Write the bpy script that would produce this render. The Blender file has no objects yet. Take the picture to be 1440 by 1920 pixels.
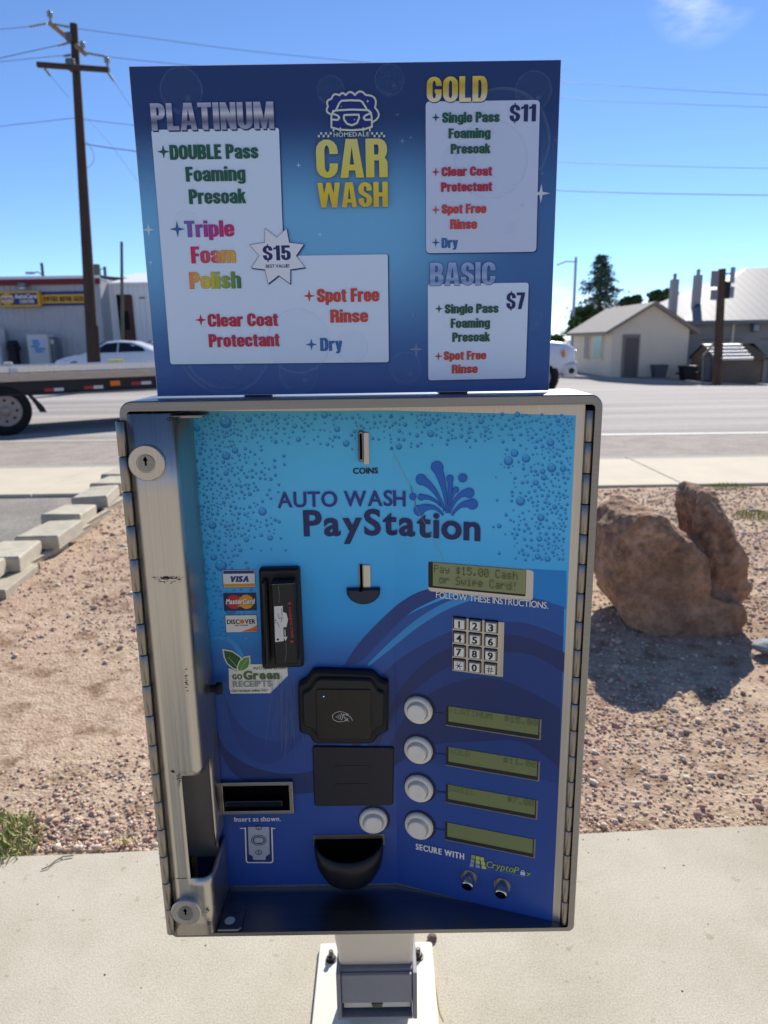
import bpy, bmesh, math, random
import numpy as np
from mathutils import Vector as V, Matrix, noise as MN
random.seed(7); rng = np.random.default_rng(7)
S = bpy.context.scene; COL = S.collection
R = math.radians
# ------------------------------------------------------------------ camera
FPX, EYE = 1343.0, 1.25
_dn = V((87, -5640, 1343)).normalized(); _up = -_dn          # camera axes (right, up, forward)
_fy = (V((0, 0, 1)) - _up * _up.z).normalized()
_fx = _fy.cross(_up)
if _fx.x < 0: _fx = -_fx
M3 = Matrix((_fx, _fy, _up))                                  # camera axes -> world
def ray(px, py): return M3 @ V(((px - 720) / FPX, -(py - 960) / FPX, 1))
def atY(px, py, y):
    r = ray(px, py); return r * (y / r.y) + V((0, 0, EYE))
def atZ(px, py, z=0.0):
    r = ray(px, py); return r * ((z - EYE) / r.z) + V((0, 0, EYE))
cam = bpy.data.cameras.new('camera'); cam.sensor_fit = 'HORIZONTAL'; cam.sensor_width = 36
cam.lens = 36 * FPX / 1440; cam.clip_start = .02; cam.clip_end = 3000
cam.dof.use_dof = True; cam.dof.focus_distance = .77; cam.dof.aperture_fstop = cam.lens / 2.7
camo = bpy.data.objects.new('camera', cam); COL.objects.link(camo)
_r, _u, _f = M3 @ V((1, 0, 0)), M3 @ V((0, 1, 0)), M3 @ V((0, 0, 1))
camo.matrix_world = Matrix(((_r.x, _u.x, -_f.x, 0), (_r.y, _u.y, -_f.y, 0), (_r.z, _u.z, -_f.z, EYE), (0, 0, 0, 1)))
S.camera = camo
# ------------------------------------------------------------------ light
SUN_AZ, SUN_EL = R(20), R(37)
TOSUN = V((math.sin(SUN_AZ) * math.cos(SUN_EL), math.cos(SUN_AZ) * math.cos(SUN_EL), math.sin(SUN_EL)))
sun = bpy.data.lights.new('sun', 'SUN'); sun.energy = 5.0; sun.angle = R(.53); sun.color = (1, .95, .87)
suno = bpy.data.objects.new('sun', sun); COL.objects.link(suno)
suno.rotation_euler = TOSUN.to_track_quat('Z', 'Y').to_euler(); suno.location = TOSUN * 60
W = bpy.data.worlds.new('World'); S.world = W; W.use_nodes = True
def build_world():
    nt = W.node_tree; n = nt.nodes; L = nt.links.new
    bg = n['Background']; bg.inputs['Strength'].default_value = .145
    sky = n.new('ShaderNodeTexSky'); sky.sky_type = 'NISHITA'; sky.sun_disc = False
    sky.sun_elevation = SUN_EL; sky.sun_rotation = SUN_AZ; sky.air_density = .6; sky.dust_density = 0; sky.ozone_density = 5
    tc = n.new('ShaderNodeTexCoord')
    nrm = n.new('ShaderNodeVectorMath'); nrm.operation = 'NORMALIZE'; L(tc.outputs['Generated'], nrm.inputs[0])
    def math_(op, a, b=None, clamp=False):
        m = n.new('ShaderNodeMath'); m.operation = op; m.use_clamp = clamp
        for i, q in enumerate((a, b)):
            if q is None: continue
            if isinstance(q, (int, float)): m.inputs[i].default_value = q
            else: L(q, m.inputs[i])
        return m.outputs[0]
    def near(d, lo, hi):
        v = n.new('ShaderNodeVectorMath'); v.operation = 'DOT_PRODUCT'; L(nrm.outputs[0], v.inputs[0]); v.inputs[1].default_value = d
        r = n.new('ShaderNodeMapRange'); r.interpolation_type = 'SMOOTHSTEP'
        L(v.outputs['Value'], r.inputs[0]); r.inputs[1].default_value = lo; r.inputs[2].default_value = hi
        return r.outputs[0]
    def nz(scale, loc, det, lo, hi):
        mp = n.new('ShaderNodeMapping'); mp.inputs['Scale'].default_value = scale; mp.inputs['Location'].default_value = loc
        L(nrm.outputs[0], mp.inputs[0])
        t = n.new('ShaderNodeTexNoise'); t.inputs['Scale'].default_value = 1; t.inputs['Detail'].default_value = det; t.inputs['Roughness'].default_value = .62
        L(mp.outputs[0], t.inputs['Vector'])
        r = n.new('ShaderNodeMapRange'); r.interpolation_type = 'SMOOTHSTEP'; L(t.outputs[0], r.inputs[0]); r.inputs[1].default_value = lo; r.inputs[2].default_value = hi
        return r.outputs[0]
    sep = n.new('ShaderNodeSeparateXYZ'); L(nrm.outputs[0], sep.inputs[0])
    wisp = math_('MULTIPLY', near(tuple(ray(1325, -38).normalized()), .9978, .9997), nz((6, 9, 24), (1.3, .2, -1.75), 5, .42, .72))
    low_r = n.new('ShaderNodeMapRange'); low_r.interpolation_type = 'SMOOTHSTEP'; L(sep.outputs[2], low_r.inputs[0])
    low_r.inputs[1].default_value = .085; low_r.inputs[2].default_value = .03
    low = math_('MULTIPLY', low_r.outputs[0], nz((5, 5, 22), (.6, 0, .4), 4, .42, .6))
    low = math_('MULTIPLY', low, near(tuple(V((.45, .9, .05)).normalized()), .90, .97))
    cloud = math_('MAXIMUM', math_('MULTIPLY', wisp, .42), math_('MULTIPLY', low, .8))
    mx = n.new('ShaderNodeMix'); mx.data_type = 'RGBA'; L(cloud, mx.inputs[0]); tint = n.new('ShaderNodeMix'); tint.data_type = 'RGBA'; tint.blend_type = 'MULTIPLY'; tint.inputs[0].default_value = 1; L(sky.outputs[0], tint.inputs[6]); tint.inputs[7].default_value = (.89, .94, .99, 1); L(tint.outputs[2], mx.inputs[6]); mx.inputs[7].default_value = (7.2, 7.4, 7.8, 1)
    L(mx.outputs[2], bg.inputs['Color'])
build_world()
S.view_settings.view_transform = 'Standard'; S.view_settings.look = 'None'; S.view_settings.exposure = 0.34; S.view_settings.gamma = 1
S.view_settings.use_curve_mapping = False
S.cycles.max_bounces = 8; S.cycles.diffuse_bounces = 4; S.cycles.use_denoising = True
S.cycles.sample_clamp_indirect = 6
# ------------------------------------------------------------------ materials
def lin(c):
    c = c / 255.0; return c / 12.92 if c <= .04045 else ((c + .055) / 1.055) ** 2.4
def C(r, g, b): return (lin(r), lin(g), lin(b), 1)
MATS = {}
def mat(name, col=(128, 128, 128), rough=.6, metal=0.0, spec=.4, var=None, bump=None, stretch=None, ramp=None, emit=None, coat=0):
    """var=(scale, amount) brightness mottling; bump=(scale, strength, distance); stretch scales the texture space;
    ramp=[(z, colour)...] a printed colour gradient along world z; emit=(colour, strength)"""
    if name in MATS: return MATS[name]
    m = bpy.data.materials.new(name); m.use_nodes = True; nt = m.node_tree; n = nt.nodes; L = nt.links.new
    b = n['Principled BSDF']; b.inputs['Base Color'].default_value = C(*col); b.inputs['Roughness'].default_value = rough
    b.inputs['Metallic'].default_value = metal; b.inputs['Specular IOR Level'].default_value = spec; b.inputs['Coat Weight'].default_value = coat
    tc = n.new('ShaderNodeTexCoord'); src = tc.outputs['Object']
    if stretch:
        mp = n.new('ShaderNodeMapping'); mp.inputs['Scale'].default_value = stretch; L(src, mp.inputs[0]); vec = mp.outputs[0]
    else: vec = src
    base = None
    if ramp:
        sp_ = n.new('ShaderNodeSeparateXYZ'); L(src, sp_.inputs[0])
        z0, z1 = ramp[0][0], ramp[-1][0]
        mr = n.new('ShaderNodeMapRange'); L(sp_.outputs['XYZ'.index('Z')], mr.inputs[0]); mr.inputs[1].default_value = z0; mr.inputs[2].default_value = z1
        cr = n.new('ShaderNodeValToRGB'); L(mr.outputs[0], cr.inputs[0])
        e = cr.color_ramp.elements
        while len(e) > 1: e.remove(e[0])
        e[0].position = 0; e[0].color = C(*ramp[0][1])
        for z, c in ramp[1:]:
            q = e.new(min(1, (z - z0) / (z1 - z0))); q.color = C(*c)
        base = cr.outputs[0]
    if var:
        t = n.new('ShaderNodeTexNoise'); t.inputs['Scale'].default_value = var[0]; t.inputs['Detail'].default_value = 6; t.inputs['Roughness'].default_value = .65
        L(vec, t.inputs['Vector'])
        mr = n.new('ShaderNodeMapRange'); L(t.outputs[0], mr.inputs[0]); mr.inputs[1].default_value = .25; mr.inputs[2].default_value = .75
        mr.inputs[3].default_value = 1 - var[1]; mr.inputs[4].default_value = 1 + var[1] * .6
        mx = n.new('ShaderNodeMix'); mx.data_type = 'RGBA'; mx.blend_type = 'MULTIPLY'; mx.inputs[0].default_value = 1
        if base is not None: L(base, mx.inputs[6])
        else: mx.inputs[6].default_value = C(*col)
        L(mr.outputs[0], mx.inputs[7]); base = mx.outputs[2]
        if metal > .5:
            mr2 = n.new('ShaderNodeMapRange'); L(t.outputs[0], mr2.inputs[0]); mr2.inputs[1].default_value = .25; mr2.inputs[2].default_value = .75
            mr2.inputs[3].default_value = rough - .08; mr2.inputs[4].default_value = rough + .1; L(mr2.outputs[0], b.inputs['Roughness'])
    if base is not None: L(base, b.inputs['Base Color'])
    if bump:
        t = n.new('ShaderNodeTexNoise'); t.inputs['Scale'].default_value = bump[0]; t.inputs['Detail'].default_value = 5
        L(vec, t.inputs['Vector'])
        bp = n.new('ShaderNodeBump'); bp.inputs['Strength'].default_value = bump[1]; bp.inputs['Distance'].default_value = bump[2]
        L(t.outputs[0], bp.inputs['Height']); L(bp.outputs[0], b.inputs['Normal'])
    if emit:
        b.inputs['Emission Color'].default_value = C(*emit[0]); b.inputs['Emission Strength'].default_value = emit[1]
    MATS[name] = m; return m
def nodemat(name, rough, build):
    m = bpy.data.materials.new(name); m.use_nodes = True; nt = m.node_tree
    b = nt.nodes['Principled BSDF']; b.inputs['Roughness'].default_value = rough; b.inputs['Specular IOR Level'].default_value = .25
    build(nt, nt.nodes, nt.links.new, b); MATS[name] = m; return m
def tnoise(n, L, vec, scale, det=5, rough=.6):
    t = n.new('ShaderNodeTexNoise'); t.inputs['Scale'].default_value = scale; t.inputs['Detail'].default_value = det; t.inputs['Roughness'].default_value = rough
    L(vec, t.inputs['Vector']); return t.outputs[0]
def tramp(n, L, fac, stops):
    cr = n.new('ShaderNodeValToRGB'); L(fac, cr.inputs[0]); e = cr.color_ramp.elements
    while len(e) > 1: e.remove(e[0])
    e[0].position = stops[0][0]; e[0].color = C(*stops[0][1])
    for p, c in stops[1:]:
        q = e.new(p); q.color = C(*c)
    return cr.outputs[0]
def tmix(n, L, fac, a, b, mode='MIX'):
    mx = n.new('ShaderNodeMix'); mx.data_type = 'RGBA'; mx.blend_type = mode
    for i, q in ((0, fac), (6, a), (7, b)):
        if isinstance(q, (int, float)): mx.inputs[i].default_value = q
        elif isinstance(q, tuple): mx.inputs[i].default_value = q
        else: L(q, mx.inputs[i])
    return mx.outputs[2]
# ------------------------------------------------------------------ mesh builder
class MB:
    def __init__(s): s.v = []; s.f = []; s.mi = []; s.sm = []; s.mats = []; s.M = Matrix.Identity(4); s.h = 0.0
    def m(s, material):
        if material not in s.mats: s.mats.append(material)
        return s.mats.index(material)
    def add(s, vs, fs, material, smooth=False):
        o = len(s.v); k = s.m(material)
        s.v += [tuple(s.M @ V(p)) for p in vs]
        for f in fs: s.f.append(tuple(i + o for i in f)); s.mi.append(k); s.sm.append(smooth)
    def box(s, c, d, material, rot=None):
        x, y, z = d[0] / 2, d[1] / 2, d[2] / 2
        vs = [V(p) for p in ((-x, -y, -z), (x, -y, -z), (x, y, -z), (-x, y, -z), (-x, -y, z), (x, -y, z), (x, y, z), (-x, y, z))]
        if rot: vs = [rot @ p for p in vs]
        s.add([p + V(c) for p in vs], [(0, 3, 2, 1), (4, 5, 6, 7), (0, 1, 5, 4), (1, 2, 6, 5), (2, 3, 7, 6), (3, 0, 4, 7)], material)
    def bbox(s, c, d, material, bev=.004, rot=None):
        """box with chamfered edges"""
        bm = bmesh.new(); bmesh.ops.create_cube(bm, size=1)
        for p in bm.verts: p.co = V((p.co.x * d[0], p.co.y * d[1], p.co.z * d[2]))
        bmesh.ops.bevel(bm, geom=bm.edges[:], offset=bev, segments=2, profile=.5, affect='EDGES')
        bm.verts.index_update()
        vs = [(rot @ p.co if rot else p.co) + V(c) for p in bm.verts]; fs = [tuple(q.index for q in f.verts) for f in bm.faces]
        s.add(vs, fs, material); bm.free()
    def tube(s, pts, r, material, n=8, caps=True, smooth=True):
        pts = [V(p) for p in pts]; rr = r if isinstance(r, (list, tuple)) else [r] * len(pts)
        vs = []; fs = []
        for i, p in enumerate(pts):
            t = (pts[min(i + 1, len(pts) - 1)] - pts[max(i - 1, 0)]).normalized()
            a = t.orthogonal().normalized() if i == 0 else (a - t * a.dot(t)).normalized()
            b = t.cross(a)
            vs += [p + (a * math.cos(2 * math.pi * k / n) + b * math.sin(2 * math.pi * k / n)) * rr[i] for k in range(n)]
        for i in range(len(pts) - 1):
            for k in range(n): fs.append((i * n + k, i * n + (k + 1) % n, (i + 1) * n + (k + 1) % n, (i + 1) * n + k))
        s.add(vs, fs, material, smooth)
        if caps: s.add(vs[:n], [tuple(range(n))[::-1]], material); s.add(vs[-n:], [tuple(range(n))], material)
    def lathe(s, prof, material, n=32, smooth=False, frm=None):
        """revolve (radius, height) about local z"""
        old = s.M
        if frm is not None: s.M = s.M @ frm
        vs = []; fs = []
        for (r, z) in prof: vs += [(r * math.cos(2 * math.pi * k / n), r * math.sin(2 * math.pi * k / n), z) for k in range(n)]
        for i in range(len(prof) - 1):
            for k in range(n): fs.append((i * n + k, i * n + (k + 1) % n, (i + 1) * n + (k + 1) % n, (i + 1) * n + k))
        s.add(vs, fs, material, smooth)
        if prof[-1][0] > 1e-6: s.add(vs[-n:], [tuple(range(n))], material)
        if prof[0][0] > 1e-6: s.add(vs[:n], [tuple(range(n))[::-1]], material)
        s.M = old
    def prism(s, pts, z0, z1, material, bev=0.0, frm=None, cap=None, bottom=True):
        """extrude a 2D outline (counter-clockwise) in local z with a chamfer on the upper rim"""
        old = s.M
        if frm is not None: s.M = s.M @ frm
        n = len(pts); rings = [[(x, y, z0) for x, y in pts]]
        if bev:
            ins = inset(pts, bev); rings += [[(x, y, z1 - bev) for x, y in pts], [(x, y, z1) for x, y in ins]]
        else: rings += [[(x, y, z1) for x, y in pts]]
        vs = sum(rings, []); fs = []
        for i in range(len(rings) - 1):
            for k in range(n): fs.append((i * n + k, i * n + (k + 1) % n, (i + 1) * n + (k + 1) % n, (i + 1) * n + k))
        s.add(vs, fs, material); s.add(rings[-1], [tuple(range(n))], cap or material)
        if bottom: s.add(rings[0], [tuple(range(n))[::-1]], material)
        s.M = old
    def build(s, name, parent=None, **kw):
        me = bpy.data.meshes.new(name); me.from_pydata(s.v, [], s.f)
        for q in s.mats: me.materials.append(q)
        me.polygons.foreach_set('material_index', s.mi); me.polygons.foreach_set('use_smooth', s.sm); me.update()
        o = bpy.data.objects.new(name, me); COL.objects.link(o)
        if parent is not None:
            o.parent = parent; o.matrix_parent_inverse = Matrix.Translation(-world_loc(parent))
        for k, q in kw.items(): o[k] = q
        return o
def world_loc(o): return V(o.location) if o.parent is None else V((0, 0, 0))
def inset(pts, d):
    n = len(pts); out = []
    for i in range(n):
        a, b, c = V(pts[i - 1]), V(pts[i]), V(pts[(i + 1) % n])
        e1, e2 = (b - a), (c - b)
        n1 = V((-e1.y, e1.x)).normalized() if e1.length > 1e-9 else V((0, 0)); n2 = V((-e2.y, e2.x)).normalized() if e2.length > 1e-9 else V((0, 0))
        q = n1 + n2; q = q / max(q.length_squared, .3) * 2 if q.length > 1e-6 else n1
        out.append((b.x + q.x * d, b.y + q.y * d))
    return out
def rrect(w, h, r, n=5, cx=0, cy=0):
    pts = []
    for (sx, sy, a0) in ((1, 1, 0), (-1, 1, 90), (-1, -1, 180), (1, -1, 270)):
        for k in range(n + 1):
            a = R(a0 + 90 * k / n); pts.append((cx + sx * (w / 2 - r) + r * math.cos(a), cy + sy * (h / 2 - r) + r * math.sin(a)))
    return pts
def thing(name, label, cat, loc=(0, 0, 0), group=None):
    o = bpy.data.objects.new(name, None); COL.objects.link(o); o.location = loc; o.empty_display_size = .1
    o['label'] = label; o['category'] = cat
    if group: o['group'] = group
    return o
def tag(o, label, cat, group=None):
    o['label'] = label; o['category'] = cat
    if group: o['group'] = group
    return o
def struct(o): o['kind'] = 'structure'; return o
def dup(o, loc, label, rotz=None, scale=None):
    """a copy of a thing with copies of its parts and sub-parts"""
    c = o.copy(); COL.objects.link(c); c.location = loc; c['label'] = label
    if rotz is not None: c.rotation_euler = (0, 0, rotz)
    if scale is not None: c.scale = scale
    for ch in o.children:
        d = ch.copy(); COL.objects.link(d); d.parent = c
        for g in ch.children:
            e = g.copy(); COL.objects.link(e); e.parent = d
    return c
def frame(o, ex, ey, ez):
    ex, ey, ez = V(ex), V(ey), V(ez)
    return Matrix(((ex.x, ey.x, ez.x, o[0]), (ex.y, ey.y, ez.y, o[1]), (ex.z, ey.z, ez.z, o[2]), (0, 0, 0, 1)))
# ------------------------------------------------------------------ lettering
_G = {}
def glyph(ch, off):
    k = (ch, off)
    if ch == '1' and k not in _G:
        t = .13 + 2 * off; _G[k] = ([(.30 - t, 0), (.30, 0), (.30, CAP), (.30 - t * .8, CAP), (.30 - t, CAP * .9), (.30 - t, CAP * .74), (.07, CAP * .74), (.07, CAP * .9)], [(0, 1, 2, 3, 4, 5), (5, 4, 7, 6)])
    if k not in _G:
        c = bpy.data.curves.new('t', 'FONT'); c.body = ch; c.offset = off; c.resolution_u = 4; c.fill_mode = 'FRONT'
        o = bpy.data.objects.new('t', c); COL.objects.link(o); dg = bpy.context.evaluated_depsgraph_get()
        me = bpy.data.meshes.new_from_object(o.evaluated_get(dg))
        vs = [(q.co.x, q.co.y) for q in me.vertices]; fs = [tuple(p.vertices) for p in me.polygons]
        bpy.data.objects.remove(o); bpy.data.meshes.remove(me); bpy.data.curves.remove(c)
        _G[k] = (vs, fs)
    return _G[k]
CAP = .682
def layout(txt, width, cap, off=.02, dil=.08, gap=.06, xh=.76, space=.22, slant=0.0, mono=False):
    """lay a word out to a given width and capital height; dil thickens the uprights. Returns [(verts, faces, shift)]"""
    g = []; tot = 0; fix = 0
    for ch in txt:
        if ch == ' ': g.append(None); fix += space * cap; continue
        vs, fs = glyph(ch, off); xs = [p[0] for p in vs]; x0, x1 = min(xs), max(xs)
        g.append((vs, fs, x0, x1)); tot += (x1 - x0); fix += 2 * dil * cap
    fix += gap * cap * (len(txt) - 1 - txt.count(' ') * 1)
    k = max((width - fix) / max(tot, 1e-6), .02 * cap)
    pen = 0; out = []; sy = cap / CAP
    for ch, q in zip(txt, g):
        if q is None: pen += space * cap - gap * cap * .0; continue
        vs, fs, x0, x1 = q; pts = []
        for (x, y) in vs:
            if ch.islower() and xh:
                a, b = .47, CAP
                if y > 0: y = y * (xh * CAP / a) if y < a else xh * CAP + (y - a) * ((1.02 - xh) * CAP) / (b - a)
                else: y = y * .85
            pts.append((pen + dil * cap + (x - x0) * k + slant * y * sy, y * sy))
        shifts = [0] if dil < .004 else [(-1 + 2 * i / 4) * dil * cap for i in range(5)]
        if dil >= .004 and k * .13 > dil * cap: shifts = [-dil * cap, dil * cap * .0, dil * cap]
        for sft in shifts: out.append(([(x + sft, y) for x, y in pts], fs))
        pen += (x1 - x0) * k + 2 * dil * cap + gap * cap
    return out
# a heavy condensed sans drawn with a broad pen (uprights thicker than crossbars); capital height 1
def heavy_font():
    G = {}; E_ = lambda cx, cy, rx, ry, a0, a1, n=7: [(cx + rx * math.cos(R(a0 + (a1 - a0) * k / n)), cy + ry * math.sin(R(a0 + (a1 - a0) * k / n))) for k in range(n + 1)]
    def stroke(pts, w, t, closed=False):
        n = len(pts); vs = []
        for i in range(n):
            a = V(pts[i - 1] if (i or closed) else pts[0]); c = V(pts[(i + 1) % n] if (i < n - 1 or closed) else pts[-1]); d = (c - a).normalized(); nx, ny = -d.y, d.x
            vs += [(pts[i][0] + nx * w / 2, pts[i][1] + ny * t / 2), (pts[i][0] - nx * w / 2, pts[i][1] - ny * t / 2)]
        m = n if closed else n - 1
        return vs, [(2 * i, 2 * i + 1, (2 * i + 3) % (2 * n), (2 * i + 2) % (2 * n)) for i in range(m)]
    poly = lambda *p: (list(p), [tuple(range(len(p)))])
    rect = lambda x0, y0, x1, y1: poly((x0, y0), (x1, y0), (x1, y1), (x0, y1))
    w, t = .205, .15
    def loop(W, y0, y1, w, t, ry=None):
        ry = ry or (y1 - y0) * .22; rx = (W - w) / 2; cx = W / 2; a, c = y0 + t / 2, y1 - t / 2
        return E_(cx, c - ry, rx, ry, 0, 180) + E_(cx, a + ry, rx, ry, 180, 360)
    W = .53
    def cee(W, y0, y1, w, t, hi, lo, ry=None):
        ry = ry or (y1 - y0) * .22; rx = (W - w) / 2; cx = W / 2; a, c = y0 + t / 2, y1 - t / 2
        return [(W - w / 2, hi)] + E_(cx, c - ry, rx, ry, 0, 180) + E_(cx, a + ry, rx, ry, 180, 360) + [(W - w / 2, lo)]
    def bowl(W, y0, y1, w, t):
        ry = (y1 - y0 - t) * .42; rx = min(.12, W - w * 1.5); return [(w * .7, y1 - t / 2)] + E_(W - w / 2 - rx, y1 - t / 2 - ry, rx, ry, 90, 0) + E_(W - w / 2 - rx, y0 + t / 2 + ry, rx, ry, 0, -90) + [(w * .7, y0 + t / 2)]
    def ess(W, y0, y1, w, t):
        h = y1 - y0; ry = h * .19; rx = (W - w) / 2; cx = W / 2; a, c = y0 + t / 2, y1 - t / 2
        return [(W - w / 2, y0 + h * .66)] + E_(cx, c - ry, rx, ry, 0, 180) + [(w / 2, y0 + h * .66), (w * .62, y0 + h * .59), (W / 2, y0 + h * .5), (W - w * .62, y0 + h * .41), (W - w / 2, y0 + h * .34)] + E_(cx, a + ry, rx, ry, 0, -180) + [(w / 2, y0 + h * .36)]
    st = lambda x, y0=0, y1=1, w=w: rect(x, y0, x + w, y1)
    G['O'] = (W, [stroke(loop(W, 0, 1, w, t), w, t, True)]); G['0'] = G['O']; G['C'] = (W, [stroke(cee(W, 0, 1, w, t, .62, .38), w, t)])
    G['G'] = (W, [stroke(cee(W, 0, 1, w, t, .64, .40), w, t), rect(W * .54, .36, W, .50)])
    G['D'] = (W, [st(0), stroke(bowl(W, 0, 1, w, t), w, t)]); G['P'] = (.5, [st(0), stroke(bowl(.5, .40, 1, w, t), w, t)]); G['B'] = (.53, [st(0), stroke(bowl(.51, .46, 1, w, t * .9), w, t * .9), stroke(bowl(.53, 0, .55, w, t), w, t)])
    G['R'] = (.53, [st(0), stroke(bowl(.52, .44, 1, w, t), w, t), poly((.53 - w, 0), (.53, 0), (.53, .40), (.46, .52), (.28, .52), (.53 - w, .42))]); G['S'] = (.51, [stroke(ess(.51, 0, 1, w, t), w, t)])
    G['$'] = (.51, G['S'][1] + [rect(.225, -.09, .285, .12), rect(.225, .88, .285, 1.09)])
    G['A'] = (.58, [poly((0, 0), (.195, 0), (.29, .80), (.29, 1), (.15, 1)), poly((.58, 0), (.43, 1), (.29, 1), (.29, .80), (.385, 0)), rect(.18, .19, .40, .34)])
    G['M'] = (.70, [st(0, w=.18), st(.52, w=.18), poly((.04, 1), (.24, 1), (.41, 0), (.29, 0)), poly((.66, 1), (.41, 0), (.29, 0), (.46, 1))]); G['N'] = (.54, [st(0, w=.19), st(.35, w=.19), poly((0, 1), (.2, 1), (.54, 0), (.34, 0))])
    G['W'] = (.84, [poly((0, 1), (.19, 1), (.31, 0), (.12, 0)), poly((.12, 0), (.31, 0), (.49, 1), (.34, 1)), poly((.35, 1), (.50, 1), (.72, 0), (.53, 0)), poly((.53, 0), (.72, 0), (.84, 1), (.65, 1))])
    G['H'] = (.54, [st(0), st(.54 - w), rect(w * .9, .42, .54 - w * .9, .58)]); G['T'] = (.48, [rect(0, .84, .48, 1), st(.24 - w / 2, 0, .9)]); G['L'] = (.42, [st(0), rect(w * .9, 0, .42, .16)]); G['I'] = (w, [st(0)])
    G['U'] = (.53, [stroke([(w / 2, 1)] + E_(.265, .075 + .22, (.53 - w) / 2, .22, 180, 360) + [(.53 - w / 2, 1)], w, t)]); G['E'] = (.42, [st(0), rect(w * .9, 0, .42, .16), rect(w * .9, .84, .42, 1), rect(w * .9, .43, .39, .58)]); G['F'] = (.41, [st(0), rect(w * .9, .84, .41, 1), rect(w * .9, .43, .38, .58)])
    G['1'] = (.34, [st(.34 - w), poly((0, .70), (.34 - w * .9, .78), (.34 - w * .9, 1), (.2, 1), (.1, .88), (0, .86))]); G['7'] = (.45, [rect(0, .83, .45, 1), poly((.08, 0), (.28, 0), (.45, .84), (.24, .84))])
    G['5'] = (.51, [rect(.03, .84, .47, 1), rect(.03, .48, .03 + w * .9, .9), stroke([(w * .5, .50)] + E_(.255, .62 - .2, (.51 - w) / 2, .18, 160, 0) + E_(.255, .075 + .2, (.51 - w) / 2, .2, 0, -180) + [(w / 2, .36)], w, t)])
    # small letters
    w2, t2, X, V_ = .19, .125, .76, .47
    G['o'] = (V_, [stroke(loop(V_, 0, X, w2, t2), w2, t2, True)]); G['c'] = (V_, [stroke(cee(V_, 0, X, w2, t2, X * .60, X * .40), w2, t2)])
    G['e'] = (V_, [stroke(cee(V_, 0, X, w2, t2, X * .42, X * .33), w2, t2), rect(w2 * .8, X * .42, V_ - w2 * .5, X * .57)]); G['s'] = (.45, [stroke(ess(.45, 0, X, w2, t2), w2, t2)])
    arch = lambda x0, x1: stroke([(x0, X * .55)] + E_((x0 + x1) / 2, X - t2 / 2 - .1, (x1 - x0) / 2, .1, 180, 0) + [(x1, 0)], w2, t2)
    G['n'] = (V_, [st(0, 0, X, w2), arch(w2 / 2, V_ - w2 / 2)]); G['h'] = (V_, [st(0, 0, 1, w2), arch(w2 / 2, V_ - w2 / 2)]); G['m'] = (.71, [st(0, 0, X, w2 * .95), arch(w2 / 2, .355), arch(.355, .71 - w2 / 2)])
    G['r'] = (.35, [st(0, 0, X, w2), stroke([(w2 / 2, X * .5), (w2 * .62, X * .72), (w2, X - t2 * .75), (.35, X - t2 * .6)], w2 * .8, t2 * 1.5)]); G['i'] = (w2, [st(0, 0, X, w2), rect(0, .85, w2, 1)]); G['l'] = (w2, [st(0, 0, 1, w2)])
    G['k'] = (.47, [st(0, 0, 1, w2), poly((w2 * .9, .34), (w2 * .9, .52), (.28, X), (.46, X)), poly((.25, .46), (.31, .55), (.47, 0), (.28, 0), (.2, .36))]); G['t'] = (.32, [st(.06, .06, .92, w2), rect(0, X - .12, .32, X), rect(.06 + w2 * .5, 0, .31, .12), rect(.06, .04, .2, .1)])
    G['y'] = (.46, [poly((0, X), (.185, X), (.30, .10), (.16, 0)), poly((.275, X), (.46, X), (.31, -.08), (.23, -.2), (.05, -.2), (.05, -.08), (.15, -.05), (.17, 0))]); G['p'] = (V_, [st(0, -.2, X, w2), stroke(loop(V_, 0, X, w2, t2), w2, t2, True)])
    G['a'] = (V_, [stroke([(w2 / 2, .48)] + E_(V_ / 2, X - t2 / 2 - .11, (V_ - w2) / 2, .11, 180, 0) + [(V_ - w2 / 2, 0)], w2, t2), stroke([(V_ - w2 / 2, .42), (V_ * .56, .40)] + E_(V_ / 2, .06 + .15, (V_ - w2) / 2, .15, 130, 270) + [(V_ - w2 / 2, .11)], w2, t2 * .95)])
    G['g'] = (V_, [stroke(loop(V_, .02, X, w2, t2), w2, t2, True), st(V_ - w2, -.06, X, w2), stroke([(V_ - w2 / 2, 0)] + E_(V_ / 2, -.05, (V_ - w2) / 2, .09, 0, -180), w2, t2)])
    return G
HEAVY = heavy_font()
def layout_heavy(txt, width, cap, gap=.05, space=.2):
    tot = sum(space if c == ' ' else HEAVY[c][0] for c in txt) + gap * (len(txt) - 1); k = width / (tot * cap); pen = 0; out = []
    for c in txt:
        if c == ' ': pen += space + gap; continue
        adv, prims = HEAVY[c]
        for vs, fs in prims: out.append(([((pen + x) * cap * k, y * cap) for x, y in vs], fs))
        pen += adv + gap
    return out
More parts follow.
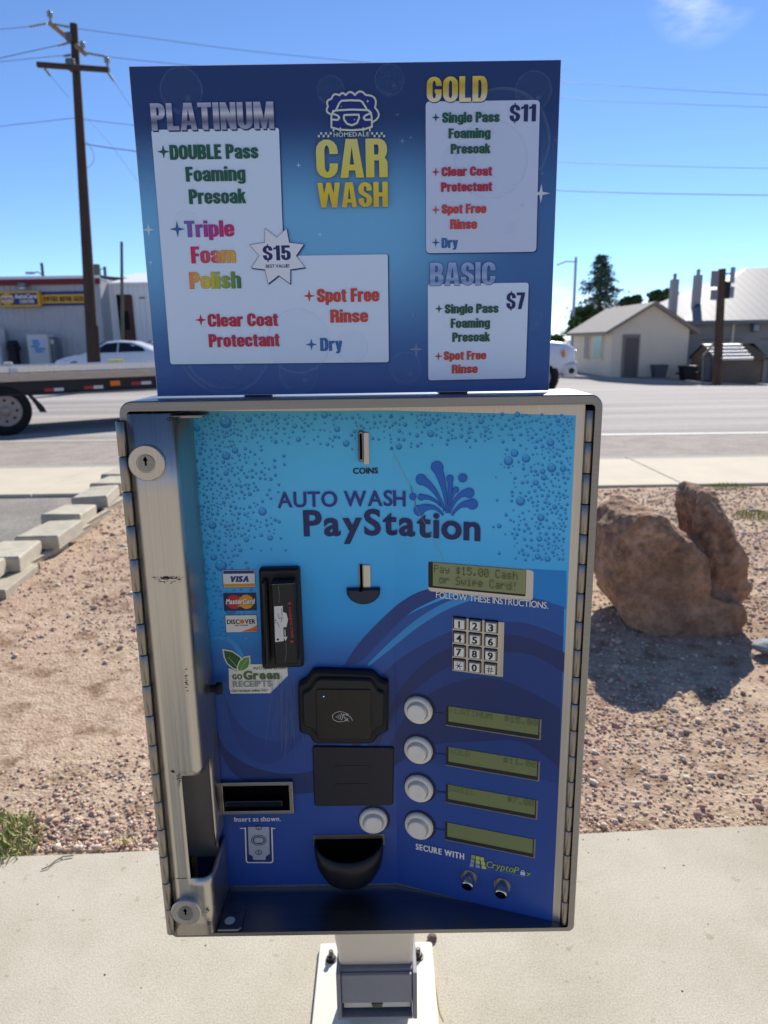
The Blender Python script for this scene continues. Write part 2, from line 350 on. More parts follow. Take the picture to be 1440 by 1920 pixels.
class Print:
    """flat printed shapes on a surface given by fn(a, b, height) -> world point"""
    def __init__(s, fn, h0=.0004, inc=6e-6): s.fn = fn; s.mb = MB(); s.h = h0; s.inc = inc
    def poly(s, pts, material):
        s.mb.add([s.fn(a, b, s.h) for a, b in pts], [tuple(range(len(pts)))], material); s.h += s.inc
    def tris(s, pts, fs, material):
        s.mb.add([s.fn(a, b, s.h) for a, b in pts], fs, material); s.h += s.inc
    def disc(s, a, b, r, material, n=20, ry=None):
        ry = ry or r; s.poly([(a + r * math.cos(2 * math.pi * k / n), b + ry * math.sin(2 * math.pi * k / n)) for k in range(n)], material)
    def ring(s, a, b, r, w, material, n=28, ry=None, t0=0, t1=360):
        ry = ry or r; pts = []
        for k in range(n + 1):
            t = R(t0 + (t1 - t0) * k / n); c, q = math.cos(t), math.sin(t)
            pts += [(a + r * c, b + ry * q), (a + (r - w) * c, b + (ry - w) * q)]
        s.tris(pts, [(2 * k, 2 * k + 2, 2 * k + 3, 2 * k + 1) for k in range(n)], material)
    def line(s, pts, w, material, closed=False):
        pts = [V(p) for p in pts]
        if closed: pts = pts + [pts[0]]
        for i in range(len(pts) - 1):
            d = (pts[i + 1] - pts[i])
            if d.length < 1e-9: continue
            q = V((-d.y, d.x)).normalized() * w / 2
            s.poly([pts[i] + q, pts[i] - q, pts[i + 1] - q, pts[i + 1] + q], material)
        if w > .0008:
            for p in pts: s.disc(p.x, p.y, w / 2, material, 8)
    def text(s, txt, a0, a1, b0, cap, material, **kw):
        for vs, fs in layout(txt, a1 - a0, cap, **kw): s.tris([(a0 + x, b0 + y) for x, y in vs], fs, material)
    def heavy(s, txt, a0, a1, b0, cap, material, **kw):
        for vs, fs in layout_heavy(txt, a1 - a0, cap, **kw): s.tris([(a0 + x, b0 + y) for x, y in vs], fs, material)
    def step(s, d=.0001): s.h += d
    def build(s, name, parent, **kw): return s.mb.build(name, parent, **kw)
# ================================================================== SETTING
def sstep(a, b, x): t = min(1, max(0, (x - a) / (b - a))); return t * t * (3 - 2 * t)
def hgt(x, y): return -.1 + (-.055 * min(25, max(0, x)) - .03) * sstep(18, 32, y)
def ground_mats():
    def gravel(nt, n, L, b):
        tc = n.new('ShaderNodeTexCoord').outputs['Object']
        big = tnoise(n, L, tc, 1.3, 4); fine = tnoise(n, L, tc, 34, 6, .7)
        vo = n.new('ShaderNodeTexVoronoi'); vo.inputs['Scale'].default_value = 95; L(tc, vo.inputs['Vector'])
        c1 = tramp(n, L, vo.outputs['Color'], [(0, (136, 108, 92)), (.35, (177, 146, 125)), (.6, (190, 165, 141)), (.8, (161, 129, 111)), (1, (204, 185, 160))])
        c2 = tramp(n, L, fine, [(.3, (159, 134, 112)), (.5, (191, 166, 139)), (.7, (210, 191, 162))])
        f = tramp(n, L, big, [(.35, (0, 0, 0)), (.62, (255, 255, 255))])
        cl = tramp(n, L, tnoise(n, L, tc, 7, 6, .72), [(.36, (190, 178, 166)), (.5, (255, 255, 255))])
        L(tmix(n, L, 1.0, tmix(n, L, f, c1, c2), cl, 'MULTIPLY'), b.inputs['Base Color'])
        bp = n.new('ShaderNodeBump'); bp.inputs['Strength'].default_value = .6; bp.inputs['Distance'].default_value = .006
        L(vo.outputs['Distance'], bp.inputs['Height']); bp2 = n.new('ShaderNodeBump'); bp2.inputs['Strength'].default_value = .6; bp2.inputs['Distance'].default_value = .014
        L(fine, bp2.inputs['Height']); L(bp.outputs[0], bp2.inputs['Normal']); L(bp2.outputs[0], b.inputs['Normal'])
    nodemat('gravel', .95, gravel)
    def concrete(nt, n, L, b):
        tc = n.new('ShaderNodeTexCoord').outputs['Object']
        c = tramp(n, L, tnoise(n, L, tc, 260, 3, .6), [(.3, (176, 167, 147)), (.5, (197, 188, 167)), (.68, (209, 201, 181))])
        d = tramp(n, L, tnoise(n, L, tc, 2.2, 6, .65), [(.3, (230, 228, 223)), (.6, (255, 255, 255))])
        st = tramp(n, L, tnoise(n, L, tc, 9, 6, .7), [(.2, (236, 233, 228)), (.42, (255, 255, 255))])
        sp = tramp(n, L, tnoise(n, L, tc, 30, 3, .5), [(.66, (255, 255, 255)), (.72, (232, 227, 219))])
        L(tmix(n, L, 1.0, tmix(n, L, 1.0, tmix(n, L, 1.0, c, d, 'MULTIPLY'), st, 'MULTIPLY'), sp, 'MULTIPLY'), b.inputs['Base Color'])
        bp = n.new('ShaderNodeBump'); bp.inputs['Strength'].default_value = .35; bp.inputs['Distance'].default_value = .002
        L(tnoise(n, L, tc, 300, 4), bp.inputs['Height']); L(bp.outputs[0], b.inputs['Normal'])
    nodemat('concrete', .9, concrete)
    def road(nt, n, L, b):
        tc = n.new('ShaderNodeTexCoord').outputs['Object']
        mp = n.new('ShaderNodeMapping'); mp.inputs['Scale'].default_value = (.05, 1.1, 1); L(tc, mp.inputs[0])
        band = tramp(n, L, tnoise(n, L, mp.outputs[0], 1.0, 5, .6), [(.3, (148, 141, 136)), (.5, (175, 168, 161)), (.68, (193, 185, 177))])
        sp = tramp(n, L, tnoise(n, L, tc, 45, 4, .7), [(.3, (205, 205, 205)), (.6, (255, 255, 255))])
        L(tmix(n, L, 1.0, band, sp, 'MULTIPLY'), b.inputs['Base Color'])
    nodemat('road', .9, road)
    def shoulder(nt, n, L, b):
        tc = n.new('ShaderNodeTexCoord').outputs['Object']
        c = tramp(n, L, tnoise(n, L, tc, 3, 6, .7), [(.3, (158, 147, 137)), (.6, (180, 168, 156))])
        sp = tramp(n, L, tnoise(n, L, tc, 60, 4, .7), [(.3, (195, 195, 195)), (.6, (255, 255, 255))])
        L(tmix(n, L, 1.0, c, sp, 'MULTIPLY'), b.inputs['Base Color'])
    nodemat('shoulder', .95, shoulder)
    def lot(nt, n, L, b):
        tc = n.new('ShaderNodeTexCoord').outputs['Object']
        c = tramp(n, L, tnoise(n, L, tc, 2.4, 6, .7), [(.3, (150, 144, 134)), (.65, (182, 174, 162))])
        sp = tramp(n, L, tnoise(n, L, tc, 90, 4, .75), [(.3, (150, 150, 150)), (.55, (235, 235, 235)), (.75, (255, 255, 255))])
        L(tmix(n, L, 1.0, c, sp, 'MULTIPLY'), b.inputs['Base Color'])
        bp = n.new('ShaderNodeBump'); bp.inputs['Strength'].default_value = .6; bp.inputs['Distance'].default_value = .01
        L(tnoise(n, L, tc, 70, 4), bp.inputs['Height']); L(bp.outputs[0], b.inputs['Normal'])
    nodemat('lot_asphalt', .95, lot)
ground_mats()
mat('kerb', (168, 162, 150), .9, var=(6, .12)); mat('line_paint', (192, 188, 180), .7, var=(9, .12))
mat('dirt', (170, 152, 132), .95, var=(.7, .2)); mat('far_pavement', (158, 154, 148), .95, var=(.5, .15))
def grid(name, xs, ys, zf, material, kind=True):
    nx, ny = len(xs), len(ys); vs = [(x, y, zf(x, y)) for y in ys for x in xs]
    fs = [(j * nx + i, j * nx + i + 1, (j + 1) * nx + i + 1, (j + 1) * nx + i) for j in range(ny - 1) for i in range(nx - 1)]
    b = MB(); b.add(vs, fs, MATS[material], True); return struct(b.build(name))
def lsp(a, b, n): return [a + (b - a) * i / (n - 1) for i in range(n)]
_wide = [-1500, -300, -90, -50] + lsp(-30, 30, 31) + [50, 90, 300, 1500]
grid('ground', _wide, [-900, -200, -40, -10, 2, 9], lambda x, y: -.16, 'dirt')
grid('road', _wide, lsp(8.1, 20, 8) + lsp(21, 48, 18), lambda x, y: hgt(x, y), 'road')
def added_sky_block_ridge():  # unseen ridge added behind the camera to keep low sky out of the steel
    xs = lsp(-420, 420, 57); ys = lsp(-48, -260, 18)
    grid('added_sky_block_ridge', xs, ys[::-1], lambda x, y: -1 + (15 + 5 * MN.noise(V((x * .012, y * .02, 4))) + 3 * MN.noise(V((x * .05, y * .05, 9)))) * sstep(48, 88, -y) if y > -200 else 12 + 5 * MN.noise(V((x * .012, y * .02, 4))), 'dirt')
added_sky_block_ridge()
PADL = lambda x: 1.596 + .0375 * x + .004 * math.sin(x * 9)             # back edge of the concrete pad
def pad():
    b = MB(); xs = lsp(-9, 9, 60); top = [(x, PADL(x), 0) for x in xs]
    vs = top + [(x, -9, 0) for x in xs] + [(x, PADL(x), -.12) for x in xs]; n = len(xs)
    fs = [(i, n + i, n + i + 1, i + 1) for i in range(n - 1)] + [(2 * n + i, i, i + 1, 2 * n + i + 1) for i in range(n - 1)]
    b.add(vs, fs, MATS['concrete']); struct(b.build('concrete_pad'))
pad()
def gravel_z(x, y):
    q = MN.noise(V((x * 1.7, y * 1.7, 0))) * .016 + MN.noise(V((x * 7, y * 7, 3))) * .003 + MN.noise(V((x * 24, y * 24, 7))) * .003 + MN.noise(V((x * 60, y * 60, 1))) * .002
    e = min(1, max(0, (y - PADL(x)) / .12)) * min(1, max(0, (6.13 - y) / .2))
    return -.014 + .055 * sstep(1.45, 1.95, -x) * sstep(2.2, 3.2, y) * e + q * (.35 + .65 * e) - .01 * (1 - e)
def gravel():
    xs = sorted(set([round(v, 4) for v in lsp(-2.4, 3.8, 250)] + lsp(3.9, 12, 30))); n = len(xs); vs = []; fs = []; m = 190
    for j in range(m + 1):
        t = (j / m) ** 1.35
        for x in xs:
            y0 = PADL(x) - .002; y = y0 + (6.14 - y0) * t; vs.append((x, y, gravel_z(x, y)))
    for j in range(m):
        for i in range(n - 1): fs.append((j * n + i, j * n + i + 1, (j + 1) * n + i + 1, (j + 1) * n + i))
    b = MB(); b.add(vs, fs, MATS['gravel'], True); struct(b.build('gravel_bed'))
gravel()
def slabs(name, x0, x1, y0, y1, z, step, first, material):
    b = MB(); x = first
    while x > x0: x -= step
    while x < x1:
        a, c = max(x, x0) + .005, min(x + step, x1) - .005
        b.bbox(((a + c) / 2, (y0 + y1) / 2, z - .06), (c - a, y1 - y0, .12), MATS[material], .006); x += step
    return struct(b.build(name))
mat('walk_concrete', (208, 196, 172), .9, var=(2.5, .1), bump=(200, .3, .002)); slabs('sidewalk', -40, 40, 6.13, 7.52, 0, 1.9, 2.62, 'walk_concrete')
slabs('kerb', -40, 40, 7.53, 7.70, -.006, 3.8, 2.62, 'kerb')
slabs('gutter', -40, 40, 7.705, 8.2, -.092, 3.8, 2.62, 'kerb')
grid('parking_lot', lsp(-14, -2.38, 12), [PADL(-5) - .2, 3, 4.5, 6.125], lambda x, y: -.03, 'lot_asphalt')
def shoulder():
    b = MB(); xs = lsp(-60, 60, 41)
    a = lambda x: 10.22 - .03 * x
    vs = [(x, 8.19, -.096) for x in xs] + [(x, a(x), -.096) for x in xs]; n = len(xs)
    b.add(vs, [(i, i + 1, n + i + 1, n + i) for i in range(n - 1)], MATS['shoulder']); struct(b.build('road_shoulder'))
    b = MB(); vs = [(x, a(x) + .0, -.091) for x in xs] + [(x, a(x) + .15, -.091) for x in xs]
    b.add(vs, [(i, i + 1, n + i + 1, n + i) for i in range(n - 1)], MATS['line_paint']); struct(b.build('road_edge_line'))
shoulder()
EDGE = [(-1500, 18), (-60, 19), (-25, 20), (-9, 21), (-3, 25), (2, 31), (6, 34.6), (8.7, 35.2), (17.7, 33.1), (30, 31), (60, 30), (1500, 28)]
def far_lot():
    b = MB(); rows = [0, .16, 2, 6, 12, 30, 90, 400, 1500]; vs = []; fs = []; n = len(EDGE)
    fine = []
    for (xa, ya), (xb, yb) in zip(EDGE, EDGE[1:]):
        k = 1 if xb - xa > 100 else max(1, int((xb - xa) / 2))
        fine += [(xa + (xb - xa) * i / k, ya + (yb - ya) * i / k) for i in range(k)]
    fine.append(EDGE[-1]); n = len(fine)
    for q in rows[1:]: vs += [(x, y + q, hgt(x, y + q) + .13) for x, y in fine]
    for j in range(len(rows) - 2):
        for i in range(n - 1): fs.append((j * n + i, j * n + i + 1, (j + 1) * n + i + 1, (j + 1) * n + i))
    b.add(vs, fs, MATS['far_pavement'], True); struct(b.build('far_lot'))
    b = MB(); vs = []; fs = []
    for x, y in fine: vs += [(x, y, hgt(x, y) - .02), (x, y + .015, hgt(x, y) + .135), (x, y + .17, hgt(x, y) + .138), (x, y + .17, hgt(x, y) - .02)]
    for i in range(n - 1):
        for k in range(3): fs.append((i * 4 + k, (i + 1) * 4 + k, (i + 1) * 4 + k + 1, i * 4 + k + 1))
    b.add(vs, fs, MATS['kerb']); struct(b.build('far_kerb'))
far_lot()
def stones():
    """loose volcanic stones on the gravel bed"""
    cols = [(196, 158, 140), (176, 140, 124), (212, 186, 162), (198, 178, 160), (160, 132, 118), (222, 206, 184)]
    for i, c in enumerate(cols): mat('stone_%s' % 'abcdef'[i], c, .95, var=(60, .2))
    bm = bmesh.new(); bmesh.ops.create_icosphere(bm, subdivisions=1, radius=1); base = np.array([p.co[:] for p in bm.verts]); fc = np.array([[q.index for q in f.verts] for f in bm.faces]); bm.free()
    N = 24000; vs = np.empty((N, len(base), 3)); mi = np.empty(N, int)
    k = 0
    while k < N:
        y = 1.6 + 4.4 * rng.random() ** 1.7; x = rng.uniform(-.62 * y - .1, .62 * y + .2)
        if k < 110:
            x = rng.uniform(-1.3, 1.4); y = PADL(x) - abs(rng.normal(0, .05)) - .004
            if rng.random() < .5: y = rng.uniform(.9, PADL(x))
            s = rng.uniform(.0009, .0026); q = base * (np.array([1, .72, .55]) * s) * rng.uniform(.7, 1.25, (len(base), 1)); vs[k] = q + np.array([x, y, s * .3]); mi[k] = rng.choice(6); k += 1; continue
        if x < -2.2 or y < PADL(x) + .01: continue
        dens = MN.noise(V((x * 1.1, y * 1.1, 5))) + (.35 if x > .3 and y > 2.0 else -.02)
        if rng.random() > .42 + dens * .9: continue
        big = rng.random() < .05
        s = rng.uniform(.0025, .007) * (.7 + .22 * y) * (2.1 if big else 1)
        a = rng.uniform(0, 6.28); q = base * (np.array([1, .72, .55]) * s) * rng.uniform(.7, 1.25, (len(base), 1))
        c_, s_ = math.cos(a), math.sin(a); t = rng.normal(0, .25)
        q = q @ np.array([[c_, s_, 0], [-s_, c_, 0], [0, 0, 1]]); q[:, 2] += q[:, 0] * t
        vs[k] = q + np.array([x, y, gravel_z(x, y) + s * .25]); mi[k] = rng.choice(6, p=[.22, .16, .22, .16, .1, .14]); k += 1
    off = (np.arange(N) * len(base))[:, None, None]; f = (fc[None] + off).reshape(-1, 3)
    me = bpy.data.meshes.new('gravel_stones'); me.vertices.add(N * len(base)); me.vertices.foreach_set('co', vs.ravel())
    me.loops.add(f.size); me.loops.foreach_set('vertex_index', f.ravel()); me.polygons.add(len(f))
    me.polygons.foreach_set('loop_start', np.arange(0, f.size, 3)); me.polygons.foreach_set('material_index', np.repeat(mi, len(fc)))
    me.update(calc_edges=True)
    for i in range(6): me.materials.append(MATS['stone_%s' % 'abcdef'[i]])
    o = bpy.data.objects.new('gravel_stones', me); COL.objects.link(o); o['kind'] = 'stuff'
stones()
# ------------------------------------------------------------------ boulder, stone, grass, blocks
def boulder_mat():
    def f(nt, n, L, b):
        tc = n.new('ShaderNodeTexCoord').outputs['Object']
        a = tramp(n, L, tnoise(n, L, tc, 5, 6, .65), [(.28, (118, 94, 80)), (.42, (150, 120, 100)), (.55, (182, 148, 122)), (.7, (206, 174, 144))])
        d = tramp(n, L, tnoise(n, L, tc, 24, 7, .75), [(.32, (150, 142, 138)), (.6, (255, 255, 255))])
        c = tmix(n, L, 1.0, a, d, 'MULTIPLY')
        wz = n.new('ShaderNodeSeparateXYZ'); L(tc, wz.inputs[0]); dz = n.new('ShaderNodeMath'); dz.operation = 'MULTIPLY_ADD'; L(tnoise(n, L, tc, 4, 5, .6), dz.inputs[0]); dz.inputs[1].default_value = -.5; L(wz.outputs[2], dz.inputs[2])
        dust = tramp(n, L, dz.outputs[0], [(.0, (120, 120, 120)), (.10, (0, 0, 0))])
        c = tmix(n, L, dust, c, C(206, 168, 128))
        sep = n.new('ShaderNodeSeparateXYZ'); L(tc, sep.inputs[0])
        li = n.new('ShaderNodeMath'); li.operation = 'MULTIPLY'; L(tramp(n, L, tnoise(n, L, tc, 11, 5, .7), [(.56, (0, 0, 0)), (.68, (255, 255, 255))]), li.inputs[0])
        L(tramp(n, L, sep.outputs[2], [(.36, (0, 0, 0)), (.52, (160, 160, 160))]), li.inputs[1])
        c = tmix(n, L, li.outputs[0], c, C(168, 146, 92))
        L(c, b.inputs['Base Color'])
        bp = n.new('ShaderNodeBump'); bp.inputs['Strength'].default_value = .8; bp.inputs['Distance'].default_value = .02
        L(tnoise(n, L, tc, 26, 8, .68), bp.inputs['Height']); L(bp.outputs[0], b.inputs['Normal'])
    nodemat('boulder_rock', .92, f)
boulder_mat()
def boulder():
    Y0 = 3.12
    def q(px, py): p = atY(px, py, Y0); return V((p.x, 0, p.z))
    # three rock masses: (outline px, depth offset, half depth at the rim, half depth in the middle)
    masses = [([(1118, 1062), (1126, 985), (1146, 950), (1176, 941), (1214, 946), (1262, 985), (1290, 1020), (1306, 1085), (1312, 1150), (1300, 1190), (1205, 1188), (1150, 1146), (1124, 1090)], .0, .17, .20),
              ([(1288, 940), (1305, 914), (1331, 916), (1345, 950), (1360, 990), (1395, 1028), (1401, 1095), (1374, 1145), (1338, 1188), (1302, 1150), (1292, 1070), (1287, 1010)], .03, .10, .165),
              ([(1150, 1040), (1250, 1100), (1305, 1112), (1352, 1100), (1368, 1138), (1338, 1189), (1205, 1189), (1155, 1130)], -.03, .16, .19)]
    bm = bmesh.new()
    for pts, dy, h0, h1 in masses:
        P = [q(*t) for t in pts]; c = sum(P, V()) / len(P); b2 = bmesh.new()
        for k, p in enumerate(P):
            for sgn in (-1, 1):
                b2.verts.new(p + V((0, Y0 + dy + sgn * h0 * (1 + .35 * math.sin(k * 2.3)), 0))); m = p.lerp(c, .34); b2.verts.new(m + V((0, Y0 + dy + sgn * h1 * (1 + .12 * math.sin(k * 1.7 + sgn)), 0)))
        bmesh.ops.convex_hull(b2, input=b2.verts); t = bpy.data.meshes.new('t'); b2.to_mesh(t); b2.free(); bm.from_mesh(t); bpy.data.meshes.remove(t)
    me = bpy.data.meshes.new('tmp'); bm.to_mesh(me); bm.free(); o = bpy.data.objects.new('tmp', me); COL.objects.link(o)
    md = o.modifiers.new('r', 'REMESH'); md.mode = 'VOXEL'; md.voxel_size = .008
    dg = bpy.context.evaluated_depsgraph_get(); me2 = bpy.data.meshes.new_from_object(o.evaluated_get(dg)); bpy.data.objects.remove(o)
    bm = bmesh.new(); bm.from_mesh(me2)
    for _ in range(6): bmesh.ops.smooth_vert(bm, verts=bm.verts, factor=.5, use_axis_x=True, use_axis_y=True, use_axis_z=True)
    bm.normal_update()
    for p in bm.verts:
        c = p.co; n = p.normal.copy(); w = c * 4.1
        cell = MN.voronoi(w * 1.1)[0]; d = .020 * MN.noise(w) + .013 * MN.noise(w * 2.2) - .014 * max(0, MN.ridged_multi_fractal(w * .9, 1, 2, 3, 1, 2) - 1.6) + .010 * MN.noise(w * 5) + .006 * MN.noise(w * 10) + .003 * MN.noise(w * 22) - .006 * max(0, 1 - (cell[1] - cell[0]) * 5) - .02 * cell[0]
        p.co = c + n * d
    for p in bm.verts:
        if p.co.z < -.03: p.co.z = -.03
    bm.to_mesh(me2); bm.free(); me2.materials.clear(); me2.materials.append(MATS['boulder_rock'])
    me2.polygons.foreach_set('use_smooth', [True] * len(me2.polygons)); me2.name = 'boulder'
    o = bpy.data.objects.new('boulder', me2); COL.objects.link(o)
    tag(o, 'big rough brown notched boulder sitting on pink gravel to the right of the pay station', 'boulder')
boulder()
def small_stone():
    bm = bmesh.new(); bmesh.ops.create_icosphere(bm, subdivisions=4, radius=1)
    c0 = atZ(1452, 1222, 0)
    for p in bm.verts:
        d = 1 + .25 * MN.noise(p.co * 1.3) + .06 * MN.noise(p.co * 5)
        p.co = V((p.co.x * .075 * d, p.co.y * .05 * d, p.co.z * .028 * d)) + V((c0.x, c0.y + .02, .012))
    me = bpy.data.meshes.new('flat_stone'); bm.to_mesh(me); bm.free(); me.materials.append(mat('grey_stone', (150, 152, 152), .9, var=(25, .2), bump=(40, .5, .01)))
    me.polygons.foreach_set('use_smooth', [True] * len(me.polygons))
    o = bpy.data.objects.new('flat_stone', me); COL.objects.link(o); tag(o, 'small flat grey stone at the right edge beside the boulder shadow', 'stone')
    bm = bmesh.new(); bmesh.ops.create_icosphere(bm, subdivisions=3, radius=1); c0 = atZ(811, 1762, 0)
    for p in bm.verts: p.co = V((p.co.x * .011, p.co.y * .009, p.co.z * .007)) * (1 + .3 * MN.noise(p.co * 1.5)) + V((c0.x, c0.y, .005))
    me = bpy.data.meshes.new('pebble'); bm.to_mesh(me); bm.free(); me.materials.append(mat('brown_stone', (112, 92, 80), .9, var=(60, .2)))
    o = bpy.data.objects.new('pebble', me); COL.objects.link(o); tag(o, 'brown pebble lying on the concrete pad behind the white base plate', 'pebble')
small_stone()
mat('grass_green', (112, 146, 62), .8, var=(30, .3)); mat('grass_pale', (168, 172, 108), .8, var=(30, .3)); mat('grass_dry', (190, 172, 120), .85)
def tuft(name, px, py, rx, ry, hmax, n, label, mats_, droop=.7):
    c0 = atZ(px, py, 0); b = MB(); r2 = random.Random(px)
    for _ in range(n):
        a = r2.uniform(0, 6.283); q = math.sqrt(r2.random()); x = c0.x + rx * q * math.cos(a); y = c0.y + ry * q * math.sin(a)
        h = hmax * r2.uniform(.35, 1) * (1 - .6 * q); t = r2.uniform(0, 6.283); l = h * r2.uniform(.2, droop); w = r2.uniform(.0016, .0032)
        d = V((math.cos(t), math.sin(t), 0)); sd = V((-d.y, d.x, 0)) * w; z0 = -.012
        p0 = V((x, y, z0)); p1 = p0 + d * l * .35 + V((0, 0, h * .6)); p2 = p0 + d * l + V((0, 0, h))
        b.add([p0 - sd, p0 + sd, p1 + sd * .8, p1 - sd * .8, p2], [(0, 1, 2, 3), (3, 2, 4)], MATS[r2.choice(mats_)])
    tag(b.build(name), label, 'grass tuft')
tuft('grass_tuft', -32, 1578, .145, .125, .07, 900, 'feathery green grass tuft at the left edge overhanging the concrete pad', ['grass_green', 'grass_pale', 'grass_pale', 'grass_dry'], 1.2)
tuft('grass_tuft', 1420, 965, .19, .16, .06, 420, 'wide green grass patch in the gravel behind and right of the boulder', ['grass_green', 'grass_pale', 'grass_pale'])
tuft('grass_tuft', 1365, 911, .2, .12, .06, 260, 'small green grass patch growing against the sidewalk edge', ['grass_green', 'grass_green', 'grass_pale'])
tuft('grass_tuft', 232, 1573, .035, .012, .05, 14, 'few dry yellow grass blades at the pad edge left of the pay station', ['grass_dry'], 2.2)
mat('block_grey', (192, 183, 162), .93, var=(14, .24), bump=(60, .5, .004)); mat('block_low', (178, 168, 148), .93, var=(14, .2), bump=(60, .5, .004))
def blocks():
    tops = [(-55, 1092), (35.5, 1044), (108.8, 1004.5), (150, 964.4), (200.5, 929.5), (227, 906), (246, 889)]
    L_ = ['front block of the upper course, half out of frame at the left edge', 'second upper block of the wall, counted from the left edge, dusty top', 'third upper block of the wall, its shaded end face showing',
          'fourth upper block, midway along the wall towards the pay station', 'fifth upper block of the wall, ending beside the steel cabinet', 'sixth upper block, partly hidden by the hinge of the steel cabinet', 'rearmost upper block of the wall by the sidewalk']
    for i, (px, py) in enumerate(tops):
        c = atZ(px, py, .17); b = MB(); a = R(6 + 3 * math.sin(i * 2.1)); rot = Matrix.Rotation(a, 3, 'Z')
        out = [(0, 0), (.01, .38), (-.2, .38), (-.26, .02)] if i % 2 == 0 else [(0, 0), (.0, .37), (-.21, .37), (-.25, .0)]
        pts = [tuple((rot @ V((x, y, 0)))[:2]) for x, y in out]
        b.prism(pts, -.041, .041, MATS['block_grey'], .009, Matrix.Translation((c.x, c.y, .129)) @ Matrix.Rotation(R([2, -1.5, 1, -2.5, 2, -1, 1][i]), 4, 'X') @ Matrix.Rotation(R([-2, 1.5, -1, 2, -2, 1, 1][i]), 4, 'Y'))
        tag(b.build('retaining_block'), 'grey ' + L_[i], 'concrete block', 'retaining wall blocks beside the gravel')
    ys = lsp(3.35, 6.0, 7)
    for i, y in enumerate(ys[:-1]):
        b = MB(); x = -1.93 - .075 * (y - 3.6); d = ys[1] - y
        b.prism([(x + .035, y + .008), (x + .0, y + d - .008), (x - .22, y + d - .008), (x - .2, y + .008)], -.04, .084, MATS['block_low'], .006)
        tag(b.build('retaining_block'), ['front', 'second', 'third', 'fourth', 'fifth', 'rearmost'][i] + ' block of the lower course, half buried in gravel under the wall', 'concrete block', 'lower course blocks half buried in gravel')
blocks()
mat('twig_brown', (120, 108, 92), .9); mat('straw', (196, 176, 120), .85)
def litter():
    def bit(pts, r, m_, name, label):
        b = MB(); b.tube([atZ(px, py, h) for px, py, h in pts], r, MATS[m_], 6); tag(b.build(name), label, name)
    bit([(78, 1630, .003), (92, 1624, .005), (104, 1614, .004), (118, 1606, .005), (138, 1604, .004)], .0016, 'twig_brown', 'twig', 'thin bent grey twig lying on the concrete pad near the left edge')
    bit([(185, 1592, .004), (200, 1588, .009), (214, 1580, .012), (221, 1573, .006)], .0016, 'straw', 'straw', 'pale dry stalk lying across the pad edge left of the pay station')
    bit([(814, 1826, .003), (819, 1850, .004), (822, 1880, .003), (826, 1898, .003), (832, 1912, .002)], .0008, 'straw', 'straw', 'thin dry stalk lying on the pad along the right side of the white base plate')
litter()
# ================================================================== PAY STATION
mat('steel', (194, 189, 182), .34, 1.0, var=(1, .16), stretch=(420, 420, 5), bump=None)
mat('steel_h', (142, 141, 140), .36, 1.0, var=(1, .16), stretch=(5, 420, 420))
mat('steel_dark', (150, 144, 136), .42, 1.0, var=(1, .2), stretch=(300, 300, 8))
mat('hinge_steel', (150, 143, 135), .32, 1.0, var=(1, .25), stretch=(160, 160, 12))
mat('black_plastic', (22, 23, 27), .42, var=(60, .2)); mat('black_soft', (17, 18, 24), .6); mat('black_gloss', (13, 14, 18), .16)
mat('void', (4, 4, 6), .9, spec=.05); mat('white_plastic', (238, 231, 217), .45); mat('button_white', (230, 223, 208), .55)
mat('post_paint', (214, 206, 192), .5, var=(14, .08)); mat('plate_paint', (224, 217, 200), .55, var=(20, .07)); mat('grey_box', (136, 136, 140), .5, var=(30, .1))
mat('bolt_steel', (96, 94, 92), .4, .9, var=(80, .3)); mat('grime', (26, 23, 20), .8)
YF, X0, X1, ZB, ZT = .715, -.2615, .2190, .561, 1.196
BX, YL, XR, YR = .010, .787, .2035, .7225
_tl = math.hypot(XR - BX, YL - YR); CR, SR = (XR - BX) / _tl, (YL - YR) / _tl
SMAX = BX + _tl
def pan(s, z, h=0.0):
    if s <= BX: return V((s, YL - h, z))
    t = s - BX; return V((BX + t * CR - SR * h, YL - t * SR - CR * h, z))
def pp(px, py):
    r = ray(px, py); t = YL / r.y
    if r.x * t <= BX: return (r.x * t, EYE + r.z * t)
    n = V((SR, CR, 0)); t = V((BX, YL, 0)).dot(n) / r.dot(n)
    q = r * t; return (BX + (q.x - BX) / CR, EYE + q.z)
def L_(*pts): return [pp(*p) for p in pts]
def pfr(px, py, h=0.0):
    """frame on the panel: x along the sheet, y up, z towards the viewer"""
    s, z = pp(px, py); o = pan(s, z, h)
    return frame(o, (1, 0, 0), (0, 0, 1), (0, -1, 0)) if s <= BX else frame(o, (CR, -SR, 0), (0, 0, 1), (-SR, -CR, 0))
def psize(x0, y0, x1, y1): a, b = pp(x0, y0), pp(x1, y1); return abs(b[0] - a[0]), abs(b[1] - a[1])
PS = thing('pay_station', 'stainless steel car wash payment terminal with blue bubble-print panel on a slanted white post', 'payment terminal', (-.02, 1.15, .012))
POSTX = (atY(623.5, 1757, .783).x + atY(773, 1757, .783).x) / 2
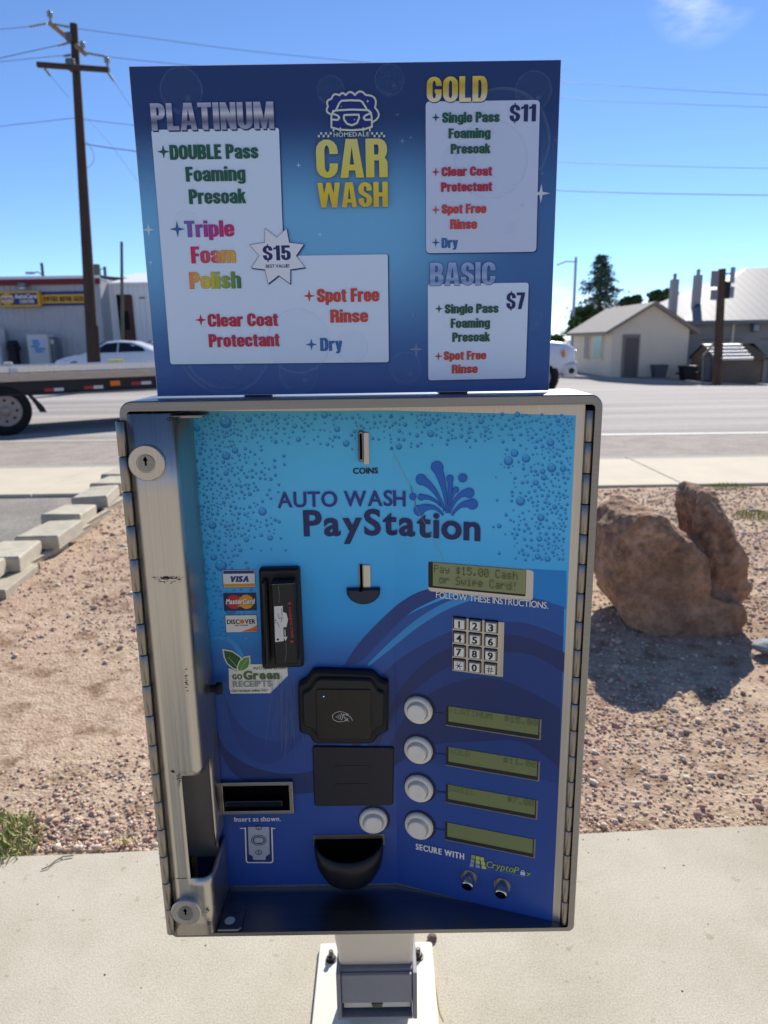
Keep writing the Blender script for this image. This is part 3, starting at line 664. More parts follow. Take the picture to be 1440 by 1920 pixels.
def cabinet():
    b = MB(); st = MATS['steel_h']
    def loop(w0, w1, z0, z1, rt, rb, n=6):
        pts = []
        for (cx, cz, r, a0) in ((w1 - rt, z1 - rt, rt, 0), (w0 + rt, z1 - rt, rt, 90), (w0 + rb, z0 + rb, rb, 180), (w1 - rb, z0 + rb, rb, 270)):
            for k in range(n + 1): a = R(a0 + 90 * k / n); pts.append((cx + r * math.cos(a), cz + r * math.sin(a)))
        return pts
    o1 = loop(X0, X1, ZB, ZT, .013, .007); o2 = loop(X0 + .0012, X1 - .0012, ZB + .0012, ZT - .0012, .012, .006)
    i1 = loop(X0 + .0075, X1 - .0075, ZB + .0062, ZT - .0098, .004, .003); n = len(o1); YBk = .801
    vs = [(x, YBk, z) for x, z in o1] + [(x, YF + .0012, z) for x, z in o1] + [(x, YF, z) for x, z in o2] + [(x, YF, z) for x, z in i1] + [(x, YBk - .003, z) for x, z in i1]
    fs = []
    for j in range(4):
        for k in range(n): fs.append((j * n + k, (j + 1) * n + k, (j + 1) * n + (k + 1) % n, j * n + (k + 1) % n))
    b.add(vs, fs, st); b.add([(x, YBk, z) for x, z in o1], [tuple(range(n))], st); b.add([(x, YBk - .003, z) for x, z in i1], [tuple(range(n))[::-1]], MATS['steel_dark'])
    b.build('cabinet', PS)
    b = MB(); b.bbox((-.02, .868, .872), (.40, .13, .60), MATS['steel'], .006); b.build('rear_housing', PS)
    # post: leaning away from the viewer as it goes down
    b = MB(); w = .1165; t = V((0, .317, -.561)).normalized(); nn = V((0, t.z, -t.y)); nn = nn if nn.y < 0 else -nn
    xc = POSTX; f0 = V((xc, .783, .5605)); f1 = f0 + t * ((.5605 - .006) / -t.z)
    pts = rrect(w, .1, .006, 3); ex = V((1, 0, 0))
    ring0 = [f0 + ex * x + (-nn) * (.05 + y) for x, y in pts]; ring1 = [f1 + ex * x + (-nn) * (.05 + y) for x, y in pts]
    ring1 = [p + t * ((p.z - .012) / -t.z) for p in ring1]; ring0 = [p + t * ((p.z - .563) / -t.z) for p in ring0]
    k = len(pts); b.add(ring0 + ring1, [(i, (i + 1) % k, k + (i + 1) % k, k + i) for i in range(k)], MATS['post_paint']); b.build('post', PS)
    b = MB(); c0, c1 = atZ(600, 1768, .012), atZ(810, 1768, .012); yb = c0.y
    pts = rrect(c1.x - c0.x, .30, .006, 3, (c0.x + c1.x) / 2, yb - .15); b.prism(pts, .001, .012, MATS['plate_paint'], .0015)
    bp = b.build('base_plate', PS)
    for px, py in ((621, 1793), (784, 1788), (None, -1), (None, 1)):
        if px: c = atZ(px, py, .02)
        else: c = V((c0.x + .03 if py < 0 else c1.x - .03, yb - .27, 0))
        q = MB(); q.lathe([(.0115, .0121), (.0115, .0142)], MATS['bolt_steel'], 20, frm=Matrix.Translation((c.x, c.y, 0)))
        q.lathe([(.0088, .0142), (.0088, .021), (.0078, .0222)], MATS['bolt_steel'], 6, frm=Matrix.Translation((c.x, c.y, 0)))
        q.lathe([(.0048, .0222), (.0048, .033), (.004, .0338)], MATS['bolt_steel'], 12, True, frm=Matrix.Translation((c.x, c.y, 0))); q.build('bolt', bp)
    # utility box on the post
    b = MB(); gb = MATS['grey_box']; xc = POSTX + .001; w = .126
    b.bbox((xc, .972, .2785), (w - .006, .098, .034), gb, .003)
    for sx in (-1, 1): b.bbox((xc + sx * (w / 2 - .0035), .9655, .254), (.0068, .105, .088), gb, .0016)
    b.bbox((xc, .9635, .2125), (w - .0145, .10, .005), gb, .0012); b.bbox((xc, .995, .238), (w - .0145, .04, .044), MATS['void'], .001)
    b.build('utility_box', PS).data.name = 'utility_box'
    q = MB(); q.bbox((xc, .9185, .2665), (w - .016, .006, .053), gb, .0012)
    q.build('flap', PS)
    q = MB(); q.bbox((xc, .926, .2330), (w - .020, .006, .0200), MATS['post_paint'], .001); q.prism([(.007, -.004), (.009, .004), (-.009, .004), (-.007, -.004)], 0, .002, MATS['bolt_steel'], 0, frame((xc, .9229, .2285), (1, 0, 0), (0, 0, 1), (0, -1, 0)))
    q.build('outlet_plate', PS)
cabinet()
def hinge(x, y, z0, z1, n, r):
    b = MB(); d = (z1 - z0) / n
    for i in range(n):
        z = z0 + i * d; rr = r * (1 + .03 * math.sin(i * 7.3))
        b.lathe([(rr - .0006, z + .0004), (rr, z + .001), (rr, z + d - .001), (rr - .0006, z + d - .0004)], MATS['hinge_steel'], 14, True, Matrix.Translation((x, y, 0)))
    b.lathe([(r * .7, z0), (r * .7, z1)], MATS['void'], 8, frm=Matrix.Translation((x, y, 0)))
    b.build('piano_hinge', PS)
hinge(-.2597, .7115, .572, 1.1775, 17, .0049); hinge(.2078, .7205, .5685, 1.1805, 19, .0046)
def locking_bar():
    prof = [(-.2525, .7135)] + [(-.2525 + .033 * k / 4, .7135) for k in range(1, 5)]
    cx, cy, r = -.2195, .7235, .010
    prof += [(cx + r * math.sin(R(15 * k)), cy - r * math.cos(R(15 * k))) for k in range(1, 7)] + [(-.2095, .745), (-.2095, .765), (-.2095, .7845)]
    z_nt, z_nb = atY(345, 1452, .7135).z, atY(345, 1645, .7135).z; xn = atY(345, 1500, .7135).x
    i_n = min(range(1, 4), key=lambda i: abs(prof[i][0] - xn)); prof[i_n] = (xn, .7135)
    zs = [.5685, .60, z_nb - .012, z_nb] + [z_nb + (z_nt - z_nb) * k / 8 for k in range(1, 9)] + [z_nt + .006, z_nt + .05, .9, 1.0, 1.1, 1.1838]
    n = len(prof); vs = [(x, y, z) for z in zs for x, y in prof]; fs = []
    for j in range(len(zs) - 1):
        for i in range(n - 1):
            zm = (zs[j] + zs[j + 1]) / 2
            if z_nb < zm < z_nt and i_n <= i < n - 3: continue
            if z_nb < zm < z_nb + .018 and i_n <= i: continue
            fs.append((j * n + i, j * n + i + 1, (j + 1) * n + i + 1, (j + 1) * n + i))
    b = MB(); b.add(vs, fs, MATS['steel'], True); bar = b.build('locking_bar', PS)
    md = bar.modifiers.new('thickness', 'SOLIDIFY'); md.thickness = .0026; md.offset = 1
    b = MB(); mat('lock_grey', (142, 134, 128), .42, .45, var=(30, .1)); b.bbox((-.2305, .7625, (z_nb + z_nt) / 2 + .004), (.0415, .003, z_nt - z_nb + .03), MATS['lock_grey'], .0006); b.build('lock_plate', PS)
    # upper and lower tabs
    b = MB(); za = atY(330, 779, .7155).z; pts = [(-.236, .7145), (-.182, .7145), (-.1795, .717), (-.1795, .748), (-.188, .757), (-.236, .757)]
    b.prism(pts, za - .0026, za, MATS['steel_h'], .0004); b.build('tab', PS); b = MB()
    pts = [(-.206, .7155), (-.1815, .7155), (-.178, .719), (-.178, .748), (-.186, .757), (-.206, .757)]; b.prism(pts, .5690, .5716, MATS['steel_h'], .0004)
    h = atZ(431, 1726, .5718); b.lathe([(.0062, .57175), (.0062, .57178)], MATS['post_paint'], 20, frm=Matrix.Translation((h.x, h.y, 0)))
    b.build('tab', PS)
    for px, py, r in ((279, 866, .0182), (352, 1702, .0176)):
        c = atY(px, py, .7130); fr = frame((c.x, .7109, c.z), (1, 0, 0), (0, 0, 1), (0, -1, 0))
        b = MB(); b.lathe([(r, -.002), (r, .0052), (r - .001, .0062), (.0098, .0062), (.0095, .0056), (.0088, .0056)], MATS['steel'], 40, False, fr)
        lk = b.build('lock', PS)
        b = MB(); b.lathe([(.0087, .0045), (.0087, .0060), (.0082, .0064)], MATS['steel_h'], 32, False, fr); b.build('lock_cylinder', lk)
        b = MB(); b.lathe([(.0021, .0062), (.0021, .00645)], MATS['void'], 14, False, fr @ Matrix.Translation((-.0006, .0035, 0)))
        b.prism([(-.0014, -.0025), (.0007, -.0025), (.0005, .0065), (-.0013, .0065)], .0062, .00642, MATS['void'], 0, fr); b.build('keyhole', lk)
    # scuffs on the brushed bar
    r2 = random.Random(3)
    def scuff(px, py, w, hh, n):
        p = Print(lambda a, c, h: V((a, .7108 - h, c)), .0001); c = atY(px, py, .711)
        for _ in range(n):
            x, z = c.x + r2.gauss(0, w), c.z + r2.gauss(0, hh); l = r2.uniform(.0006, .0035); p.poly([(x, z), (x + l, z + r2.uniform(-.0003, .0003)), (x + l, z + .0006), (x, z + .0005)], MATS['grime'])
        p.build('scuff_mark', PS)
    scuff(312, 1084, .0065, .0009, 60); scuff(316, 1092, .006, .0012, 12); scuff(322, 785, .0032, .0009, 40); scuff(348, 1280, .0009, .008, 14); scuff(322, 1446, .001, .0008, 12); scuff(332, 1458, .002, .002, 9)
    scuff(388, 1706, .0015, .0015, 14); scuff(389, 1730, .0012, .0022, 16); scuff(340, 1731, .0015, .001, 10); scuff(341, 1647, .006, .0002, 14)
    b = MB(); c = pp(404, 1279); fr = Matrix.Translation((-.208, .771, c[1])) @ Matrix.Rotation(R(90), 4, 'Y')
    b.lathe([(.0042, 0), (.0046, .003), (.0046, .007), (.0072, .0085), (.0074, .013), (.0066, .0142)], MATS['black_soft'], 24, True, fr); b.build('bumper_knob', PS)
locking_bar()
# ------------------------------------------------------------------ front panel and its print
def ztop_decal(s): a, c = pp(420, 771), pp(1080, 779); return a[1] + (c[1] - a[1]) * (s - a[0]) / (c[0] - a[0])
def zbot_decal(s): return pp(500, 1659)[1] if s <= BX else pp(500, 1659)[1] + (pp(1022, 1727)[1] - pp(500, 1659)[1]) * (s - BX) / (pp(1022, 1727)[0] - BX)
b = MB(); ss = [-.2525, BX, SMAX]; z0, z1 = .5675, 1.1855; vs = []
for s in ss: vs += [pan(s, z0), pan(s, z1), pan(s, z0, -.0025), pan(s, z1, -.0025)]
fs = []
for i in (0, 1): fs += [(4 * i, 4 * i + 4, 4 * i + 5, 4 * i + 1), (4 * i + 2, 4 * i + 3, 4 * i + 7, 4 * i + 6), (4 * i + 1, 4 * i + 5, 4 * i + 7, 4 * i + 3), (4 * i, 4 * i + 2, 4 * i + 6, 4 * i + 4)]
b.add(vs, fs + [(0, 1, 3, 2), (8, 10, 11, 9)], MATS['steel']); PANEL = b.build('front_panel', PS)
zz = lambda y: pp(600, y)[1]
mat('film', rough=.33, spec=.35, var=(7, .05), ramp=[(zz(1662), (46, 81, 158)), (zz(1560), (44, 76, 150)), (zz(1400), (44, 74, 139)), (zz(1290), (44, 83, 150)), (zz(1225), (40, 110, 183)), (zz(1165), (40, 155, 223)), (zz(1080), (59, 178, 237)), (zz(960), (88, 197, 245)), (zz(840), (84, 193, 237)), (zz(770), (73, 178, 223))])
mat('film_blue', (24, 134, 206), .33, spec=.35); mat('film_mid', (40, 88, 158), .33, spec=.35); mat('film_dark', (40, 66, 128), .33, spec=.35); mat('film_deep', (38, 54, 102), .33, spec=.35)
mat('film_arc', (58, 146, 206), .33, spec=.35); mat('ink_navy', (33, 42, 97), .35, spec=.35); mat('ink_blue', (42, 59, 136), .35, spec=.35); mat('ink_splash', (29, 106, 194), .3, spec=.35); mat('ink_splash_edge', (16, 76, 158), .3, spec=.35)
mat('ink_white', (232, 228, 220), .4, spec=.35); mat('ink_black', (16, 18, 22), .45); mat('drop_lo', (31, 119, 184), .33, spec=.35); mat('drop_mid', (57, 160, 218), .33, spec=.35); mat('drop_hi', (112, 201, 244), .33, spec=.35)
mat('ink_grey', (150, 156, 166), .45); mat('scratch', (172, 160, 130), .5)
def decal():
    p = Print(pan, .0003); sl = -.245; sr = pp(1080, 779)[0]; M_ = MATS
    for a, c in ((sl, BX), (BX, sr)): p.poly([(a, zbot_decal(a)), (c, zbot_decal(c)), (c, ztop_decal(c)), (a, ztop_decal(a))], M_['film'])
    def strip(top, bot, material):
        def ev(pl, x):
            for (xa, ya), (xb, yb) in zip(pl, pl[1:]):
                if xa <= x <= xb:
                    return ya + (yb - ya) * (x - xa) / max(xb - xa, 1e-6)
            return pl[-1][1] if x > pl[-1][0] else pl[0][1]
        x0, x1 = max(top[0][0], bot[0][0]), min(top[-1][0], bot[-1][0])
        xs = sorted(set(lsp(x0, x1, 40) + ([742] if x0 < 742 < x1 else [])))
        st, sb = smooth(top), smooth(bot); pts = []
        for x in xs: pts += [pp(x, ev(st, x)), pp(x, ev(sb, x))]
        lim = lambda q: (min(q[0], sr - 1e-4), max(q[1], zbot_decal(q[0]) + 1e-4)); pts = [lim(q) for q in pts]
        p.tris(pts, [(2 * k, 2 * k + 1, 2 * k + 3, 2 * k + 2) for k in range(len(xs) - 1)], material); p.step(.00002)
    def smooth(pl):
        out = []
        P_ = [pl[0]] + list(pl) + [pl[-1]]
        for i in range(1, len(P_) - 2):
            for k in range(8):
                t = k / 8; a, b_, c, d = (V(q) for q in P_[i - 1:i + 3])
                q = .5 * ((2 * b_) + (c - a) * t + (2 * a - 5 * b_ + 4 * c - d) * t * t + (3 * b_ - a - 3 * c + d) * t ** 3); out.append((q.x, q.y))
        return out + [pl[-1]]
    strip([(985, 1066), (1064, 1070)], [(985, 1132), (1062, 1142)], M_['film_blue'])
    strip([(640, 1250), (700, 1195), (770, 1150), (850, 1118), (930, 1108), (1000, 1120), (1064, 1140)], [(640, 1400), (760, 1400), (900, 1420), (1000, 1440), (1058, 1470)], M_['film_mid'])
    strip([(690, 1290), (750, 1235), (830, 1190), (910, 1170), (985, 1168), (1062, 1196)], [(690, 1420), (800, 1430), (950, 1450), (1056, 1470)], M_['film_dark'])
    strip([(700, 1400), (745, 1300), (810, 1232), (900, 1195), (975, 1192), (1060, 1224)], [(700, 1420), (745, 1330), (820, 1262), (900, 1228), (990, 1226), (1059, 1262)], M_['film_deep'])
    strip([(720, 1420), (770, 1330), (850, 1280), (940, 1275), (1056, 1330)], [(720, 1450), (800, 1400), (900, 1390), (980, 1392), (1050, 1440)], M_['film_deep'])
    # lower left swirl
    strip([(388, 1200), (412, 1192), (440, 1202), (462, 1240), (470, 1290)], [(388, 1204), (412, 1198), (436, 1210), (455, 1250), (470, 1292)], M_['film_arc'])
    strip([(398, 1330), (420, 1400), (480, 1440), (560, 1450), (640, 1420), (700, 1330)], [(398, 1332), (420, 1425), (480, 1478), (560, 1488), (640, 1462), (700, 1340)], M_['film_deep'])
    strip([(420, 1300), (450, 1360), (510, 1390), (580, 1370)], [(420, 1302), (450, 1400), (510, 1432), (580, 1372)], M_['film_dark'])
    strip([(648, 1243), (668, 1212), (700, 1176), (750, 1130), (800, 1105), (870, 1098), (900, 1104)], [(648, 1247), (676, 1240), (712, 1204), (765, 1152), (812, 1126), (870, 1102), (900, 1106)], M_['film_dark'])
    strip([(690, 1244), (735, 1200), (790, 1155), (850, 1124), (930, 1108), (985, 1108)], [(690, 1250), (738, 1212), (795, 1168), (858, 1134), (930, 1116), (985, 1112)], M_['film_arc'])
    p.build('printed_background', PANEL)
    # printed water drops
    p = Print(pan, .0006); r2 = random.Random(11); done = []
    def dens(px, py):
        l = max(0, 1 - (px - 370) / 190) * (1.0 if py < 1010 else .55); r_ = max(0, 1 - (1085 - px) / 175) * (1 if py < 1050 else 0); t = max(0, 1 - (py - 770) / 75) * .55
        return max(l * l * 1.5, r_ * r_ * 1.7, t)
    n = 0
    for _ in range(60000):
        if n > 980: break
        px, py = r2.uniform(368, 1078), r2.uniform(776, 1200)
        if r2.random() > dens(px, py): continue
        if px > 480 and py > 1040 and px < 960: continue
        big = r2.random()
        rp = r2.uniform(1.7, 3.6) if big < .89 else (r2.uniform(4, 6.5) if big < .975 else r2.uniform(7, 11.5))
        if px > 930 and py < 1000 and r2.random() < .12: rp = r2.uniform(5, 11)
        if any((px - a) ** 2 + (py - c) ** 2 < (rp + d + 1) ** 2 for a, c, d in done): continue
        if px + rp > 1078 - .067 * (py - 780): continue
        done.append((px, py, rp)); n += 1
        s, z = pp(px, py); k = psize(px - 5, py, px + 5, py)[0] / 10; r = rp * k
        if r < .0027:
            p.h = .0006; p.disc(s + r * .1, z - r * .18, r, M_['drop_lo'], 9); p.h = .00062; p.disc(s - r * .12, z + r * .3, r * .74, M_['drop_mid'], 8)
        else:
            p.h = .0006; p.disc(s + r * .08, z - r * .2, r * 1.02, M_['drop_lo'], 20); p.h = .00062; p.disc(s, z + r * .08, r * .84, M_['film_blue'], 20); p.h = .00064; p.disc(s - r * .02, z + r * .2, r * .74, M_['drop_mid'], 18); p.h = .00066; p.disc(s - r * .22, z + r * .5, r * .17, M_['drop_hi'], 8)
    p.build('printed_drops', PANEL)
    # words
    def word(t, x0, x1, yb, cap, m_, **kw):
        p = Print(pan, .0012); a, c = pp(x0, yb), pp(x1, yb); q = pp(x0, yb - cap); p.text(t, a[0], c[0], a[1], q[1] - a[1], M_[m_], **kw); p.build('lettering', PANEL)
    word('AUTO WASH', 521, 761, 951, 28, 'ink_blue', off=.014, dil=.016, gap=.06, xh=None, space=.36)
    word('PayStation', 570, 901, 1004, 46, 'ink_navy', off=.024, dil=.012, gap=.07, xh=None)
    word('COINS', 662, 709, 888, 10.5, 'ink_black', off=.02, dil=.03, gap=.08, xh=None)
    word('FOLLOW THESE INSTRUCTIONS.', 818, 1029, 1120, 11.5, 'ink_white', off=.004, dil=.006, gap=.07, xh=None, space=.3)
    word('Insert as shown.', 440, 527, 1539.5, 8.6, 'ink_white', off=.006, dil=.012, gap=.1, xh=.74, space=.3)
    word('SECURE WITH', 780, 871, 1591, 10.5, 'ink_white', off=.02, dil=.03, gap=.09, xh=None, space=.32)
    # splash logo
    p = Print(pan, .0012)
    def plume(pts, w0, w1, tipr):
        """curved plume from the foot to a round head"""
        P_ = [V(q) for q in pts]; n = 14; ctr = []
        for k in range(n + 1):
            t = k / n; a = P_[0].lerp(P_[1], t); c = P_[1].lerp(P_[2], t); ctr.append(a.lerp(c, t))
        l, r_ = [], []
        for k, q in enumerate(ctr):
            d = (ctr[min(k + 1, n)] - ctr[max(k - 1, 0)]).normalized(); w = w0 + (w1 - w0) * (k / n) ** 1.6; nn = V((-d.y, d.x)) * w
            l.append(q + nn); r_.append(q - nn)
        for big, m_ in ((1.2, 'ink_splash_edge'), (0, 'ink_splash')):
            pts2 = [pp(*(l[k] + (l[k] - ctr[k]).normalized() * big)) for k in range(n + 1)]; pts3 = [pp(*(r_[k] + (r_[k] - ctr[k]).normalized() * big)) for k in range(n + 1)]
            allp = []
            for a, c in zip(pts2, pts3): allp += [a, c]
            p.tris(allp, [(2 * k, 2 * k + 2, 2 * k + 3, 2 * k + 1) for k in range(n)], M_[m_])
            c = pp(*ctr[-1]); rr = psize(ctr[-1].x - 5, ctr[-1].y, ctr[-1].x + 5, ctr[-1].y)[0] / 10 * (tipr + big); p.disc(c[0], c[1], rr, M_[m_], 20)
        p.step(.00003)
    plume([(838, 962), (838, 920), (820, 876)], 1.2, 8.5, 10.5); plume([(834, 958), (820, 915), (790, 899)], 1, 7.5, 9.2); plume([(828, 950), (812, 930), (790, 932)], .8, 4.5, 5.2)
    plume([(832, 966), (812, 940), (786, 957)], .8, 8, 9); plume([(840, 960), (846, 925), (844, 897)], 1, 4.5, 5.6); plume([(843, 955), (848, 920), (855, 918)], .8, 4, 4.6)
    plume([(843, 962), (856, 922), (880, 924)], 1, 7, 8.4); plume([(848, 966), (862, 940), (886, 945)], 1, 7.5, 9.2)
    for x, y, r in ((868, 896, 7.2), (774.5, 931, 5.4)):
        c = pp(x, y); rr = psize(x - 5, y, x + 5, y)[0] / 10; p.disc(c[0], c[1], rr * (r + 1.2), M_['ink_splash_edge']); p.disc(c[0], c[1], rr * r, M_['ink_splash'])
    p.build('splash_logo', PANEL)
    # scratches in the film and dried streaks
    p = Print(pan, .0016); p.line(L_((738, 850), (762, 898), (772, 913)), .00042, M_['scratch']); p.line(L_((779, 948), (800, 985), (815, 1015), (836, 1060)), .00042, M_['scratch'])
    p.line(L_((771, 910), (772, 918), (775, 925), (775, 932), (779, 940), (779, 948)), .0006, M_['ink_black']); p.build('scratches', PANEL)
    p = Print(pan, .0016); mat('streak', (96, 112, 158), .6)
    for _ in range(75):
        x = 497 + r2.betavariate(2, 2) * 82; y0 = r2.uniform(1262, 1320); y1 = y0 + r2.uniform(40, 135) * (1 - abs(x - 540) / 110); dx = (x - 540) * .13 + r2.gauss(0, 4)
        p.line(L_((x, y0), (x + dx * .4, (y0 + y1) / 2), (x + dx, y1)), r2.uniform(.00013, .0003), M_['streak'])
    p.build('dried_streaks', PANEL)
decal()
# ------------------------------------------------------------------ stickers on the panel
mat('sticker_white', (236, 230, 216), .4); mat('card_blue', (30, 58, 130), .4); mat('card_gold', (222, 150, 44), .4); mat('card_navy', (22, 34, 74), .4); mat('card_red', (204, 36, 44), .4); mat('card_amber', (236, 158, 40), .4)
mat('card_orange', (226, 112, 44), .4); mat('leaf_green', (44, 92, 40), .45); mat('leaf_light', (96, 148, 62), .45); mat('green_sticker', (226, 222, 204), .45); mat('text_olive', (86, 108, 66), .45); mat('text_pale', (150, 156, 140), .45)
def rectp(p, a, b_, m_): p.poly([(a[0], a[1]), (b_[0], a[1]), (b_[0], b_[1]), (a[0], b_[1])], m_)
def card(name, y0, y1, x0, x1, art):
    (sa, za), (sb, zb) = pp(x0, y1), pp(x1, y0)
    p = Print(pan, .0008); U = lambda u, v: (sa + (sb - sa) * u, za + (zb - za) * v)
    rectp(p, U(0, 0), U(1, 1), MATS['card_navy']); rectp(p, U(.015, .025), U(.985, .975), MATS['sticker_white']); p.step(); art(p, U, sb - sa, zb - za); p.build('card_sticker', PS)
def visa(p, U, w, h):
    rectp(p, U(.03, .77), U(.97, .95), MATS['card_blue']); rectp(p, U(.03, .05), U(.97, .22), MATS['card_gold'])
    a = U(.2, .33); p.text('VISA', a[0], a[0] + w * .6, a[1], h * .3, MATS['card_blue'], off=.03, dil=.1, gap=.02, xh=None, slant=.22)
def master(p, U, w, h):
    rectp(p, U(0, 0), U(1, 1), MATS['card_navy']); r = h * .4
    a = U(.31, .5); p.disc(a[0], a[1], r, MATS['card_red'], 28); a = U(.69, .5); p.disc(a[0], a[1], r, MATS['card_amber'], 28)
    for k in range(4):
        a = U(.42, .24 + .17 * k); rectp(p, a, (a[0] + w * .15, a[1] + h * .05), MATS['card_red' if k % 2 else 'card_amber'])
    for dx, m_ in ((.012, 'card_navy'), (0, 'sticker_white')):
        a = U(.06 + dx, .39 - dx * 2); p.text('MasterCard', a[0], a[0] + w * .88, a[1], h * .27, MATS[m_], off=.025, dil=.05, gap=.03, xh=.74, slant=.14)
def discover(p, U, w, h):
    p.poly([U(.45, .04), U(.98, .04), U(.98, .4), U(.8, .24)], MATS['card_orange'])
    a = U(.05, .5); p.text('DISC', a[0], a[0] + w * .40, a[1], h * .24, MATS['ink_black'], off=.02, dil=.03, gap=.07, xh=None)
    a = U(.525, .62); p.disc(a[0], a[1], h * .125, MATS['card_orange'], 18)
    a = U(.61, .5); p.text('VER', a[0], a[0] + w * .33, a[1], h * .24, MATS['ink_black'], off=.02, dil=.03, gap=.07, xh=None)
    a = U(.3, .37); p.text('NETWORK', a[0], a[0] + w * .42, a[1], h * .08, MATS['ink_black'], off=.01, dil=.03, gap=.2, xh=None)
card('visa', 1067, 1102, 419, 478, visa); card('mc', 1111, 1145, 421, 480, master); card('disc', 1152, 1186, 424, 482, discover)
def green():
    p = Print(pan, .0008); M_ = MATS
    def leaf(pts, m_, edge):
        c = V((sum(q[0] for q in pts) / len(pts), sum(q[1] for q in pts) / len(pts)))
        p.poly(L_(*[tuple(c + (V(q) - c) * edge) for q in pts]), M_['green_sticker']); p.poly(L_(*pts), m_)
    p.poly(L_((429, 1252), (445, 1258), (470, 1245), (538, 1245), (540, 1266), (507, 1299), (433, 1300), (430, 1290)), M_['green_sticker']); p.step()
    leaf([(420, 1219), (436, 1222), (450, 1232), (455, 1243), (452, 1257), (438, 1252), (427, 1243), (422, 1232)], M_['leaf_green'], 1.16)
    leaf([(467, 1231), (468, 1242), (465, 1251), (456, 1256), (448, 1257), (446, 1250), (450, 1240), (458, 1233)], M_['leaf_light'], 1.2); p.step()
    p.line(L_((428, 1231), (440, 1244), (448, 1255)), .0003, M_['green_sticker']); p.line(L_((464, 1236), (456, 1246), (451, 1255)), .0003, M_['green_sticker'])
    def w(t, x0, x1, yb, cap, m_, **kw): a, c, q = pp(x0, yb), pp(x1, yb), pp(x0, yb - cap); p.text(t, a[0], c[0], a[1], q[1] - a[1], M_[m_], **kw)
    w('myCryptoPay.com', 475, 536, 1254.5, 5.4, 'ink_black', off=.0, dil=.02, gap=.06, xh=.74, slant=.2)
    w('GO', 436, 455, 1273, 9, 'text_olive', off=.02, dil=.07, gap=.08, xh=None); w('Green', 457, 525, 1273, 15, 'text_olive', off=.03, dil=.06, gap=.06, xh=.72)
    w('RECEIPTS', 437, 510, 1287, 10.5, 'text_pale', off=.02, dil=.05, gap=.05, xh=None); w('Get receipts online 24/7', 435, 503, 1296.5, 4.6, 'ink_black', off=.0, dil=.02, gap=.08, xh=.74, space=.3)
    p.build('receipt_sticker', PS)
green()
# ------------------------------------------------------------------ devices on the panel
def px_outline(fr_inv, pts, h=0.0):
    out = []
    for q in pts:
        s, z = pp(*q); w = fr_inv @ pan(s, z, h); out.append((w.x, w.y))
    if sum(out[i - 1][0] * out[i][1] - out[i][0] * out[i - 1][1] for i in range(len(out))) < 0: out.reverse()
    return out
def roundpoly(pts, r, n=4):
    out = []; k = len(pts)
    for i in range(k):
        a, b_, c = V(pts[i - 1]), V(pts[i]), V(pts[(i + 1) % k]); u, v = (a - b_), (c - b_)
        rr = min(r, u.length * .45, v.length * .45); p0, p1 = b_ + u.normalized() * rr, b_ + v.normalized() * rr
        for j in range(n + 1): t = j / n; out.append(tuple(p0.lerp(b_, t).lerp(b_.lerp(p1, t), t)))
    return out
def coin_slots():
    b = MB(); f = pfr(677, 836); w, h = psize(671, 806, 682, 864)
    f2 = pfr(687, 841); w2, h2 = psize(681, 811, 693, 871); b.prism(rrect(w2, h2, .0006, 2), 0, .0022, MATS['steel'], .0004, f2)
    b.prism(rrect(w, h, w * .45, 5), 0, .0062, MATS['steel_dark'], .0012, f); b.prism(rrect(w * .48, h * .84, w * .2, 4), .0062, .0064, MATS['void'], 0, f)
    b.build('coin_slot', PS)
    b = MB(); f = pfr(688, 1081); w, h = psize(681, 1059, 696, 1103); b.prism(rrect(w, h, .0006, 2), 0, .0016, MATS['steel'], .0004, f)
    f = pfr(677.5, 1081); w, h = psize(673, 1059, 682, 1106); b.prism(rrect(w * 1.15, h, .001, 2), 0, .0018, MATS['steel_dark'], .0004, f); b.prism(rrect(w * .62, h * 1.0, .001, 2), .0018, .0022, MATS['void'], 0, f)
    b.build('reject_slot', PS)
    b = MB(); f = pfr(681.5, 1104); w, h = psize(650, 1102, 713, 1127); mat('navy_plastic', (24, 34, 58), .4)
    pts = [(-w / 2, .002), (-w / 2, -.0015)] + [(-w / 2 * math.cos(R(180 * k / 16)), -.0015 - h * .95 * math.sin(R(180 * k / 16))) for k in range(1, 16)] + [(w / 2, -.0015), (w / 2, .002)]
    b.prism(pts, 0, .006, MATS['navy_plastic'], .0022, f); b.prism(rrect(.004, .005, .001, 2, -.003, .001), .006, .0063, MATS['void'], 0, f); b.build('reject_lip', PS)
coin_slots()
mat('hand_white', (214, 212, 202), .5); mat('stripe_red', (190, 40, 66), .5)
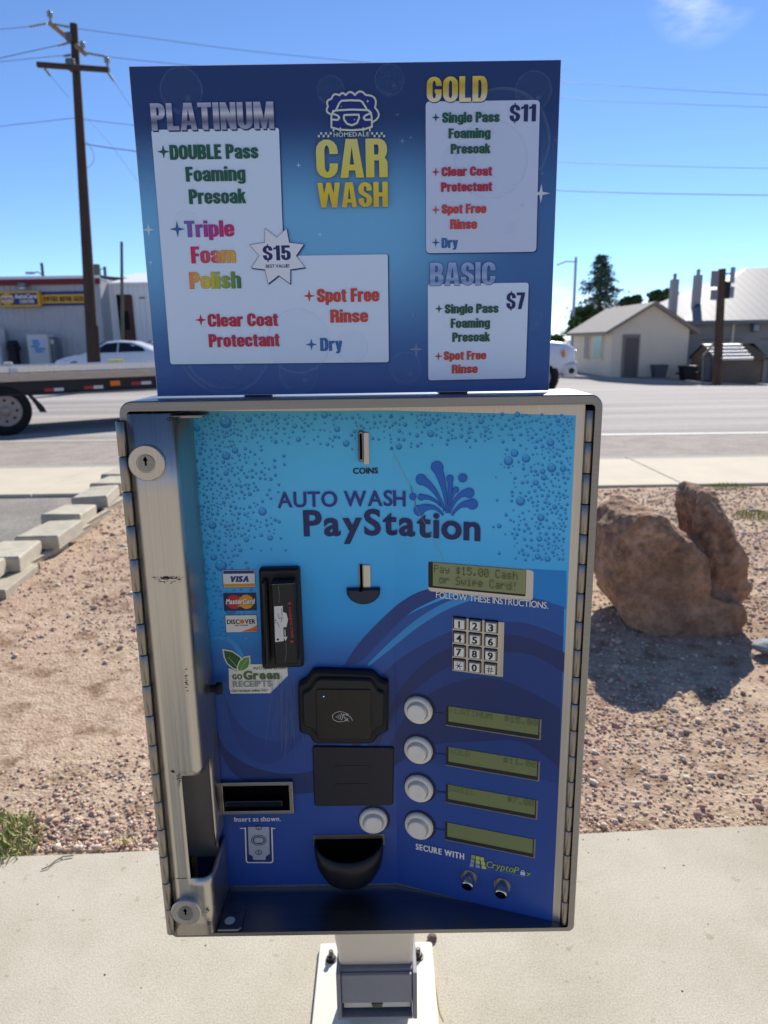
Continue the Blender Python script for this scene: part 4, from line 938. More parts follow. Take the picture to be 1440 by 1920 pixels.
def card_reader():
    f = pfr(530, 1155); fi = f.inverted()
    b = MB(); o = roundpoly(px_outline(fi, [(487, 1062), (563, 1060), (571, 1245), (494, 1249)]), .004)
    b.prism(o, 0, .010, MATS['black_plastic'], .003, f); b.build('card_reader', PS)
    rd = [c for c in PS.children if c.name.startswith('card_reader')][0]
    b = MB(); gh = lambda pts, h: (lambda o: o if sum(o[i - 1][0] * o[i][1] - o[i][0] * o[i - 1][1] for i in range(len(o))) > 0 else o[::-1])([(lambda t: (t.x, t.y))(fi @ onplane(x, y, f, h)) for x, y in pts]); o = roundpoly(gh([(488, 1092), (499, 1091), (506, 1247), (496, 1249)], .024), .0016); b.prism(o, .009, .024, MATS['black_plastic'], .0018, f); b.build('guide_rail', rd)
    b = MB(); o = roundpoly(gh([(507, 1093), (552, 1091), (558, 1246), (515, 1248)], .026), .0022); b.prism(o, .009, .026, MATS['black_plastic'], .0018, f); b.build('reader_head', rd)
    H_ = .0262; r = lambda q: (lambda t: (t.x, t.y))(fi @ onplane(q[0], q[1], f, H_))
    p = Print(lambda a, c, h: f @ V((a, c, h)), H_)
    P2 = lambda *pts: [r(q) for q in pts]
    p.poly(P2((514, 1137), (530, 1136), (532, 1202), (516, 1204)), MATS['hand_white'])
    p.poly(P2((530, 1147), (537, 1150), (540, 1162), (537, 1176), (530, 1176), (524, 1168), (522, 1158)), MATS['hand_white']); p.step(.00005)
    p.line(P2((528, 1140), (529, 1157)), .0005, MATS['ink_black']); p.line(P2((521, 1150), (523, 1160), (529, 1158), (527, 1166)), .0005, MATS['ink_black']); p.line(P2((514, 1166), (521, 1168), (524, 1176)), .0005, MATS['ink_black'])
    c = r((521, 1199)); p.disc(c[0], c[1], .0014, MATS['ink_black'], 14); c = r((517, 1163)); p.disc(c[0], c[1], .0008, MATS['ink_black'], 10)
    p.line(P2((534, 1181), (535, 1195)), .0009, MATS['hand_white']); p.poly(P2((531, 1194), (539, 1194), (535.5, 1202)), MATS['hand_white'])
    a, c = r((541, 1139)), r((546, 1196)); d = (V(c) - V(a)); L0 = d.length; e = d.normalized(); q = V((-e.y, e.x)) * -1
    q = V((e.y, -e.x)); q = q if q.x > 0 else -q
    for vs, fs in layout('MAGNETIC STRIPE', L0, .0026, off=.01, dil=.02, gap=.08, xh=None, space=.4): p.tris([tuple(V(a) + e * x + q * y) for x, y in vs], fs, MATS['stripe_red'])
    for y, s in ((1133, -1), (1201, 1)):
        cx = 542 + (y - 1135) * .07; p.poly(P2((cx - 3, y), (cx + 5, y), (cx + 1, y + s * 5)), MATS['stripe_red'])
    p.line(P2((522, 1098), (524, 1118), (523, 1130)), .0002, MATS['ink_grey']); p.line(P2((536, 1205), (537, 1224), (534, 1240)), .0002, MATS['ink_grey']); p.line(P2((508, 1096), (551, 1094)), .0002, MATS['ink_grey'])
    p.build('swipe_label', rd)
def onplane(px, py, f, h):
    o = f @ V((0, 0, h)); n = f.to_3x3() @ V((0, 0, 1)); q = ray(px, py); t = (o - V((0, 0, EYE))).dot(n) / q.dot(n); return q * t + V((0, 0, EYE))
card_reader()
def contactless():
    f = pfr(644, 1322); fi = f.inverted(); H_ = .016; b = MB()
    g = lambda pts, h: [(lambda t: (t.x, t.y))(fi @ onplane(x, y, f, h)) for x, y in pts]
    ccw = lambda o: o if sum(o[i - 1][0] * o[i][1] - o[i][0] * o[i - 1][1] for i in range(len(o))) > 0 else o[::-1]
    outer = [(588, 1252), (700, 1256), (714, 1272), (729, 1274), (728, 1368), (712, 1372), (700, 1390), (590, 1390), (580, 1372), (562, 1370), (559, 1278), (574, 1272)]
    b.prism(roundpoly(ccw(g(outer, .004)), .0055), 0, .012, MATS['black_soft'], .003, f)
    body = b.build('contactless_reader', PS)
    b = MB(); inner = [(594, 1272), (696, 1274), (709, 1296), (721, 1298), (720, 1362), (705, 1366), (694, 1386), (597, 1386), (585, 1366), (568, 1362), (566, 1300), (580, 1294)]
    b.prism(roundpoly(ccw(g(inner, .016)), .006), .011, .0165, MATS['black_plastic'], .002, f); b.build('bezel', body)
    b = MB(); scr = [(592, 1292), (696, 1293), (696, 1386), (594, 1386)]; b.prism(roundpoly(ccw(g(scr, .0175)), .004), .016, .0178, MATS['black_gloss'], .0006, f); b.build('screen', body)
    p = Print(lambda a, c, h: f @ V((a, c, h)), .0180); r = lambda *pts: g(pts, .0180); m_ = MATS['ink_white']
    (cx, cy), (ex, _) = r((638, 1344))[0], r((653, 1344))[0]; rx = ex - cx; ry = rx * .72
    p.ring(cx, cy, rx, .0004, m_, 30, ry, 20, 345)
    for k in range(4): p.ring(cx - rx * .62 + k * rx * .05, cy, rx * (.16 + .2 * k), .00045, m_, 12, rx * (.16 + .2 * k), -42, 42)
    p.line(r((651, 1341), (644, 1339), (645, 1344), (650, 1347), (654, 1353)), .00042, m_); p.line(r((651, 1341), (657, 1344), (661, 1351)), .00042, m_); p.line(r((646, 1347), (651, 1352)), .00042, m_); p.line(r((648, 1337), (654, 1340)), .00042, m_)
    p.build('wave_symbol', body)
    mat('led_blue', (90, 150, 255), .4, emit=((90, 150, 255), 2.5)); mat('led_off', (60, 62, 66), .5)
    for i, x in enumerate((607, 630, 652, 674)):
        q = MB(); c = g([(x, 1306)], .0178)[0]; q.lathe([(.0006, 0), (.0006, .0003)], MATS['led_blue' if i == 0 else 'led_off'], 10, frm=f @ Matrix.Translation((c[0], c[1], .0178))); q.build('indicator_light', body)
    f = pfr(662, 1453); fi = f.inverted(); o = px_outline(fi, [(586, 1397), (739, 1399), (737, 1508), (590, 1510)]); b = MB(); mat('cover_black', (19, 22, 36), .38)
    b.prism(roundpoly(o, .004), 0, .003, MATS['cover_black'], .0012, f)
    for py in (1440, 1474):
        c = pfr(660, py); w, h = psize(624, py - 8, 697, py + 8); b.prism(rrect(w, h, h * .48, 6), .0024, .0034, MATS['cover_black'], .0009, c)
    b.build('cover_plate', PS)
contactless()
mat('lcd', rough=.3, spec=.45, col=(140, 144, 96)); mat('lcd_dim', rough=.3, spec=.45, col=(122, 130, 82)); mat('lcd_ink', (66, 82, 56), .4); mat('lcd_ink_faint', (92, 108, 62), .4); mat('lcd_frame', (22, 24, 24), .5)
def dot(p, fn, rows, a, c, cw, ch, m_):
    for j, row in enumerate(rows):
        for i, k in enumerate(row):
            if k == '#':
                x, y = a + i * cw, c - j * ch; p.poly([fn(x, y), fn(x + cw * .84, y), fn(x + cw * .84, y - ch * .84), fn(x, y - ch * .84)], m_)
D5 = {'P': '####. #...# #...# ####. #.... #.... #....', 'a': '..... ..... .###. ....# .#### #...# .####', 'y': '..... ..... #...# #...# .#### ....# .###.', '$': '..#.. .#### #.#.. .###. ..#.# ####. ..#..', '1': '..#.. .##.. ..#.. ..#.. ..#.. ..#.. .###.',
      '5': '##### #.... ####. ....# ....# #...# .###.', '.': '..... ..... ..... ..... ..... .##.. .##..', '0': '.###. #...# #..## #.#.# ##..# #...# .###.', 'C': '.###. #...# #.... #.... #.... #...# .###.', 's': '..... ..... .###. #.... .###. ....# ####.',
      'h': '#.... #.... #.##. ##..# #...# #...# #...#', 'o': '..... ..... .###. #...# #...# #...# .###.', 'r': '..... ..... #.##. ##..# #.... #.... #....', 'S': '.#### #.... #.... .###. ....# ....# ####.', 'w': '..... ..... #...# #...# #.#.# #.#.# .#.#.',
      'i': '..#.. ..... .##.. ..#.. ..#.. ..#.. .###.', 'p': '..... ..... ####. #...# ####. #.... #....', 'e': '..... ..... .###. #...# ##### #.... .###.', 'd': '....# ....# .##.# #..## #...# #...# .####', '!': '..#.. ..#.. ..#.. ..#.. ..... ..... ..#..',
      'L': '#.... #.... #.... #.... #.... #.... #####', 'A': '.###. #...# #...# #...# ##### #...# #...#', 'T': '##### ..#.. ..#.. ..#.. ..#.. ..#.. ..#..', 'I': '.###. ..#.. ..#.. ..#.. ..#.. ..#.. .###.', 'N': '#...# #...# ##..# #.#.# #..## #...# #...#',
      'U': '#...# #...# #...# #...# #...# #...# .###.', 'M': '#...# ##.## #.#.# #.#.# #...# #...# #...#', 'G': '.###. #...# #.... #.### #...# #...# .####', 'O': '.###. #...# #...# #...# #...# #...# .###.', 'D': '###.. #..#. #...# #...# #...# #..#. ###..',
      'B': '####. #...# #...# ####. #...# #...# ####.', '7': '##### ....# ...#. ..#.. .#... .#... .#...'}
def dots(p, f, txt, x, y, cw, h, m_):
    for ch in txt:
        if ch in D5: dot(p, lambda a, c: (a, c), D5[ch].split(' '), x, y, cw / 6, h / 7, m_)
        x += cw
mat('sticker_steel', (206, 198, 186), .4, .6)
def displays():
    f = pfr(900, 1090); fi = f.inverted(); b = MB(); q = px_outline(fi, [(803, 1049), (1000, 1069), (999, 1127), (803, 1099)])
    xs = [a for a, _ in q]; ys = [c for _, c in q]; w, h = max(xs) - min(xs), .0355; cx = (max(xs) + min(xs)) / 2; cy = fi @ pan(*pp(901, 1089)); cy = cy.y
    b.prism(rrect(w, h, .004, 5, cx, cy), 0, .0008, MATS['sticker_steel'], .0003, f)
    b.prism(rrect(w * .93, h * .86, .0015, 3, cx - w * .032, cy + h * .062), .0008, .0010, MATS['lcd_frame'], 0, f); d = b.build('message_display', PS)
    p = Print(lambda a, c, hh: f @ V((a, c, hh)), .0012); m_ = MATS
    x0, x1, y0, y1 = cx - w * .49 + .0045, cx + w * .43, cy - h * .30, cy + h * .485
    rectp(p, (x0, y0), (x1, y1), m_['lcd']); p.step(); cw = (x1 - x0) / 16.4
    dots(p, f, 'Pay $15.00 Cash', x0 + cw * .2, y1 - .0025, cw, .0095, m_['lcd_ink']); dots(p, f, ' or Swipe Card!', x0 + cw * .2, y1 - .0145, cw, .0095, m_['lcd_ink'])
    p.build('screen', d)
    quads = [((835, 1316), (1013, 1350), (1012, 1391), (834, 1361)), ((836, 1392), (1010, 1426), (1009, 1470), (834, 1437)), ((836, 1464), (1006, 1499), (1005, 1542), (833, 1505)), ((834, 1536), (1002, 1573), (1001, 1612), (832, 1575))]
    for i, qd in enumerate(quads):
        cxp, cyp = sum(t[0] for t in qd) / 4, sum(t[1] for t in qd) / 4; f = pfr(cxp, cyp); fi = f.inverted(); q = px_outline(fi, qd)
        w = max(a for a, _ in q) - min(a for a, _ in q); h = .0262; b = MB()
        b.prism(rrect(w, h, .0004, 2), 0, .0006, MATS['steel_h'], .0002, f); b.prism(rrect(w - .0022, h - .0015, .0003, 2, -.0008, .0007), .0006, .0008, MATS['lcd_frame'], 0, f)
        d = b.build('price_display', PS); p = Print((lambda f: lambda a, c, hh: f @ V((a, c, hh)))(f), .0010)
        x0, x1 = -w / 2 + .0035, w / 2 - .0032; y0, y1 = -h / 2 + .0065, h / 2 - .0002; rectp(p, (x0, y0), (x1, y1), MATS['lcd_dim']); p.step(); cw = (x1 - x0) / 16.2
        t = [('PLATINUM  $15.00'), ('GOLD      $11.00'), ('BASIC      $7.00'), ''][i]
        dots(p, f, t, x0 + cw * .2, y1 - .0012, cw, .0075, MATS['lcd_ink_faint']); p.build('screen', d)
    # lead lines from button to display
    for by, ly in ((1404, 1413), (1476, 1484), (1545, 1554), (1329, 1337)): p = Print(pan, .0010); p.line(L_((800, ly - 2), (836, ly + 2)), .0022, MATS['film_deep']); p.build('lead_line', PS)
displays()
def buttons():
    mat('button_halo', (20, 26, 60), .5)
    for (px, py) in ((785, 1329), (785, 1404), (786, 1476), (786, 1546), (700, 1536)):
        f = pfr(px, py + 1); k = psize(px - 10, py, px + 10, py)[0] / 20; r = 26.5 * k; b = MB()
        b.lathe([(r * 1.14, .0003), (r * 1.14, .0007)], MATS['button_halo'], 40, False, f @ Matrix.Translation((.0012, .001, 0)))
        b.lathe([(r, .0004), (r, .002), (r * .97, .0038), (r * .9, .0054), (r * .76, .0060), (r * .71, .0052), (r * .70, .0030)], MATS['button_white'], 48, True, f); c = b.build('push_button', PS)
        q = MB(); rr = r * .645; q.lathe([(rr, .002), (rr, .0098), (rr * .95, .0110), (rr * .85, .0113), (rr * .5, .0108), (.0001, .0106)], MATS['button_white'], 40, True, f); q.build('button_cap', c)
buttons()
def keypad():
    f = pfr(896, 1213); fi = f.inverted(); q = px_outline(fi, [(848, 1150), (943, 1161), (942, 1277), (848, 1263)])
    w = max(a for a, _ in q) - min(a for a, _ in q); h = .0665; b = MB(); cy = (fi @ pan(*pp(896, 1213.5))).y + .0008
    b.prism(rrect(w, h, .0006, 2, 0, cy), 0, .0014, MATS['steel'], .0004, f); kp = b.build('keypad', PS)
    for j, row in enumerate(('123', '456', '789', '*0#')):
        for i, ch in enumerate(row):
            x, y = -w / 2 + .0084 + i * .0180, cy + h / 2 - .0066 - j * .0169
            b = MB(); b.prism(rrect(.0154, .0150, .0012, 3, x, y), .0014, .0017, MATS['void'], 0, f); b.prism(rrect(.0140, .0136, .0014, 3, x, y), .0016, .0042, MATS['steel_dark'], .0012, f)
            b.prism(rrect(.0112, .0104, .0008, 3, x, y - .0005), .0040, .0046, MATS['white_plastic'], .0002, f)
            p = Print(lambda a, c, hh: f @ V((a, c, hh)), .0047)
            if ch in '*#':
                for t in ((0, 60, 120) if ch == '*' else ()): d = V((math.cos(R(t)), math.sin(R(t)))) * .0042; p.line([(x - d.x, y - .0005 - d.y), (x + d.x, y - .0005 + d.y)], .0008, MATS['ink_black'])
                if ch == '#':
                    for t in (-.0014, .0014): p.line([(x + t - .0004, y - .0046), (x + t + .0004, y + .0036)], .0008, MATS['ink_black']); p.line([(x - .0038, y - .0005 + t), (x + .0038, y - .0005 + t)], .0008, MATS['ink_black'])
            else: p.text(ch, x - (.0030 if ch != '1' else .0014), x + (.0030 if ch != '1' else .0010), y - .0045, .0080, MATS['ink_black'], off=.025, dil=.02, xh=None)
            vs0 = p.mb; 
            base = len(b.v); b.v += vs0.v; b.f += [tuple(k + base for k in t) for t in vs0.f]; b.mi += [b.m(vs0.mats[k]) for k in vs0.mi]; b.sm += vs0.sm
            b.build('key', kp)
keypad()
def bill_acceptor():
    f = pfr(482, 1492); w, h = psize(411, 1463, 553, 1521); b = MB(); st = MATS['steel_h']; t = .0052; d = .006
    b.bbox((0, h / 2 - t / 2, d / 2), (w, t, d), st, .001); b.bbox((0, -h / 2 + t / 2, d / 2), (w - .0002, t, d * .96), st, .001)
    for sx in (-1, 1): b.bbox((sx * (w / 2 - t / 2), 0, d / 2 - .0002), (t, h - .0005, d), st, .001)
    b.box((0, 0, .0006), (w - t, h - t, .001), MATS['void']); b.M = Matrix.Identity(4); b.v = [tuple(f @ V(p)) for p in b.v]; ba = b.build('bill_acceptor', PS)
    b = MB(); b.bbox((-.003, -.0035, .0065), (w * .78, .0085, .011), MATS['black_gloss'], .001); b.v = [tuple(f @ V(p)) for p in b.v]; b.build('bill_tray', ba)
    p = Print(pan, .0012); M_ = MATS
    p.line(L_((451, 1552), (516, 1552)), .0012, M_['ink_white']); mat('note_grey', (168, 174, 186), .45)
    p.poly(L_((459, 1550), (511, 1550), (513, 1613), (510, 1617), (464, 1617), (461, 1613)), M_['ink_white']); p.step(.00003); p.poly(L_((461.5, 1549), (508.5, 1549), (510.5, 1613), (508, 1615), (465.5, 1615), (463.5, 1613)), M_['film_deep']); p.step(.00003)
    p.poly(L_((465, 1549), (505, 1549), (506, 1600), (499, 1604), (498, 1611), (475, 1611), (474, 1604), (467, 1600)), M_['note_grey']); p.step(.00003)
    for y, r in ((1574, 14.5), (1597, 6.6), (1551, 6.0)):
        c = pp(485.5, y); k = psize(480, y, 490, y)[0] / 10; p.disc(c[0], c[1], r * k, M_['ink_black'], 24, r * k * .8); p.disc(c[0], c[1], (r - 1.6) * k, M_['note_grey'], 24, (r - 1.6) * k * .78)
        if r > 10: p.disc(c[0], c[1], (r - 3.2) * k, M_['ink_black'], 24, (r - 3.2) * k * .75); p.disc(c[0] - 3 * k, c[1], 6 * k, M_['note_grey'], 14); p.disc(c[0] + 3 * k, c[1], 6 * k, M_['note_grey'], 14)
        else: p.text('S', c[0] - 1.7 * k, c[0] + 1.7 * k, c[1] - r * .42 * k, r * .9 * k, M_['ink_black'], off=.02, dil=.04, xh=None)
    p.build('note_pictogram', PANEL)
bill_acceptor()
def coin_cup():
    f = pfr(654, 1566); w, h = psize(586, 1562, 722, 1666); b = MB(); kx = w / 136
    b.prism(rrect(w * 1.0, .0160, .0005, 2, 0, -.006), 0, .0016, MATS['steel_h'], .0004, f); b.prism([(w * .455 * math.cos(R(180 + 180 * k / 20)), -.030 + (.026 if k in (0, 20) else 0) - .020 * math.sin(R(180 * k / 20))) for k in range(21)], .0016, .002, MATS['void'], 0, f)
    b.build('cup_opening', PS)
    # the cup: a half bowl standing out from the panel
    b = MB(); n = 24; R0 = w * .485; D0 = .030; vs = []; fs = []
    prof = [(1.0, 1.0, -.004), (.99, 1.0, -.020), (.93, .93, -.036), (.78, .78, -.050), (.5, .55, -.0585), (.02, .05, -.0605)]
    for (kr, kd, y) in prof:
        for k in range(n + 1):
            a = R(180 * k / n); vs.append((R0 * kr * math.cos(a), y - .012 * kd * math.sin(a) ** 1.5, .0022 + D0 * kd * math.sin(a) ** .8))
    m = n + 1
    for j in range(len(prof) - 1):
        for k in range(n): fs.append((j * m + k, j * m + k + 1, (j + 1) * m + k + 1, (j + 1) * m + k))
    b.M = f; b.add(vs, fs, MATS['black_plastic'], True); o = b.build('coin_cup', PS); md = o.modifiers.new('thickness', 'SOLIDIFY'); md.thickness = .0022; md.offset = -1
coin_cup()
mat('chrome', (190, 194, 198), .15, 1.0)
def logo_cryptopay():
    p = Print(pan, .0012); M_ = MATS; mat('lime', (150, 172, 48), .45); mat('lime_pale', (190, 202, 92), .45)
    for i in range(3):
        for j in range(3):
            x, y = 884.5 + i * 8.3 - (j * 1.2) * (1 - i), 1601.5 + i * 2 + j * 7.6; m_ = M_[['lime', 'lime_pale', 'lime_pale'][i] if j < 2 - (i == 0) + (i == 2) else 'ink_grey']
            p.poly(L_((x, y), (x + 6.6, y + 1.4), (x + 6.8 + j * .8 * (i - .5), y + 8), (x - .6 + j * .4 * (i - 1), y + 6.6)), m_)
    a, c, q = pp(911, 1624), pp(973, 1635), pp(911, 1612); p.text('CryptoP', a[0], c[0] - .001, a[1], q[1] - a[1], M_['lime'], off=.0, dil=.02, gap=.05, xh=.74, slant=.18)
    a, c = pp(988, 1639), pp(995.5, 1640); p.text('y', a[0] - .0008, c[0], a[1] - .0002, .006, M_['lime'], off=.0, dil=.02, xh=.74, slant=.18)
    c = pp(980.5, 1637); p.ring(c[0], c[1] + .0025, .0021, .0007, M_['ink_white'], 12, .0026, 0, 180)
    for k in range(3): rectp(p, (c[0] - .0028, c[1] + .0014 - k * .0016), (c[0] + .0028, c[1] + .0025 - k * .0016), M_['ink_white'])
    a, c2 = pp(940, 1634), pp(985, 1643); p.text('Secure Payment Technology', a[0], c2[0], c2[1] + .0002, .0009, M_['ink_grey'], off=0, dil=.02, gap=.1, xh=.74)
    p.build('payment_logo', PANEL)
    for px, py in ((880, 1648), (942, 1663)):
        f = pfr(px, py - 4); b = MB(); t = f @ Matrix.Rotation(R(14), 4, 'X')
        b.lathe([(.0104, .0004), (.0104, .0014)], MATS['steel_dark'], 24, True, f); b.lathe([(.0074, .0), (.0078, .003), (.0078, .0125), (.0074, .0136), (.0062, .0140)], MATS['chrome'], 28, True, t); b.lathe([(.0062, .0140), (.0060, .0143), (.0001, .0144)], MATS['void'], 24, False, t)
        b.build('knob', PS)
logo_cryptopay()
# ================================================================== MENU SIGN
YS = .755
def sg(px, py): p = atY(px, py, YS); return (p.x, p.z)
def G_(*pts): return [sg(*p) for p in pts]
def menu_sign():
    (xa, za), (xb, zb) = sg(242, 124), sg(1052, 112); x0, x1 = xa - .0005, xb + .0002; z1 = (za + zb) / 2; z0 = ZT + .0018
    T = thing('menu_sign', 'blue bubble-print car wash price board with three pale panels standing on the pay station', 'price sign', ((x0 + x1) / 2, YS, ZT))
    mat('sign_edge', (214, 216, 220), .5)
    def bgm(nt, n, L, b):
        sep = n.new('ShaderNodeSeparateXYZ'); L(n.new('ShaderNodeTexCoord').outputs['Object'], sep.inputs[0])
        def mr(src, a, c, lo, hi):
            m = n.new('ShaderNodeMapRange'); m.interpolation_type = 'SMOOTHSTEP'; L(src, m.inputs[0]); m.inputs[1].default_value = a; m.inputs[2].default_value = c; m.inputs[3].default_value = lo; m.inputs[4].default_value = hi; return m.outputs[0]
        def mul(a, c):
            m = n.new('ShaderNodeMath'); m.operation = 'MULTIPLY'; L(a, m.inputs[0]); L(c, m.inputs[1]); return m.outputs[0]
        up = mr(sep.outputs[2], sg(640, 215)[1], sg(640, 420)[1], 0, 1); dn = mr(sep.outputs[2], sg(640, 690)[1], sg(640, 450)[1], 0, 1)
        rt = mr(sep.outputs[0], sg(700, 400)[0], sg(990, 400)[0], 1, .12)
        f = mul(mul(up, dn), rt); base = mr(sep.outputs[2], sg(640, 180)[1], sg(640, 420)[1], 0, 1)
        c = tmix(n, L, base, C(42, 64, 112), C(54, 96, 156)); L(tmix(n, L, f, c, C(112, 178, 222)), b.inputs['Base Color'])
    nodemat('sign_print', .3, bgm)
    b = MB(); b.box(((x0 + x1) / 2, YS + .0021, (z0 + z1) / 2), (x1 - x0, .0038, z1 - z0), MATS['sign_edge'])
    b.add([(x0 + .0004, YS, z0 + .0004), (x1 - .0004, YS, z0 + .0004), (x1 - .0004, YS, z1 - .0004), (x0 + .0004, YS, z1 - .0004)], [(0, 1, 2, 3)], MATS['sign_print']); b.build('board', T)
    b = MB()
    for x in (-.13, .075):
        b.bbox((x, YS + .0055, ZT + .07), (.03, .003, .138), MATS['steel_dark'], .0006); b.bbox((x, YS + .019, ZT + .0017), (.03, .026, .003), MATS['steel_dark'], .0006)
    b.build('bracket', T)
    fn = lambda a, c, h: V((a, YS - h, c))
    def alpha(name, col, a):
        m = mat(name, col, .35); m.node_tree.nodes['Principled BSDF'].inputs['Alpha'].default_value = a; return m
    b1, b2 = alpha('bubble_film', (150, 190, 235), .028), alpha('bubble_rim', (190, 214, 240), .065); spk = alpha('sparkle_film', (228, 236, 246), .75); spk2 = alpha('sparkle_faint', (210, 225, 245), .2)
    def star(p, px, py, r, m_, thin=.16):
        c = V(sg(px, py)); k = (sg(px + 5, py)[0] - sg(px - 5, py)[0]) / 10; pts = []
        for i in range(8): a = R(45 * i); q = r * k * (1 if i % 2 == 0 else thin * 1.5); pts.append((c.x + q * math.cos(a), c.y + q * math.sin(a)))
        p.poly(pts, m_)
    mm = MATS
    for px, py, r in ((340, 170, 62), (730, 150, 60), (940, 265, 92), (318, 560, 38), (1000, 600, 18), (958, 428, 10), (276, 275, 20), (265, 366, 10), (280, 330, 60), (420, 650, 88), (560, 700, 40), (880, 230, 46), (760, 690, 30), (310, 690, 26), (1000, 170, 34), (620, 170, 26)):
        p = Print(fn, .0003 + .00001 * (px % 37)); c = sg(px, py); k = (sg(px + 5, py)[0] - sg(px - 5, py)[0]) / 10; rr = r * k
        ok = x0 < c[0] - rr and c[0] + rr < x1 and z0 < c[1] - rr and c[1] + rr < z1
        if not ok: rr = max(.002, min(c[0] - x0, x1 - c[0], c[1] - z0, z1 - c[1]) - .001)
        p.disc(c[0], c[1], rr, b1, 40); p.ring(c[0], c[1], rr, rr * .05, b2, 40); p.ring(c[0], c[1], rr * .9, rr * .07, b2, 20, None, 200, 280); p.disc(c[0] + rr * .3, c[1] - rr * .35, rr * .14, b2, 14); p.build('bubble', T)
    for px, py, r in ((279, 431, 12), (283, 492, 5), (754, 265, 7), (770, 258, 4), (780, 655, 14), (1042, 263, 5), (300, 205, 4), (560, 310, 5), (745, 215, 4), (600, 440, 5), (775, 590, 5)): p = Print(fn, .0007); star(p, px, py, r, spk2 if r > 12 or px > 600 else spk); p.build('sparkle', T)
    # pale panels
    mat('panel_pale', (208, 227, 247), .34); mat('panel_lilac', (194, 208, 234), .34); mat('sign_outline', (26, 60, 120), .35)
    def panel(pts, r, m_):
        p = Print(fn, .0008); o = roundpoly(G_(*pts), r); c = o if sum(o[i - 1][0] * o[i][1] - o[i][0] * o[i - 1][1] for i in range(len(o))) > 0 else o[::-1]
        p.poly([(x + .0005, y - .0006) for x, y in inset(c, -.0006)], mm['sign_outline']); p.poly(c, m_); p.build('panel', T)
    panel([(284, 244), (523, 240), (532, 480), (727, 477), (729, 679), (320, 683)], .0025, mm['panel_pale'])
    panel([(798, 191), (1012, 188), (1005, 472), (799, 475)], .004, mm['panel_lilac']); panel([(802, 533), (991, 530), (985, 709), (803, 713)], .003, mm['panel_pale'])
    for px, py, r in ((920, 300, 70), (958, 428, 10), (860, 300, 30), (560, 640, 60), (350, 420, 24), (660, 650, 30)):
        p = Print(fn, .00095 + .00001 * (px % 13)); c = sg(px, py); k = (sg(px + 5, py)[0] - sg(px - 5, py)[0]) / 10; p.disc(c[0], c[1], r * k, b1, 36); p.ring(c[0], c[1], r * k, r * k * .06, b2, 36); p.build('bubble', T)
    for px, py, r in ((1014, 363, 17), (979, 385, 7), (964, 347, 5), (1016, 326, 4)): p = Print(fn, .0011); star(p, px, py, r, spk if r > 8 else spk2); p.build('sparkle', T)
    # words
    def ink(name, col): return mat(name, col, .4)
    gr, rd_, og, bl, nv = ink('text_green', (28, 92, 66)), ink('text_crimson', (190, 32, 66)), ink('text_orange', (208, 66, 50)), ink('text_blue', (42, 104, 170)), ink('text_price', (30, 40, 96))
    edge = ink('text_edge', (36, 44, 66))
    zr = lambda y, x=600: sg(x, y)[1]
    pl = mat('metal_print', rough=.3, ramp=[(zr(246, 400), (172, 178, 196)), (zr(238, 400), (150, 156, 178)), (zr(229, 400), (96, 98, 120)), (zr(222, 400), (140, 140, 156)), (zr(214, 400), (206, 208, 220)), (zr(203, 400), (140, 146, 172)), (zr(194, 400), (176, 180, 204))])
    gd = mat('gold_print', rough=.3, ramp=[(zr(194, 850), (238, 226, 150)), (zr(181, 850), (208, 206, 182)), (zr(176, 850), (206, 186, 84)), (zr(160, 850), (190, 164, 36)), (zr(144, 850), (226, 208, 70))])
    bs = mat('basic_print', rough=.3, ramp=[(zr(537, 860), (160, 186, 222)), (zr(526, 860), (112, 144, 196)), (zr(520, 860), (156, 180, 216)), (zr(508, 860), (120, 150, 202)), (zr(492, 860), (150, 178, 220))])
    yw = mat('yellow_print', rough=.3, ramp=[(zr(392, 660), (214, 180, 40)), (zr(345, 660), (222, 204, 50)), (zr(300, 660), (216, 208, 96)), (zr(262, 660), (214, 206, 120))])
    def word(p, t, x0, x1, yb, yt, m_, edge_=None, shadow=None, e=.00022, **kw):
        a, c = sg(x0, yb), sg(x1, yb); q = sg(x0, yt); cap = q[1] - a[1]
        if shadow: p.heavy(t, a[0] + shadow[1] * .001, c[0] + shadow[1] * .001, a[1] - shadow[2] * .001, cap, shadow[0]); p.step(.00002)
        if edge_:
            for dx, dy in ((-1, -1), (1, -1), (-1, 1), (1, 1)): p.heavy(t, a[0] + dx * e, c[0] + dx * e, a[1] + dy * e, cap, edge_)
            p.step(.00002)
        p.heavy(t, a[0], c[0], a[1], cap, m_)
    shd = ink('heading_shadow', (40, 58, 128))
    for t, xa_, xb_, yb, yt, m_, ed, sh in (('PLATINUM', 286, 515, 246, 195, pl, shd, (shd, .9, 1.2)), ('GOLD', 800, 913, 193, 145, gd, shd, (shd, .4, .8)), ('BASIC', 806, 928, 536, 493, bs, shd, (shd, .4, .5))):
        p = Print(fn, .0012); word(p, t, xa_, xb_, yb, yt, m_, ed, sh); p.build('heading', T)
